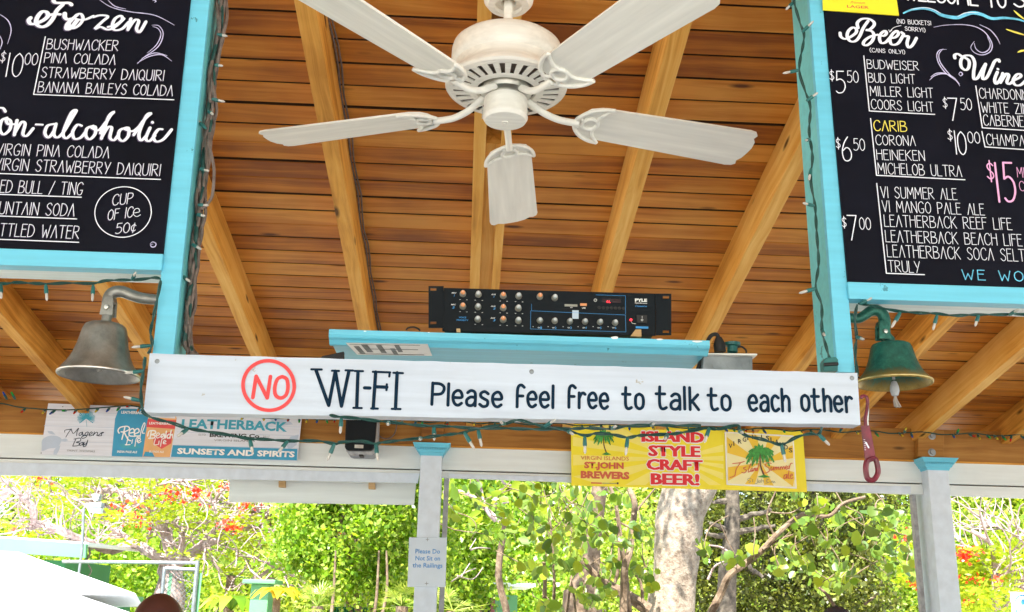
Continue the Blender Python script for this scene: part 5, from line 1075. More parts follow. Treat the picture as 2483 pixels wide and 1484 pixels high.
yb = empty('craft_beer_banner', at(1670, 1190, bY), 'yellow craft beer banner with red block words and printed palm trees', 'banner')
ky = lambda x, y: (1355.5+.2606*x, 955+.2606*y)
YY = 5.68
quad_board('banner_sheet', [ky(112, 280), ky(2268, 342), ky(2309, 915), ky(115, 853)], YY, .004, M['yel'], yb, 0)
YI = YY-.0006
ctr = (1080, 620)
W_ = [(112, 280), (2268, 342), (2309, 915), (115, 853)]
for a0, a1 in ((178, 184), (190, 200), (208, 222), (168, 173), (-3, 3), (8, 16), (-12, -7), (150, 160), (-24, -17), (-38, -30)):
    pts = [(1080, 600)]
    for a in (a0, a1):
        t_ = R(a); dx, dy = math.cos(t_), -math.sin(t_)
        tt = min([((130 if dx < 0 else 1530)-1080)/dx if abs(dx) > .01 else 1e9, (((292 if dy < 0 else 848)+ (0))-600)/dy if abs(dy) > .01 else 1e9]); pts.append((1080+dx*tt, 600+dy*tt))
    shape(yb, 'sun_ray', [ky(*p) for p in pts], 'yel2', YI)
for t_, x0, x1, y0, y1, ar in (('ISLAND', 768, 1352, 342, 446, .05), ('STYLE', 832, 1316, 472, 578, 0), ('CRAFT', 815, 1338, 600, 705, 0), ('BEER!', 855, 1308, 732, 842, 0)):
    q0, q1 = ky(x0+5, y0), ky(x1-5, y1)
    for k in range(10):
        a = 2*PI*k/10; du, dv = 3.4*math.cos(a), 2.9*math.sin(a)
        print_text(yb, YI-.0020-.00003*k, t_, (q0[0]+du, q0[1]+dv, q1[0]+du, q1[1]+dv, .022), M['wht'], bold=.02, arch=ar)
    for k, du in enumerate((-1.7, -.6, .6, 1.7)):
        print_text(yb, YI-.0026-.00003*k, t_, (q0[0]+du, q0[1], q1[0]+du, q1[1], .022), M['bred'], bold=.02, arch=ar)
ptxt(yb, 'VIRGIN ISLANDS', 202, 574, 650, 612, .02, 'rust', ky, YI-.0022, bold=.0); ptxt(yb, 'ST.JOHN', 234, 628, 602, 692, .022, 'rust', ky, YI-.0022, bold=.05); ptxt(yb, 'BREWERS', 202, 712, 655, 785, .025, 'rust', ky, YI-.0022, bold=.055)
shape(yb, 'small_strip', [ky(298, 822), ky(398, 825), ky(398, 838), ky(298, 835)], 'rust', YI-.0022); shape(yb, 'small_strip', [ky(402, 828), ky(535, 830), ky(535, 836), ky(402, 834)], 'greyink', YI-.0022); shape(yb, 'small_strip', [ky(538, 824), ky(554, 824), ky(554, 841), ky(538, 841)], 'blk', YI-.0022)
cd_ = quad_board('label_card', [ky(1543, 352), ky(2182, 388), ky(2212, 882), ky(1560, 846)], YY-.010, .008, M['wht'], yb, 0)
CI = YY-.0105
shape(cd_, 'card_face', [ky(*p) for p in ((1556, 364), (2172, 400), (2200, 868), (1572, 834))], 'yel3', CI)
def inside(a):
    t_ = R(a); dx, dy = math.cos(t_), -math.sin(t_); k = 1
    lo = 0; 
    for s_ in np.linspace(10, 500, 99):
        x, y = 1880+dx*s_, 640+dy*s_
        L_ = 1556+(y-364)*.034; R_ = 2172+(y-400)*.06; T_ = 364+(x-1556)*.058; B_ = 834+(x-1572)*.054
        if x < L_+2 or x > R_-2 or y < T_+2 or y > B_-2: break
        k = s_
    return (1880+dx*k, 640+dy*k)
for a in range(0, 360, 45):
    shape(cd_, 'card_ray', [ky(1880, 640), ky(*inside(a+8)), ky(*inside(a+19)), ky(*inside(a+29))], 'org', CI-.0004)
def palm_print(parent, cx_, base, top, wd, Y):
    i = Ink(Y); i.px([ky(cx_+wd*.16, base), ky(cx_+wd*.02, (base+top)/2+10), ky(cx_, top)], 3.4 if wd > 200 else 2.6, True, taper=lambda t, d: 1.3-.6*t); i.build('palm_trunk_print', M['pbrown'], parent)
    shape(parent, 'palm_base_print', [ky(cx_-wd*.1, base+8), ky(cx_+wd*.15, base-14), ky(cx_+wd*.4, base+10), ky(cx_+wd*.15, base+16)], 'pgreen', Y)
    i = Ink(Y-.0003)
    for k, (ex, ey) in enumerate(((-.52, .22), (-.50, .42), (-.3, .5), (-.42, -.02), (-.2, -.22), (.1, -.26), (.35, -.12), (.5, .1), (.52, .35), (.35, .5), (-.12, .42), (.12, .38), (-.05, -.3), (.5, -.02))):
        i.px([ky(cx_, top), ky(cx_+ex*wd*.5, top+ey*wd*.3-wd*.09), ky(cx_+ex*wd, top+ey*wd)], 5.0 if wd > 200 else 3.4, True, taper=lambda t, d: .5+1.1*math.sin(PI*min(max(t, 0), 1)))
        for q in range(5):
            t_ = .35+q*.14; px_, py_ = cx_+ex*wd*t_, top+ey*wd*t_-wd*.06; i.px([ky(px_, py_), ky(px_+ex*8, py_+wd*.11)], 1.6, False)
    i.build('palm_fronds_print', M['pgreen'], parent)
palm_print(yb, 415, 555, 385, 180, YI-.0030); palm_print(cd_, 1870, 765, 545, 250, CI-.0030)
# arched name on the card
s_ = 'VIRGIN ISLANDS'; i = None
for k, ch in enumerate(s_):
    if ch == ' ': continue
    t_ = k/(len(s_)-1); x = 1580+t_*560; y = 505+t_*40-105*math.sin(PI*t_)
    wch = 9 if ch == 'I' else 34; o = print_text(cd_, CI-.0034, ch, (*ky(x, y-44), *ky(x+wch, y), .03), M['blk'], bold=.02)
i = Ink(CI-.0050)
for st in ([(1615, 650), (1690, 640), (1725, 628)], [(1690, 640), (1650, 700), (1635, 760), (1590, 778)], [(1740, 680), (1715, 692), (1745, 712), (1725, 735), (1700, 730)], [(1785, 650), (1765, 700), (1762, 728), (1775, 722)], [(1800, 690), (1785, 705), (1785, 725), (1802, 705), (1800, 722)], [(1815, 692), (1810, 718)], [(1812, 710), (1826, 690), (1826, 715)], [(1848, 690), (1832, 702), (1834, 718), (1846, 700)], [(1858, 650), (1846, 716)],
           [(1975, 648), (1940, 640), (1918, 668), (1950, 690), (1955, 720), (1915, 738), (1900, 718)], [(1975, 680), (1970, 712), (1990, 700), (1998, 680), (1996, 710)], [(2010, 682), (2008, 710)], [(2008, 700), (2022, 680), (2026, 706)], [(2026, 700), (2040, 680), (2046, 706)], [(2058, 680), (2058, 706)], [(2058, 698), (2072, 678), (2078, 702)], [(2078, 698), (2092, 676), (2098, 700)], [(2106, 690), (2126, 682), (2116, 670), (2104, 688), (2114, 702), (2134, 692)], [(2140, 672), (2142, 698)], [(2142, 690), (2155, 650), (2172, 646)],
           [(2120, 750), (2098, 758), (2092, 788), (2112, 780), (2122, 750), (2120, 788)], [(2140, 715), (2132, 780), (2145, 786)], [(2150, 768), (2172, 758), (2165, 745), (2150, 765), (2158, 788), (2178, 780)]): i.px([ky(*p) for p in st], 2.0)
i.build('script_lettering', M['rust'], cd_)
i = Ink(CI-.0038)
for st in ([(1790, 790), (1760, 788), (1758, 805), (1785, 815), (1765, 828)], [(1800, 795), (1802, 820)], [(1850, 790), (1845, 828), (1825, 835)], [(1862, 808), (1856, 824), (1872, 822), (1872, 806)], [(1885, 790), (1882, 825)], [(1890, 812), (1902, 806), (1905, 825)], [(1925, 792), (1950, 795), (1925, 812), (1950, 825), (1920, 832)], [(1962, 812), (1966, 828)], [(1975, 815), (1985, 812), (1978, 828)], [(1990, 812), (1998, 828), (2004, 815), (2012, 826)]): i.px([ky(*p) for p in st], 1.0)
i.build('script_lettering', M['greyink'], cd_)

# ================================================================== OUTSIDE
rng = np.random.default_rng(5)
def leaves_mesh(name, P, size, mat, long=1.5, flat=0.0, sizevar=.35, droop=0, six=False):
    "one small folded leaf per point"
    n = len(P); d = rng.normal(size=(n, 3)); d[:, 2] = d[:, 2]*(1-flat)-droop; d /= np.linalg.norm(d, axis=1)[:, None]
    q = rng.normal(size=(n, 3)); 
    if flat: q[:, 2] *= (1-flat)
    e = np.cross(d, q); e /= np.linalg.norm(e, axis=1)[:, None]+1e-9
    s_ = size*(1+sizevar*rng.normal(size=n)).clip(.4, 1.9)
    L_ = d*(s_*long*.5)[:, None]; W_ = e*(s_*.5)[:, None]; nn = np.cross(d, e)*(s_*.12)[:, None]
    if six:
        V = np.stack([P-L_, P-L_*.55+W_*.8+nn, P+L_*.3+W_*.85+nn, P+L_, P+L_*.3-W_*.85+nn, P-L_*.55-W_*.8+nn], 1).reshape(-1, 3)
        idx = np.arange(n)[:, None]*6; F = np.concatenate([idx+[0, 1, 2, 3], idx+[0, 3, 4, 5]], 1).reshape(-1, 4); 
    else:
        V = np.stack([P-L_, P+W_+nn, P+L_, P-W_+nn], 1).reshape(-1, 3); F = np.arange(n*4).reshape(-1, 4)
    me = bpy.data.meshes.new(name); me.vertices.add(len(V)); me.vertices.foreach_set('co', V.ravel()); me.loops.add(F.size); me.loops.foreach_set('vertex_index', F.ravel().astype('i'))
    me.polygons.add(len(F)); me.polygons.foreach_set('loop_start', np.arange(0, F.size, 4, dtype='i')); me.update(calc_edges=True); me.materials.append(mat)
    return me
def cloud(n, rad, clumps, spread, seed, shell=.5):
    r_ = np.random.default_rng(seed); c_ = r_.normal(size=(clumps, 3)); c_ /= np.linalg.norm(c_, axis=1)[:, None]; c_ *= (r_.uniform(shell, 1, clumps)**.6)[:, None]
    w_ = r_.uniform(.4, 1.3, clumps); k = r_.choice(clumps, n, p=w_/w_.sum())
    P = c_[k]+r_.normal(size=(n, 3))*spread*(w_[k])[:, None]*np.array([1, 1, .75])
    return P*np.array(rad)
def limb(bb, a, b_, r0_, r1_, wig=.06, n=6, sides=7):
    a, b_ = Vector(a), Vector(b_); L_ = (b_-a).length; pts = []
    for k in range(n+1):
        t = k/n; w_ = wig*L_*math.sin(PI*t); pts.append(a.lerp(b_, t)+Vector((random.uniform(-w_, w_), random.uniform(-w_, w_), random.uniform(-w_, w_)*.5)))
    P = catmull(pts, 3); bb.tube(P, [r0_+(r1_-r0_)*i/(len(P)-1) for i in range(len(P))], sides); return P
crown_cache = {}
def tree(name, label, x, y, h, R_, mat, n=9000, leaf=.10, seed=1, bark='bark4', tr=.12, cat='tree', group=None, zc_=None, clumps=26, cached=True, long=1.5, forks=5, spread=.22):
    e = empty(name, (x, y, -.5), label, cat, group)
    zc_ = zc_ if zc_ is not None else h-R_[2]; bb = B(); top_ = Vector((x+random.uniform(-.2, .2), y, zc_))
    limb(bb, (x, y, -.5), top_, tr, tr*.55, .05, 7, 9)
    for k in range(forks):
        a = 2*PI*k/forks+random.random(); limb(bb, Vector((x, y, -.5)).lerp(top_, random.uniform(.5, 1)), (x+R_[0]*.75*math.cos(a), y+R_[1]*.75*math.sin(a), zc_+R_[2]*random.uniform(-.3, .8)), tr*.45, tr*.1, .07, 6, 6)
    bb.build('trunk', M[bark], e, True)
    key = (mat, seed, n, leaf)
    if key not in crown_cache: crown_cache[key] = leaves_mesh('crown', cloud(n, (1, 1, 1), clumps, spread, seed)*np.array([R_[0], R_[1], R_[2]]), leaf, M[mat], long)
    o = bpy.data.objects.new('crown', crown_cache[key]); C.objects.link(o); o.parent = e; o.location = (0, 0, zc_+.5); o.rotation_euler.z = random.uniform(0, 6.28); return e
# distant belt of trees that closes off the sky
BINS = [(-9e9, -150, 'beyond the left edge of the picture'), (-150, 250, 'behind the white canopy roof'), (250, 560, 'behind the big flame tree'), (560, 1010, 'behind the lime-green tree'), (1010, 1500, 'behind the sea grape leaves right of the notice'), (1500, 1740, 'behind the big pale trunk'), (1740, 2200, 'behind the dark small-leaved tree'), (2200, 2600, 'behind the smaller flame tree at the right'), (2600, 9e9, 'beyond the right edge of the picture')]
def seen_behind(x, y):
    d = Vector((x, y, 3))-EYE; u = 1241.5+FPX*d.dot(rt)/d.dot(fw)
    for a, b_, t in BINS:
        if a <= u < b_: return t+('' if abs(a) > 1e6 or abs(b_) > 1e6 else ', left half' if u < (a+b_)/2 else ', right half')
G1 = 'trees in the bright belt behind the garden'
xs = np.linspace(-24, 26, 15)
for k, x in enumerate(xs):
    x_, y_ = x+random.uniform(-.8, .8), 31+random.uniform(-2, 3)
    tree('leafy_tree', 'far tall yellow-green tree '+seen_behind(x_, y_), x_, y_, 10.5+random.uniform(-.5, 1.5), (3.3, 2.6, 4.6), 'leafA', 34000, .105, 1+k % 3, group=G1, zc_=5.2, clumps=60, tr=.2, spread=.18)
G2 = 'bushes in front of the far belt of trees'
for k, x in enumerate(np.linspace(-17, 19, 13)):
    x_, y_ = x+random.uniform(-.5, .5), 24+random.uniform(-1.5, 1.5)
    tree('leafy_bush', 'low bright green bush '+seen_behind(x_, y_), x_, y_, 4.6, (2.0, 1.7, 2.5), 'leafA' if k % 3 else 'leafG', 20000, .07, 5+k % 2, group=G2, zc_=1.7, clumps=40, tr=.08, cat='bush')
def place(u, v, Y): p = at(u, v, Y); return p.x, Y
# lime tree left of the notice column
x, y = place(890, 1300, 12.5)
tree('lime_tree', 'dense lime-green tree standing left of the notice column', x, y, 3.9, (1.05, .9, 1.1), 'leafG', 48000, .038, 11, zc_=2.75, clumps=70, tr=.06, bark='bark3', spread=.17)
x, y = place(1010, 1330, 15); tree('lime_tree', 'second lime-green tree just behind, partly hidden by the notice column', x, y, 4.4, (1.1, .9, 1.6), 'leafG', 36000, .045, 12, zc_=2.7, clumps=60, tr=.07, bark='bark3', spread=.17)
for u, l_ in ((800, 'slender brown trunk leaning in front of the lime tree, nearest its left side'), (905, 'pair of slender trunks under the lime tree beside the notice column')):
    e = empty('young_tree', (*place(u, 1480, 11.6), -.5), l_, 'tree'); bb = B()
    for dx in ((0,) if u < 850 else (0, 18)): limb(bb, (at(u+dx, 1484, 11.6).x, 11.6, -.5), at(u+14+dx, 1335, 11.6), .045, .010, .03)
    bb.build('trunk', M['bark3'], e, True)
# dark tree right of the big trunk
x, y = place(1890, 1300, 15.5)
tree('dark_leaved_tree', 'dark small-leaved tree with gaps of light right of the big pale trunk', x, y, 6.6, (1.75, 1.2, 2.9), 'leafD', 90000, .038, 21, bark='bark4', tr=.14, zc_=3.1, clumps=120, forks=9, spread=.15)
e = empty('grey_trunked_tree', (*place(1765, 1400, 13.5), -.5), 'grey dark trunk with stub branches standing in front of the dark small-leaved tree', 'tree'); bb = B()
A_ = at(1752, 1560, 13.5); P = catmull([Vector((A_.x, 13.5, -.5)), at(1762, 1440, 13.5), at(1772, 1330, 13.5), at(1776, 1250, 13.5), at(1776, 1170, 13.5), at(1780, 900, 13.5)], 4); bb.tube(P, [.135-.003*i for i in range(len(P))], 10)
for a, b_ in (((1760, 1285), (1722, 1268)), ((1760, 1300), (1715, 1295)), ((1790, 1290), (1880, 1275)), ((1785, 1262), (1870, 1235)), ((1760, 1215), (1730, 1218)), ((1782, 1345), (1850, 1400))): limb(bb, at(*a, 13.5), at(*b_, 13.3), .045, .02, .06)
bb.build('trunk', M['bark4'], e, True)
# ---- big pale trunk
def traced_trunk(name, label, rows, Y, bark, cat='tree'):
    "rows: (v, uL, uR) outline down to the ground"
    e = empty(name, (*place(rows[-1][1], rows[-1][0], Y), -.5), label, cat); bb = B(); n = 28; vs_ = []; rws = []
    for v, a, b_ in rows:
        A_, B_ = at(a, v, Y), at(b_, v, Y); rws.append(((A_+B_)/2, (B_-A_).length/2))
    c0, r0_ = rws[-1]; c1, r1_ = rws[-2]; d = (c0-c1); t = (c0.z+.5)/max(.01, c1.z-c0.z); base = c0+d*t*.5; base.z = -.5; rws.append((base, r0_*1.25))
    d0 = (rws[0][0]-rws[1][0]).normalized(); c_0, r_0 = rws[0]; g_ = (rws[0][1]-rws[1][1])
    for dd, rr in ((.25, r_0+g_*.6), (.8, r_0+g_*.7), (2.2, r_0*.9)): rws.insert(0, (c_0+d0*dd, rr))
    cs_ = catmull([c for c, r in rws], 8); rs = [x.x for x in catmull([Vector((r, 0, 0)) for c, r in rws], 8)]
    for i, (c, r) in enumerate(zip(cs_, rs)):
        for k in range(n):
            a = 2*PI*k/n; bump = 1+.035*math.sin(3*a+i*.13)+.025*math.sin(5*a-i*.21)+.012*math.sin(9*a+i*.5); vs_.append((c.x+r*bump*math.cos(a), c.y+r*bump*math.sin(a), c.z))
    fs = [(i*n+k, i*n+(k+1) % n, (i+1)*n+(k+1) % n, (i+1)*n+k) for i in range(len(cs_)-1) for k in range(n)]
    bb.add(vs_, fs); bb.build('trunk', M[bark], e, True); return e
big = traced_trunk('sea_grape_tree', 'big sea grape tree with thick pale mottled trunk under the yellow banner', [(1150, 1612, 1752), (1195, 1606, 1736), (1257, 1592, 1708), (1322, 1587, 1699), (1375, 1586, 1691), (1430, 1580, 1685), (1484, 1568, 1681)], 9.0, 'bark1')
ky1 = lambda x, y: (1047.4+.2481*x, 1139.9+.2481*y); ky2 = lambda x, y: (1602+.2606*x, 1139.9+.2606*y)
def branch(parent, pts, r0_, r1_, Y, f, mat='bark3', dy=.25):
    P = [at(*f(*p), Y+random.uniform(-dy, dy)) for p in pts]; P = catmull(P, 5); bb = B(); bb.tube(P, [r0_+(r1_-r0_)*i/(len(P)-1) for i in range(len(P))], 8); return bb.build('branch', M[mat], parent, True)
for pts, a, b_, Y in (([(2120, 1370), (1900, 1220), (1720, 1120), (1620, 1050), (1460, 880)], .050, .022, 8.3), ([(1870, 1500), (1875, 1200), (1885, 950), (1930, 800), (1960, 560), (1980, 330), (1930, 190)], .033, .022, 8.1), ([(1885, 950), (1850, 700), (1800, 350), (1740, 150)], .02, .012, 8.1),
                     ([(1930, 1450), (1905, 1200), (1890, 950)], .03, .018, 8.2), ([(1790, 1100), (1830, 900), (1825, 600), (1800, 400)], .014, .010, 8.0), ([(1960, 570), (1850, 520), (1780, 470)], .010, .006, 8.1), ([(1960, 440), (2080, 300), (2180, 180)], .010, .007, 8.1), ([(2060, 1300), (2040, 1100), (1950, 960)], .013, .009, 8.1),
                     ([(1100, 1250), (1105, 1050), (1095, 900)], .017, .012, 7.8), ([(1190, 1290), (1195, 1080), (1180, 800), (1150, 420)], .013, .008, 7.9), ([(1320, 1388), (1350, 1150), (1370, 1000)], .009, .006, 7.8), ([(1405, 1388), (1380, 1180), (1350, 1050)], .009, .006, 7.8), ([(1420, 1135), (1530, 1105), (1610, 1085)], .006, .004, 8.0), ([(1640, 860), (1550, 930)], .006, .004, 8.0)):
    branch(big, pts, a, b_, Y, ky1, dy=.06)
for pts, a, b_, Y in (([(430, 1400), (560, 1150), (640, 980), (800, 860), (950, 740), (1060, 620), (1200, 490), (1330, 410), (1560, 430), (1700, 310), (1900, 250)], .030, .010, 7.6), ([(950, 740), (1100, 650), (1230, 600)], .010, .005, 7.6), ([(1050, 600), (990, 420), (1060, 220), (1100, 150)], .008, .005, 7.6), ([(1000, 390), (1200, 400), (1320, 330)], .006, .004, 7.6),
                     ([(650, 780), (560, 720), (450, 700)], .012, .006, 7.7), ([(1640, 1300), (1540, 1150), (1450, 1080)], .014, .008, 7.6), ([(1900, 1250), (2020, 1150)], .010, .005, 7.6), ([(440, 1020), (500, 900), (590, 850)], .010, .006, 7.7)):
    branch(big, pts, a, b_, Y, ky2, 'bark2' if Y > 7.65 else 'bark3', dy=.05)
traced_trunk('brown_trunked_tree', 'shaded brown mottled trunk left of the big pale trunk', [(1200, 1432, 1470), (1320, 1415, 1458), (1390, 1395, 1455), (1440, 1372, 1452), (1484, 1362, 1458)], 10.5, 'bark3')
e = empty('twig_tree', (*place(1100, 1484, 10), -.5), 'thin bare forked branches crossing the leaves right of the notice column', 'tree')
for pts, a, b_ in (([(120, 215), (300, 215), (440, 290), (550, 400), (680, 510)], .018, .024), ([(430, 60), (480, 180), (500, 300), (550, 420), (620, 500)], .012, .018), ([(670, 60), (720, 140), (880, 155)], .014, .01), ([(500, 300), (620, 330), (750, 315)], .01, .007), ([(560, 250), (650, 200), (720, 170)], .008, .006), ([(380, 780), (450, 760), (570, 765)], .008, .006), ([(370, 770), (430, 670)], .006, .004), ([(190, 1090), (330, 1000), (430, 960)], .007, .004), ([(250, 1030), (400, 1065), (500, 950)], .006, .004), ([(280, 1050), (370, 910)], .006, .004), ([(680, 510), (740, 480)], .03, .02)):
    branch(e, pts, a, b_, 10, ky1, 'bark2', .2)
bb = B(); limb(bb, (at(1215, 1266, 10).x, 10.2, -.5), at(*ky1(720, 500), 10.1), .05, .03, .04); bb.build('trunk', M['bark3'], e, True)
# ---- sea grape leaves: the nearer ones singly
def sg_leaf_mesh(k):
    pts = []; n = 11
    for i in range(n):
        a = 2*PI*i/n; r_ = 1+.05*math.sin(3*a+k); x = r_*math.cos(a)*.92; y = r_*math.sin(a)*1.22
        if abs(a-PI*1.5) < .3: y += .12
        pts.append((x, y-1.17, -.28*abs(x)**1.4-.10*(y)**2*(1 if k % 2 else -.6)))
    vs_ = [(0, -1.17, .06), (0, .05, 0)]+pts; fs = [(0, 2+i, 2+(i+1) % n) for i in range(n)]
    me = bpy.data.meshes.new('leaf'); me.from_pydata(vs_, [], fs)
    for p in me.polygons: p.use_smooth = True
    me.materials.append(M['leafS']); return me
SGM = [sg_leaf_mesh(k) for k in range(5)]
cl1 = [(380, 160), (880, 230), (1050, 170), (1240, 200), (1400, 200), (900, 320), (1130, 380), (1350, 480), (1550, 320), (1450, 400), (1600, 560), (1000, 480), (1120, 580), (950, 640), (1200, 670), (1060, 720), (1400, 620), (1480, 680), (1340, 800), (1430, 830), (1180, 900), (1290, 940), (1400, 970), (1050, 1000), (900, 950), (1650, 680), (1760, 300), (1880, 300), (1700, 560), (1830, 650), (1980, 600), (2060, 560), (2070, 660), (1900, 740), (1750, 920), (2050, 1000), (2100, 1050), (2150, 1130), (2010, 1000), (1650, 1110), (1720, 1170), (1590, 1290), (1450, 1200), (1490, 1240), (1100, 1330), (1200, 1350), (200, 480), (430, 560), (520, 640), (700, 650), (780, 560), (180, 240), (640, 250), (460, 330), (700, 420), (200, 400), (1250, 300), (1300, 560), (990, 300), (1500, 520)]
cl2 = [(1270, 250), (1480, 300), (1400, 400), (1330, 490), (1400, 580), (1140, 700), (1180, 770), (1220, 720), (1100, 880), (1130, 960), (700, 820), (620, 870), (850, 760), (420, 740), (1300, 880), (1370, 920), (1340, 820), (1560, 700), (1620, 590), (1700, 420), (1870, 430), (2010, 380), (2100, 400), (2120, 480), (2000, 650), (1870, 650), (1980, 560), (2130, 620), (2030, 720), (2160, 760), (2310, 620), (1640, 960), (1700, 1000), (1600, 880), (1680, 840), (1740, 1050), (1820, 950), (1560, 1040), (1480, 1080), (2100, 880), (2210, 850), (2290, 890), (2350, 980), (2280, 760), (2080, 960)]
single = 0; rest = []; TW = []
for cl, f, Y, per, wch in ((cl1, ky1, 7.6, (4, 5, 6), 24), (cl2, ky2, 7.5, (2, 3, 4), 26)):
    for c in cl:
        TW.append((f, c, Y))
        for q in range(random.choice(per)+2):
            sx = random.gauss(0, 36); sy = random.gauss(0, 34); yy = Y+random.gauss(0, .28)
            u, v = f(c[0]+sx, c[1]+sy); p = at(u, v, yy); sc_ = random.uniform(.021, .040)
            rz = random.gauss(0, .8); rx = random.gauss(PI/2-.3, .5); ry = random.gauss(0, .4)
            mw = Matrix.Translation(p+Vector((0, 0, sc_))) @ Matrix.Rotation(rz, 4, 'Z') @ Matrix.Rotation(rx, 4, 'X') @ Matrix.Rotation(ry, 4, 'Z') @ Matrix.Scale(sc_, 4)
            if single < 290:
                o = bpy.data.objects.new('leaf', random.choice(SGM)); C.objects.link(o); o.parent = big; o.matrix_parent_inverse = Matrix.Translation(big.location).inverted(); o.matrix_basis = mw; single += 1
            else: rest.append((p, sc_))
bb = B()
for f, c, Y in TW:
    for _ in range(random.choice((0, 1, 1))):
        p1 = at(*f(c[0]+random.gauss(0, 10), c[1]-random.uniform(0, 20)), Y); p0 = p1+Vector((random.gauss(0, .16), random.uniform(.0, .25), random.uniform(.08, .30))); p2 = p1+Vector((random.gauss(0, .05), random.gauss(0, .04), -random.uniform(.04, .12)))
        bb.tube(catmull([p0, (p0+p1)/2+Vector((random.gauss(0, .03), 0, random.gauss(0, .02))), p1, p2], 3), [.004]*4+[.0035]*3+[.002]*3, 5)
o = bb.build('twigs', M['bark3'], big, True); o['kind'] = 'stuff'
# ... the others (and a high crown that casts the shade) joined
P = np.array([tuple(p) for p, s_ in rest])
crown = cloud(9000, (2.6, 2.2, 1.3), 60, .2, 33)+np.array([big.location.x+.3, 9.3, 5.6])
ext = []
for cl, f, Y in ((cl1, ky1, 8.7), (cl2, ky2, 8.3)):
    for c in cl:
        for q in range(5):
            ext.append(tuple(at(*f(c[0]+random.gauss(0, 60), c[1]+random.gauss(0, 55)), Y+random.gauss(0, .3))))
me = leaves_mesh('foliage', np.concatenate([P, np.array(ext), crown]), .066, M['leafS'], 1.15, 0, .3, .5, six=True); o = link('foliage', me, big); o['kind'] = 'stuff'
# ---- flame tree (royal poinciana) at the left
kf = lambda x, y: (.2528*x, 1109+.2528*y); kg = lambda x, y: (554.5+.2528*x, 1109+.2528*y)
fl = empty('flame_tree', (*place(409, 1420, 14), -.5), 'wide flame tree with bare pinkish twisting branches and red flowers at the left', 'tree')
def fbranch(bb, pts, r0_, r1_, f, Y=14, twigs=3, tips=None):
    twigs = int(twigs*3.4)
    dyy = [0]; 
    for _ in pts[1:]: dyy.append(dyy[-1]+random.uniform(-.35, .3))
    P = catmull([at(*f(*p), Y+d) for p, d in zip(pts, dyy)], 6); bb.tube(P, [(r0_+(r1_-r0_)*i/(len(P)-1))*.78*random.uniform(.88, 1.12) for i in range(len(P))], 8)
    for k in range(twigs):
        i = random.randrange(len(P)//4, len(P)); p = P[i]; t = (P[min(i+1, len(P)-1)]-P[max(0, i-1)]).normalized(); q = p; dr = (t+Vector((random.gauss(0, .7), random.gauss(0, .5), random.gauss(0, .45)))).normalized(); pts_ = [p]; n_ = random.randint(3, 7)
        for m in range(n_):
            dr = (dr+Vector((random.gauss(0, .35), random.gauss(0, .3), random.gauss(0, .35)))).normalized(); q = q+dr*random.uniform(.08, .2); pts_.append(q)
        rr = random.uniform(.009, .017); Q = catmull(pts_, 3); bb.tube(Q, [rr*(1-.7*j/len(Q)) for j in range(len(Q))], 5)
        if tips is not None: tips.append(q)
tips = []
bb = B()
base = at(409, 1420, 14); bb.tube(catmull([Vector((base.x, 14, -.5)), at(412, 1440, 14), at(409, 1380, 14), at(405, 1340, 14)], 4), [.20]*5+[.15]*4+[.12]*4, 12)
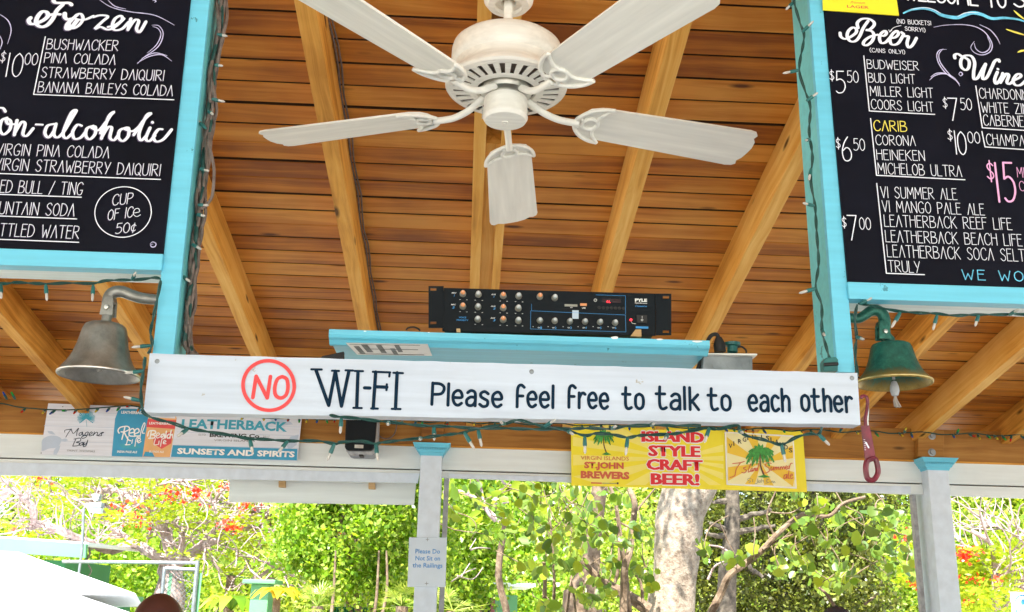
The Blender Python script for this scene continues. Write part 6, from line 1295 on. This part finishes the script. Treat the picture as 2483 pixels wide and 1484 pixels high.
for pts, a, b_, f, tw in (
 ([(1620, 1040), (1450, 920), (1280, 830), (1080, 890), (900, 840), (750, 780), (600, 710), (430, 650), (330, 620), (320, 480), (210, 380), (100, 320), (-60, 400)], .085, .04, kf, 14),
 ([(1620, 930), (1600, 760), (1540, 650), (1440, 520), (1370, 440), (1270, 400), (1180, 340), (1050, 310), (900, 330)], .10, .03, kf, 12),
 ([(1440, 900), (1200, 760), (1060, 660), (980, 520), (990, 420)], .06, .03, kf, 8), ([(1700, 1030), (1740, 850), (1745, 720)], .07, .05, kf, 3),
 ([(1660, 1040), (1900, 880), (2000, 780), (2150, 640), (2300, 560), (2437, 520), (2600, 580)], .10, .04, kf, 14), ([(1960, 850), (2150, 760), (2300, 690), (2437, 680), (2600, 690)], .06, .03, kf, 8), ([(1540, 650), (1650, 640), (1760, 690), (1900, 640), (2080, 560)], .04, .02, kf, 6),
 ([(2080, 560), (2060, 420), (2150, 300), (2250, 220)], .035, .02, kf, 5), ([(2060, 430), (1900, 400), (1750, 360), (1600, 300)], .02, .012, kf, 5), ([(1370, 440), (1450, 320), (1600, 240), (1850, 220)], .03, .015, kf, 6), ([(1270, 400), (1330, 300), (1200, 240), (1000, 200)], .02, .012, kf, 6), ([(320, 480), (420, 560), (500, 640)], .015, .01, kf, 2),
 ([(100, 320), (200, 380), (230, 550)], .03, .012, kf, 2), ([(210, 380), (300, 300), (450, 320), (700, 390)], .025, .012, kf, 6), ([(0, 400), (90, 320), (60, 250), (200, 180)], .03, .012, kf, 4), ([(900, 840), (880, 890)], .02, .01, kf, 0), ([(1310, 900), (1400, 800), (1500, 750)], .012, .008, kf, 1), ([(1350, 930), (1490, 950)], .010, .007, kf, 1), ([(980, 800), (1240, 600), (1440, 590)], .012, .008, kf, 2), ([(750, 300), (780, 400), (900, 400)], .03, .015, kf, 3), ([(1120, 620), (1160, 560), (1230, 540)], .014, .008, kf, 2),
 ([(1920, 650), (1970, 760), (1985, 900), (2180, 1150), (2330, 1300)], .012, .007, kf, 2), ([(2100, 830), (2300, 920), (2400, 1080)], .012, .007, kf, 2),
 ([(-20, 620), (200, 560), (400, 580), (560, 540), (720, 520), (860, 560), (930, 650), (1050, 740), (1280, 800)], .04, .012, kg, 8), ([(0, 700), (200, 680), (370, 680)], .03, .016, kg, 4), ([(380, 660), (250, 900), (180, 960)], .016, .01, kg, 1), ([(860, 640), (940, 740), (950, 860), (970, 960), (1030, 1010), (1040, 1130)], .020, .012, kg, 3),
 ([(740, 600), (850, 740), (960, 840), (1000, 880)], .018, .010, kg, 3), ([(960, 800), (1130, 860), (1180, 950), (1240, 975), (1280, 965)], .014, .009, kg, 3), ([(1150, 820), (1250, 840), (1275, 900)], .012, .008, kg, 1), ([(735, 590), (620, 720), (540, 860), (495, 960), (510, 1060), (550, 1130)], .015, .009, kg, 2), ([(180, 950), (350, 1010), (500, 1070), (700, 1180), (800, 1240)], .014, .009, kg, 3), ([(0, 860), (150, 950), (250, 1120), (340, 1160)], .012, .007, kg, 2),
 ([(480, 860), (680, 840), (790, 790)], .010, .008, kg, 1), ([(600, 440), (870, 440), (930, 500), (960, 580), (1060, 575)], .014, .009, kg, 3), ([(620, 680), (560, 620), (450, 500), (380, 440)], .016, .010, kg, 2), ([(820, 800), (835, 930), (790, 980)], .010, .012, kg, 0), ([(300, 460), (420, 470), (700, 480)], .016, .010, kg, 4)):
    fbranch(bb, pts, a, b_, f, 14, tw, tips)
bb.build('branches', M['bark2'], fl, True)
pad = []
def sprays(c, n, wdt, thick=.05):
    return [(c[0]+random.gauss(0, wdt), c[1]+random.gauss(0, wdt), c[2]+random.gauss(0, thick)) for _ in range(n)]
for x, y, w_ in ((480, 300, 1), (560, 320, 1), (430, 720, 1.2), (350, 740, 1), (1490, 300, 1.1), (1550, 290, .8), (1640, 500, 1.2), (1780, 540, 1.4), (1720, 500, 1), (1900, 560, 1), (700, 210, 1), (900, 220, 1.1), (1250, 240, 1), (1420, 250, 1), (1180, 640, .8), (1300, 790, .8), (1500, 600, 1), (1560, 560, 1), (2150, 730, 1), (2250, 700, 1), (2360, 580, 1), (100, 280, 1), (250, 200, 1), (30, 200, 1), (640, 370, .7), (1930, 920, .7), (1080, 560, .8), (1480, 430, .9), (2000, 240, 1), (1700, 220, .9), (1840, 350, .7), (2380, 400, .8), (620, 200, 1)):
    pad += sprays(tuple(at(*kf(x, y), 13.7+random.uniform(-.4, .6))), int(75*w_), .15*w_, .04)
for x, y, w_ in ((150, 570, .8), (420, 620, .9), (550, 640, 1), (330, 730, 1.1), (150, 780, 1.2), (480, 800, .8), (830, 680, .9), (900, 640, .7), (1050, 630, .9), (1180, 650, .9), (1210, 790, .8), (1040, 860, .7), (830, 1200, .6), (680, 1010, .8), (560, 760, 1), (780, 560, .8), (740, 460, .8), (970, 900, .5), (100, 950, 1), (260, 850, 1)):
    pad += sprays(tuple(at(*kg(x, y), 13.7+random.uniform(-.4, .6))), int(62*w_), .14*w_, .04)
for t_ in tips:
    if random.random() < .16: pad += sprays(tuple(t_), 50, .11, .035)
me = leaves_mesh('feathery_foliage', np.array(pad), .026, M['leafY'], 2.6, .75); o = link('feathery_foliage', me, fl); o['kind'] = 'stuff'
def flower_cluster(parent, c, s_):
    P = np.array([(c.x+random.gauss(0, s_), c.y+random.gauss(0, s_*.6), c.z+random.gauss(0, s_*.7)) for _ in range(20)])
    link('flower_cluster', leaves_mesh('flower_cluster', P, .042, M['flower'], 1.1), parent)['kind'] = 'stuff'
for f, L_ in ((kf, ((320, 195), (430, 190), (1565, 340), (1640, 365), (1692, 390), (1890, 362), (2142, 296), (1165, 485), (1345, 525), (1345, 630), (190, 712), (2210, 645), (2400, 455), (1880, 345), (2220, 670))), (kg, ((205, 455), (590, 495), (865, 560), (790, 592), (645, 745), (985, 718), (12, 655)))):
    for x, y in L_: flower_cluster(fl, at(*f(x, y), 13.45), .075)
# flame tree beyond the right column
kr = lambda x, y: (1941+.5433*x, 677.8+.5433*y)
fr2 = empty('flame_tree', (*place(2415, 1470, 13), -.5), 'smaller flame tree with red flowers seen right of the right-hand column', 'tree'); bb = B(); tp2 = []
for pts, a, b_ in (([(880, 1560), (870, 1400), (865, 1280), (850, 1180), (760, 1120)], .08, .03), ([(875, 1400), (930, 1250), (1000, 1180), (1100, 1150)], .05, .02), ([(868, 1300), (800, 1220), (720, 1180)], .03, .015), ([(1000, 1180), (940, 1130), (860, 1100)], .015, .01), ([(900, 1484), (960, 1400), (1040, 1350)], .03, .015)): fbranch(bb, pts, a, b_, kr, 13, 5, tp2)
q_ = at(*kr(880, 1560), 13); bb.tube([q_, (q_.x, 13, -.5)], .09, 9)
bb.build('branches', M['bark2'], fr2, True); pad = []
for x, y, w_ in ((720, 1230, 1.2), (780, 1260, 1.3), (740, 1330, 1.4), (830, 1320, 1.2), (800, 1400, 1.3), (750, 1470, 1.3), (870, 1240, 1), (900, 1330, .9), (700, 1290, 1), (850, 1450, 1), (520, 1180, .8), (505, 1250, .8), (515, 1340, .8), (930, 1180, .9), (690, 1400, 1)): pad += sprays(tuple(at(*kr(x, y), 12.8+random.uniform(-.4, .6))), int(230*w_), .18*w_, .06)
o = link('feathery_foliage', leaves_mesh('feathery_foliage', np.array(pad), .033, M['leafY'], 2.6, .7), fr2); o['kind'] = 'stuff'
for x, y in ((768, 1216), (732, 1232), (790, 1335), (714, 1342), (752, 1442), (462, 1150), (505, 1362), (740, 1238), (895, 1348), (720, 1222), (510, 1300)): flower_cluster(fr2, at(*kr(x, y), 12.5), .06)
# ---- fan palms, yellow plant
def palm(name, label, u, v, Y, r_, nf, mat, cat='palm', tilt=.4):
    c = at(u, v, Y); e = empty(name, (c.x, Y, -.5), label, cat); bb = B(); bb.tube([(c.x, Y, -.5), (c.x, Y, c.z)], .06, 8); bb.build('trunk', M['bark3'], e, True)
    for k in range(nf):
        a = 2*PI*k/nf+random.random()*.5; el = random.uniform(-.2, 1.2); d = Vector((math.cos(a)*math.cos(el), math.sin(a)*math.cos(el), math.sin(el))); hub = c+d*r_*.45
        vs_ = []; fs = []; side = d.cross(Vector((0, 0, 1))).normalized(); upv = side.cross(d)
        bbl = B(); bbl.tube([c, hub], .006, 5)
        for q in range(13):
            th = (q-6)/6*1.35; dd = (d*math.cos(th)+side*math.sin(th)).normalized(); t_ = dd.cross(upv).normalized()*r_*.022; tip = hub+dd*r_*(.62-.12*abs(th))+Vector((0, 0, -.08*r_*abs(th))); m_ = hub+dd*r_*.3
            bbl.add([hub, m_+t_, tip, m_-t_], [(0, 1, 2, 3)])
        bbl.build('frond', M[mat], e)
    return e
palm('fan_palm', 'pale fan palm at the foot of the lime tree beside the yellow plant', 770, 1470, 11, .30, 10, 'palm'); palm('fan_palm', 'pale fan palm low just left of the notice column', 975, 1470, 10.5, .32, 10, 'palm')
palm('fan_palm', 'spiky fan palm low just right of the notice column', 1098, 1482, 10, .35, 9, 'palm'); palm('fan_palm', 'tall dark green palm left of the green pillar', 560, 1395, 15, .6, 11, 'leafG')
def broad(name, label, u, v, Y, r_, nf, mat):
    c = at(u, v, Y); e = empty(name, (c.x, Y, -.5), label, 'plant'); bb = B(); bb.tube([(c.x, Y, -.5), (c.x, Y, c.z)], .04, 7); bb.build('stem', M['bark3'], e, True)
    for k in range(nf):
        a = 2*PI*k/nf+random.random()*.4; d = Vector((math.cos(a), math.sin(a), 0)); P = [c+d*r_*t+Vector((0, 0, r_*(1.3*t-1.35*t*t)*random.uniform(.8, 1.3))) for t in (0, .25, .5, .75, 1)]; s_ = d.cross(Vector((0, 0, 1))); wd = [.02, .16, .2, .13, .01]
        vs_ = [p+s_*w_*r_ for p, w_ in zip(P, wd)]+[p-s_*w_*r_ for p, w_ in zip(P, wd)]; mesh('leaf', vs_, [(i, i+1, 6+i, 5+i) for i in range(4)], M[mat], e, True)
broad('yellow_plant', 'yellow broad-leaved plant in front of the green pillar', 672, 1450, 11.2, .30, 12, 'yplant'); broad('green_plant', 'bright green broad-leaved plant at the left foot of the green pillar', 560, 1480, 12.5, .42, 14, 'leafG')
# ---- green pillar, green hut, corrugated fence
def bx(name, px, Y, th, mat, parent, bev=.004): return quad_board(name, px, Y, th, M[mat], parent, bev)
e = empty('green_pillar', (*place(630, 1484, 11.5), -.5), 'mint green masonry pillar with overhanging cap behind the yellow plant', 'pillar'); a_ = at(609, 1420, 11.5); b_ = at(653, 1420, 11.5); t_ = at(630, 1416, 11.5).z
bb = B(); bb.box(a_.x, b_.x, 11.5, 11.8, -.5, t_); bb.build('shaft', M['mint'], e, bevel=.01); bb = B(); bb.box(at(587, 1416, 11.4).x, at(667, 1416, 11.4).x, 11.4, 11.9, t_+.001, at(630, 1405, 11.4).z); bb.build('cap', M['mint'], e, bevel=.01)
e = empty('green_hut', (*place(1165, 1484, 16), -.5), 'green hut with maroon shutters seen through the leaves right of the notice column', 'building'); xa, xb = at(1130, 1430, 16).x, at(1255, 1430, 16).x; zt_ = at(1165, 1421, 16).z
bb = B(); bb.box(xa, at(1146, 1430, 16).x, 16, 18, -.5, zt_); bb.box(at(1199, 1430, 16).x, xb, 16, 18, -.5, zt_-.12); bb.box(at(1146, 1430, 16).x+.001, at(1199, 1430, 16).x-.001, 16, 18, at(1165, 1442, 16).z, zt_); bb.build('wall', M['mint'], e)
bb = B(); bb.box(xa-.25, xb+.25, 15.7, 18.2, zt_+.001, zt_+.05); bb.build('roof', M['trimw'], e)
for u0_, u1_ in ((1144, 1168), (1190, 1200)): bb = B(); bb.box(at(u0_, 1460, 15.95).x, at(u1_, 1460, 15.95).x, 15.93, 15.97, .4, at(1165, 1443, 15.95).z); bb.build('shutter', M['maroon'], e)
bb = B(); bb.box(at(1147, 1460, 16).x, at(1198, 1460, 16).x, 16.3, 16.35, -.4, at(1165, 1441, 16).z); bb.build('dark_opening', M['glassd'], e)
e = empty('corrugated_fence', (*place(845, 1484, 12.8), -.5), 'low green corrugated fence behind the slender trunks', 'fence'); xa, xb = at(800, 1475, 12.8).x, at(893, 1475, 12.8).x; zt_ = at(845, 1472, 12.8).z; vs_ = []; n_ = 60
for k in range(n_+1): x = xa+(xb-xa)*k/n_; y = 12.8+.02*math.sin(k*PI/2*1.0); vs_ += [(x, y, -.5), (x, y, zt_), (x, y+.003, -.5), (x, y+.003, zt_)]
mesh('sheet', vs_, [f for k in range(n_) for f in ((4*k, 4*k+4, 4*k+5, 4*k+1), (4*k+2, 4*k+3, 4*k+7, 4*k+6), (4*k+1, 4*k+5, 4*k+7, 4*k+3))], M['mintd'], e)
# ---- left: green-fascia roof, lamp pole, white canopy roof, chain-link gate
e = empty('green_shed', (at(0, 1400, 12.2).x-.6, 12.8, -.5), 'small shed with mint green fascia board at the left edge', 'building')
P0, P1, P2, P3 = at(-260, 1285, 12.2), at(210, 1319, 12.2), at(207, 1353, 12.2), at(-260, 1322, 12.2); D = Vector((-.1, 2.2, 0)); bb = B(); T_ = Vector((0, .05, 0)); bb.hexa([P3, P2, P2+T_, P3+T_, P0, P1, P1+T_, P0+T_]); bb.build('fascia', M['mint'], e)
bb = B(); D0 = Vector((0, .051, .0)); D1 = Vector((0, 2.2, .02)); u_ = Vector((0, 0, .04)); bb.hexa([P0+D0-u_*.5, P1+D0-u_*.5, P1+D1, P0+D1, P0+D0+u_*.5, P1+D0+u_*.5, P1+D1+u_, P0+D1+u_]); bb.build('roof', M['tent'], e)
bb = B(); bb.box(P0.x, P1.x-.35, 12.6, 14.2, -.5, P2.z-.02); bb.build('wall', M['mintd'], e)
e = empty('lamp_pole', (*place(197, 1400, 12.1), -.5), 'thin pole with grey floodlight box standing at the corner of the green shed', 'lamp'); bb = B(); q0 = at(203, 1232, 12.1); q1 = at(199, 1335, 12.1)
bb.tube([(q1.x, 12.1, -.5), q1, q0], .016, 8); bb.build('pole', M['galv'], e, True)
bx('lamp_body', [kf(800, 440), kf(972, 430), kf(968, 478), kf(806, 470)], 12.05, .12, 'greyf', e); bx('lamp_glass', [kf(845, 482), kf(965, 482), kf(962, 532), kf(860, 528)], 12.06, .1, 'trimw', e); bx('lamp_hood', [kf(875, 352), kf(960, 352), kf(935, 415), kf(895, 415)], 12.07, .1, 'greyf', e)
e = empty('white_canopy', (at(100, 1450, 9.75).x, 9.75, -.5), 'large sunlit white pitched canopy roof at the lower left', 'canopy'); P = [at(*kf(*p), 9.75) for p in ((-800, 890), (0, 899), (170, 905), (1300, 1305), (748, 1318), (1240, 1484), (1500, 1640), (-800, 1640))]
vs_ = P+[p+Vector((-.3, 1.3, -.12)) for p in P]; n_ = len(P); mesh('roof', vs_, [tuple(range(n_-1, -1, -1)), tuple(range(n_, 2*n_))]+[(i, (i+1) % n_, n_+(i+1) % n_, n_+i) for i in range(n_)], M['tent'], e)
for px_ in (-300, 700): q = at(*kf(px_, 1640), 10.1); bb = B(); bb.tube([(q.x, 10.1, -.5), q], .03, 8); bb.build('leg', M['galv'], e, True)
e = empty('green_kiosk', (*place(255, 1480, 11.4), -.5), 'mint green kiosk front half hidden under the edge of the white canopy', 'building'); P0, P1 = at(150, 1442, 11.4), at(315, 1442, 11.4); bb = B(); bb.box(P0.x, P1.x, 11.4, 11.9, at(250, 1461, 11.4).z, P0.z); bb.build('fascia', M['mint'], e); bb = B(); bb.box(P0.x+.05, P1.x-.1, 11.6, 11.8, -.5, at(250, 1461, 11.4).z-.001); bb.build('wall', M['mintd'], e)
e = empty('chain_link_gate', (*place(440, 1480, 11.9), -.5), 'galvanised chain-link gate and rail with green privacy screen at the lower left', 'gate'); GY = 11.9
def pipe(a, b_, r_=.02, nm='rail'): bb = B(); bb.tube([at(*a, GY) if len(a) == 2 else a, at(*b_, GY) if len(b_) == 2 else b_], r_, 9); bb.build(nm, M['galv'], e, True)
pipe(kf(600, 1000), kf(1890, 1012), .018)
for u, v in ((kf(1897, 990)), (kf(1580, 1050))):
    q = at(u, v, GY); b0 = Vector((at(u, v+90, GY).x, GY, -.5)); pipe((b0.x, b0.y, b0.z), tuple(q), .024 if u > 470 else .02, 'post')
pipe(kf(1590, 1065), kf(1900, 1078), .02)
bb = B(); za, zb_ = .6, at(*kf(1700, 1080), GY).z; xa, xb = at(*kf(1600, 1080), GY).x, at(*kf(1890, 1080), GY).x; s_ = .055
k = -int((zb_-za)/s_)-1
while xa+k*s_ < xb:
    for sg_ in (1, -1):
        pts = []; x0_ = xa+k*s_
        z_a, z_b = za, zb_; p0 = Vector((x0_ if sg_ > 0 else x0_+(zb_-za), GY, za)); p1 = Vector((x0_+(zb_-za) if sg_ > 0 else x0_, GY, zb_)); d = p1-p0
        t0 = 0; t1 = 1
        for lo in (0, 1):
            pass
        ta, tb = (xa-p0.x)/d.x, (xb-p0.x)/d.x; ta, tb = min(ta, tb), max(ta, tb); t0, t1 = max(0, ta), min(1, tb)
        if t1-t0 > .02: bb.tube([p0+d*t0+Vector((0, .002*sg_, 0)), p0+d*t1+Vector((0, .002*sg_, 0))], .0028, 3, caps=False)
    k += 1
o = bb.build('mesh_wires', M['galv'], e); o['kind'] = 'stuff'
bb = B(); bb.box(at(*kf(1590, 1100), GY).x+.03, at(*kf(1650, 1100), GY).x, GY+.03, GY+.035, -.3, at(*kf(1600, 1110), GY).z); bb.build('privacy_screen', M['mint'], e)
bb = B(); bb.box(at(*kf(1905, 1100), GY).x, at(*kf(1935, 1100), GY).x, GY+.03, GY+.035, -.3, at(*kf(1900, 1110), GY).z); bb.build('privacy_screen', M['mint'], e)
# ---- evacuation sign at the lower right corner
kt = lambda x, y: (2390.5+.06602*x, 1386.3+.06602*y)
tY = 9.0; ts = quad_board('evacuation_sign', [kt(900, 745), kt(2300, 765), kt(2300, 3000), kt(1100, 2980)], tY, .01, M['wht'], None, .004); tag(ts, 'white sign with blue wave symbol cut by the lower right corner', 'sign')
TI = tY-.001; i = Ink(TI)
i.px([kt(*p) for p in ((1085, 1085), (1130, 980), (1210, 900), (1320, 865), (1450, 890), (1560, 960), (1600, 1060))], 2.8); i.build('wave_symbol', M['bprint'], ts)
shape(ts, 'wave_symbol', [kt(1360+75*math.cos(a), 1115+105*math.sin(a)) for a in np.linspace(0, 2*PI, 17)[:-1]], 'bprint', TI)
print_text(ts, TI, 'TSUNAMI', (*kt(1065, 1265), *kt(1950, 1335), .02), M['bpale'], bold=.02); shape(ts, 'blue_band', [kt(1085, 1380), kt(2200, 1395), kt(2200, 1700), kt(1125, 1690)], 'bprint', TI); print_text(ts, TI-.002, 'EVACUATION', (*kt(1150, 1410), *kt(2150, 1500), .02), M['wht'], bold=.03)
bb = B(); q = at(2500, 1500, 9.03); bb.tube([(q.x, 9.035, -.5), (q.x, 9.035, at(2500, 1440, 9.03).z)], .02, 8); bb.build('sign_post', M['galv'], ts, True)

# ================================================================== PEOPLE (only the tops of their heads reach the picture)
def person(label, u, v, Y, head_w, facing, skin, shirt, hairmat=None, cap=None):
    topz = at(u, v, Y).z; x = at(u, v, Y).x; H_ = topz; floor = 0.0; k_ = H_/1.75
    e = empty('person', (x, Y, 0), label, 'person', rz=facing)
    J = {}; V = []; E_ = []; Rr = []
    def j(n, p, r_, par=None): J[n] = len(V); V.append(Vector(p)*k_); Rr.append((r_*k_, r_*k_)); (E_.append((J[par], J[n])) if par else None)
    j('pel', (0, 0, .95), .145); j('waist', (0, 0, 1.10), .135, 'pel'); j('chest', (0, -.01, 1.30), .155, 'waist'); j('neckb', (0, 0, 1.46), .075, 'chest'); j('neck', (0, -.01, 1.53), .055, 'neckb'); j('jaw', (0, -.025, 1.585), .070, 'neck'); j('skull', (0, -.005, 1.655), .088, 'jaw')
    for s_ in (-1, 1):
        n = 'L' if s_ < 0 else 'R'
        j(n+'sh', (s_*.17, 0, 1.40), .065, 'chest'); j(n+'el', (s_*.23, .03, 1.13), .042, n+'sh'); j(n+'wr', (s_*.24, -.06, .90), .028, n+'el'); j(n+'palm', (s_*.235, -.08, .83), .034, n+'wr')
        for q, (dx, ln) in enumerate(((-.025, .07), (-.009, .085), (.008, .082), (.024, .065))): j(n+'f%d' % q, (s_*.235, -.08+dx, .83-ln*.55), .0095, n+'palm'); j(n+'g%d' % q, (s_*.228, -.08+dx-.004, .83-ln*1.15), .008, n+'f%d' % q)
        j(n+'th', (s_*.225, -.115, .82), .010, n+'wr'); j(n+'ti', (s_*.222, -.125, .785), .009, n+'th')
        j(n+'hip', (s_*.09, 0, .86), .095, 'pel'); j(n+'kn', (s_*.10, -.01, .50), .062, n+'hip'); j(n+'an', (s_*.10, .02, .09), .040, n+'kn'); j(n+'to', (s_*.11, -.14, .04), .035, n+'an')
    me = bpy.data.meshes.new('body'); me.from_pydata(V, E_, []); o = link('body', me, None, [skin]); o.parent = e
    md = o.modifiers.new('skin', 'SKIN'); md.use_smooth_shade = True; ss = o.modifiers.new('sub', 'SUBSURF'); ss.levels = ss.render_levels = 2
    for i_, sv in enumerate(me.skin_vertices[0].data): sv.radius = Rr[i_]; sv.use_root = (i_ == 0)
    dg = bpy.context.evaluated_depsgraph_get(); m2 = bpy.data.meshes.new_from_object(o.evaluated_get(dg)); o.modifiers.clear(); o.data = m2
    # skull, nose and ears joined into the same mesh
    bm = bmesh.new(); bm.from_mesh(m2)
    hw = head_w/2; hz = topz-.118
    r_ = bmesh.ops.create_uvsphere(bm, u_segments=28, v_segments=20, radius=1)
    for v_ in r_['verts']:
        c = v_.co; f_ = 1-.14*max(0, -c.z)**1.5; v_.co = Vector((c.x*hw*f_, c.y*hw*1.22*f_+(-.006), hz+c.z*.118))
    for (p, s_) in (((0, -hw*1.22-.008, hz-.02), (.011, .014, .020)), ((hw+.002, .005, hz-.015), (.007, .018, .03)), ((-hw-.002, .005, hz-.015), (.007, .018, .03)), ((.03, -hw*1.18, hz+.0), (.013, .008, .008)), ((-.03, -hw*1.18, hz+.0), (.013, .008, .008)), ((0, -hw*1.17, hz-.058), (.022, .008, .006))):
        r2 = bmesh.ops.create_icosphere(bm, subdivisions=2, radius=1)
        for v_ in r2['verts']: v_.co = Vector(p)+Vector((v_.co.x*s_[0], v_.co.y*s_[1], v_.co.z*s_[2]))
    for f_ in bm.faces: f_.smooth = True
    bm.to_mesh(m2); bm.free()
    def garment(nm, zlo, zhi, mat, grow=.012, armlim=1.12):
        b2 = bmesh.new(); b2.from_mesh(m2); b2.normal_update()
        kill = [f_ for f_ in b2.faces if not (zlo*k_ < f_.calc_center_median().z < zhi*k_) or (nm == 'trousers' and abs(f_.calc_center_median().x) > .19*k_) or (nm == 'shirt' and abs(f_.calc_center_median().x) > .19*k_ and f_.calc_center_median().z < armlim*k_)]
        bmesh.ops.delete(b2, geom=kill, context='FACES')
        for v_ in b2.verts: v_.co += v_.normal*grow
        m3 = bpy.data.meshes.new(nm); b2.to_mesh(m3); b2.free(); m3.materials.clear(); g_ = link(nm, m3, None, [mat]); g_.parent = e
    garment('shirt', .90, 1.49, shirt); garment('trousers', .06, .97, M['cloth2'], .010)
    if hairmat or cap:
        bb = B(); vs_ = []
        n = 26; m_ = 9; rr = 1.05 if cap else 1.03
        for i_ in range(m_+1):
            ph = i_/m_*(1.45 if cap else 1.5)
            for q in range(n): a = 2*PI*q/n; vs_.append((math.sin(ph)*math.cos(a)*hw*rr, math.sin(ph)*math.sin(a)*hw*1.22*rr-.006, hz+math.cos(ph)*.118*rr+(0 if i_ else 0)))
        bb.add(vs_, [(i_*n+q, (i_+1)*n+q, (i_+1)*n+(q+1) % n, i_*n+(q+1) % n) for i_ in range(m_) for q in range(n)]); o2 = bb.build('cap' if cap else 'hair', cap or hairmat, None, True); o2.parent = e
        if cap:
            bb = B(); bb.lathe([(.0001, .004), (.006, .003), (.007, 0)], 10, M=Matrix.Translation((0, -.006, hz+.118*rr))); b3 = bb.build('cap_button', cap, None, True); b3.parent = o2
            bb = B(); vs_ = [(x_*hw, -.006-hw*1.22-(.075*(1-x_*x_)), hz+.02-.01*(1-x_*x_)) for x_ in np.linspace(-.9, .9, 11)]+[(x_*hw, -hw*1.22*math.sqrt(max(.05, 1-x_*x_*.9)), hz+.03) for x_ in np.linspace(-.9, .9, 11)]
            n1 = [(a, b_, c-.003) for a, b_, c in vs_]; bb.add(vs_, [(i_, i_+1, 12+i_, 11+i_) for i_ in range(10)]); bb.add(n1, [(11+i_, 12+i_, i_+1, i_) for i_ in range(10)]); b3 = bb.build('cap_brim', cap, None); b3.parent = o2
    return e
person('person with a shaved brown head standing at the bar, seen only from the crown up', 388, 1438, 3.4, .158, PI*.9, M['skin'], M['cloth'])
person('person in a black cap at the lower right, only the top of the cap showing', 2030, 1474, 4.2, .165, PI*1.05, M['skin2'], M['cloth2'], cap=M['capm'])
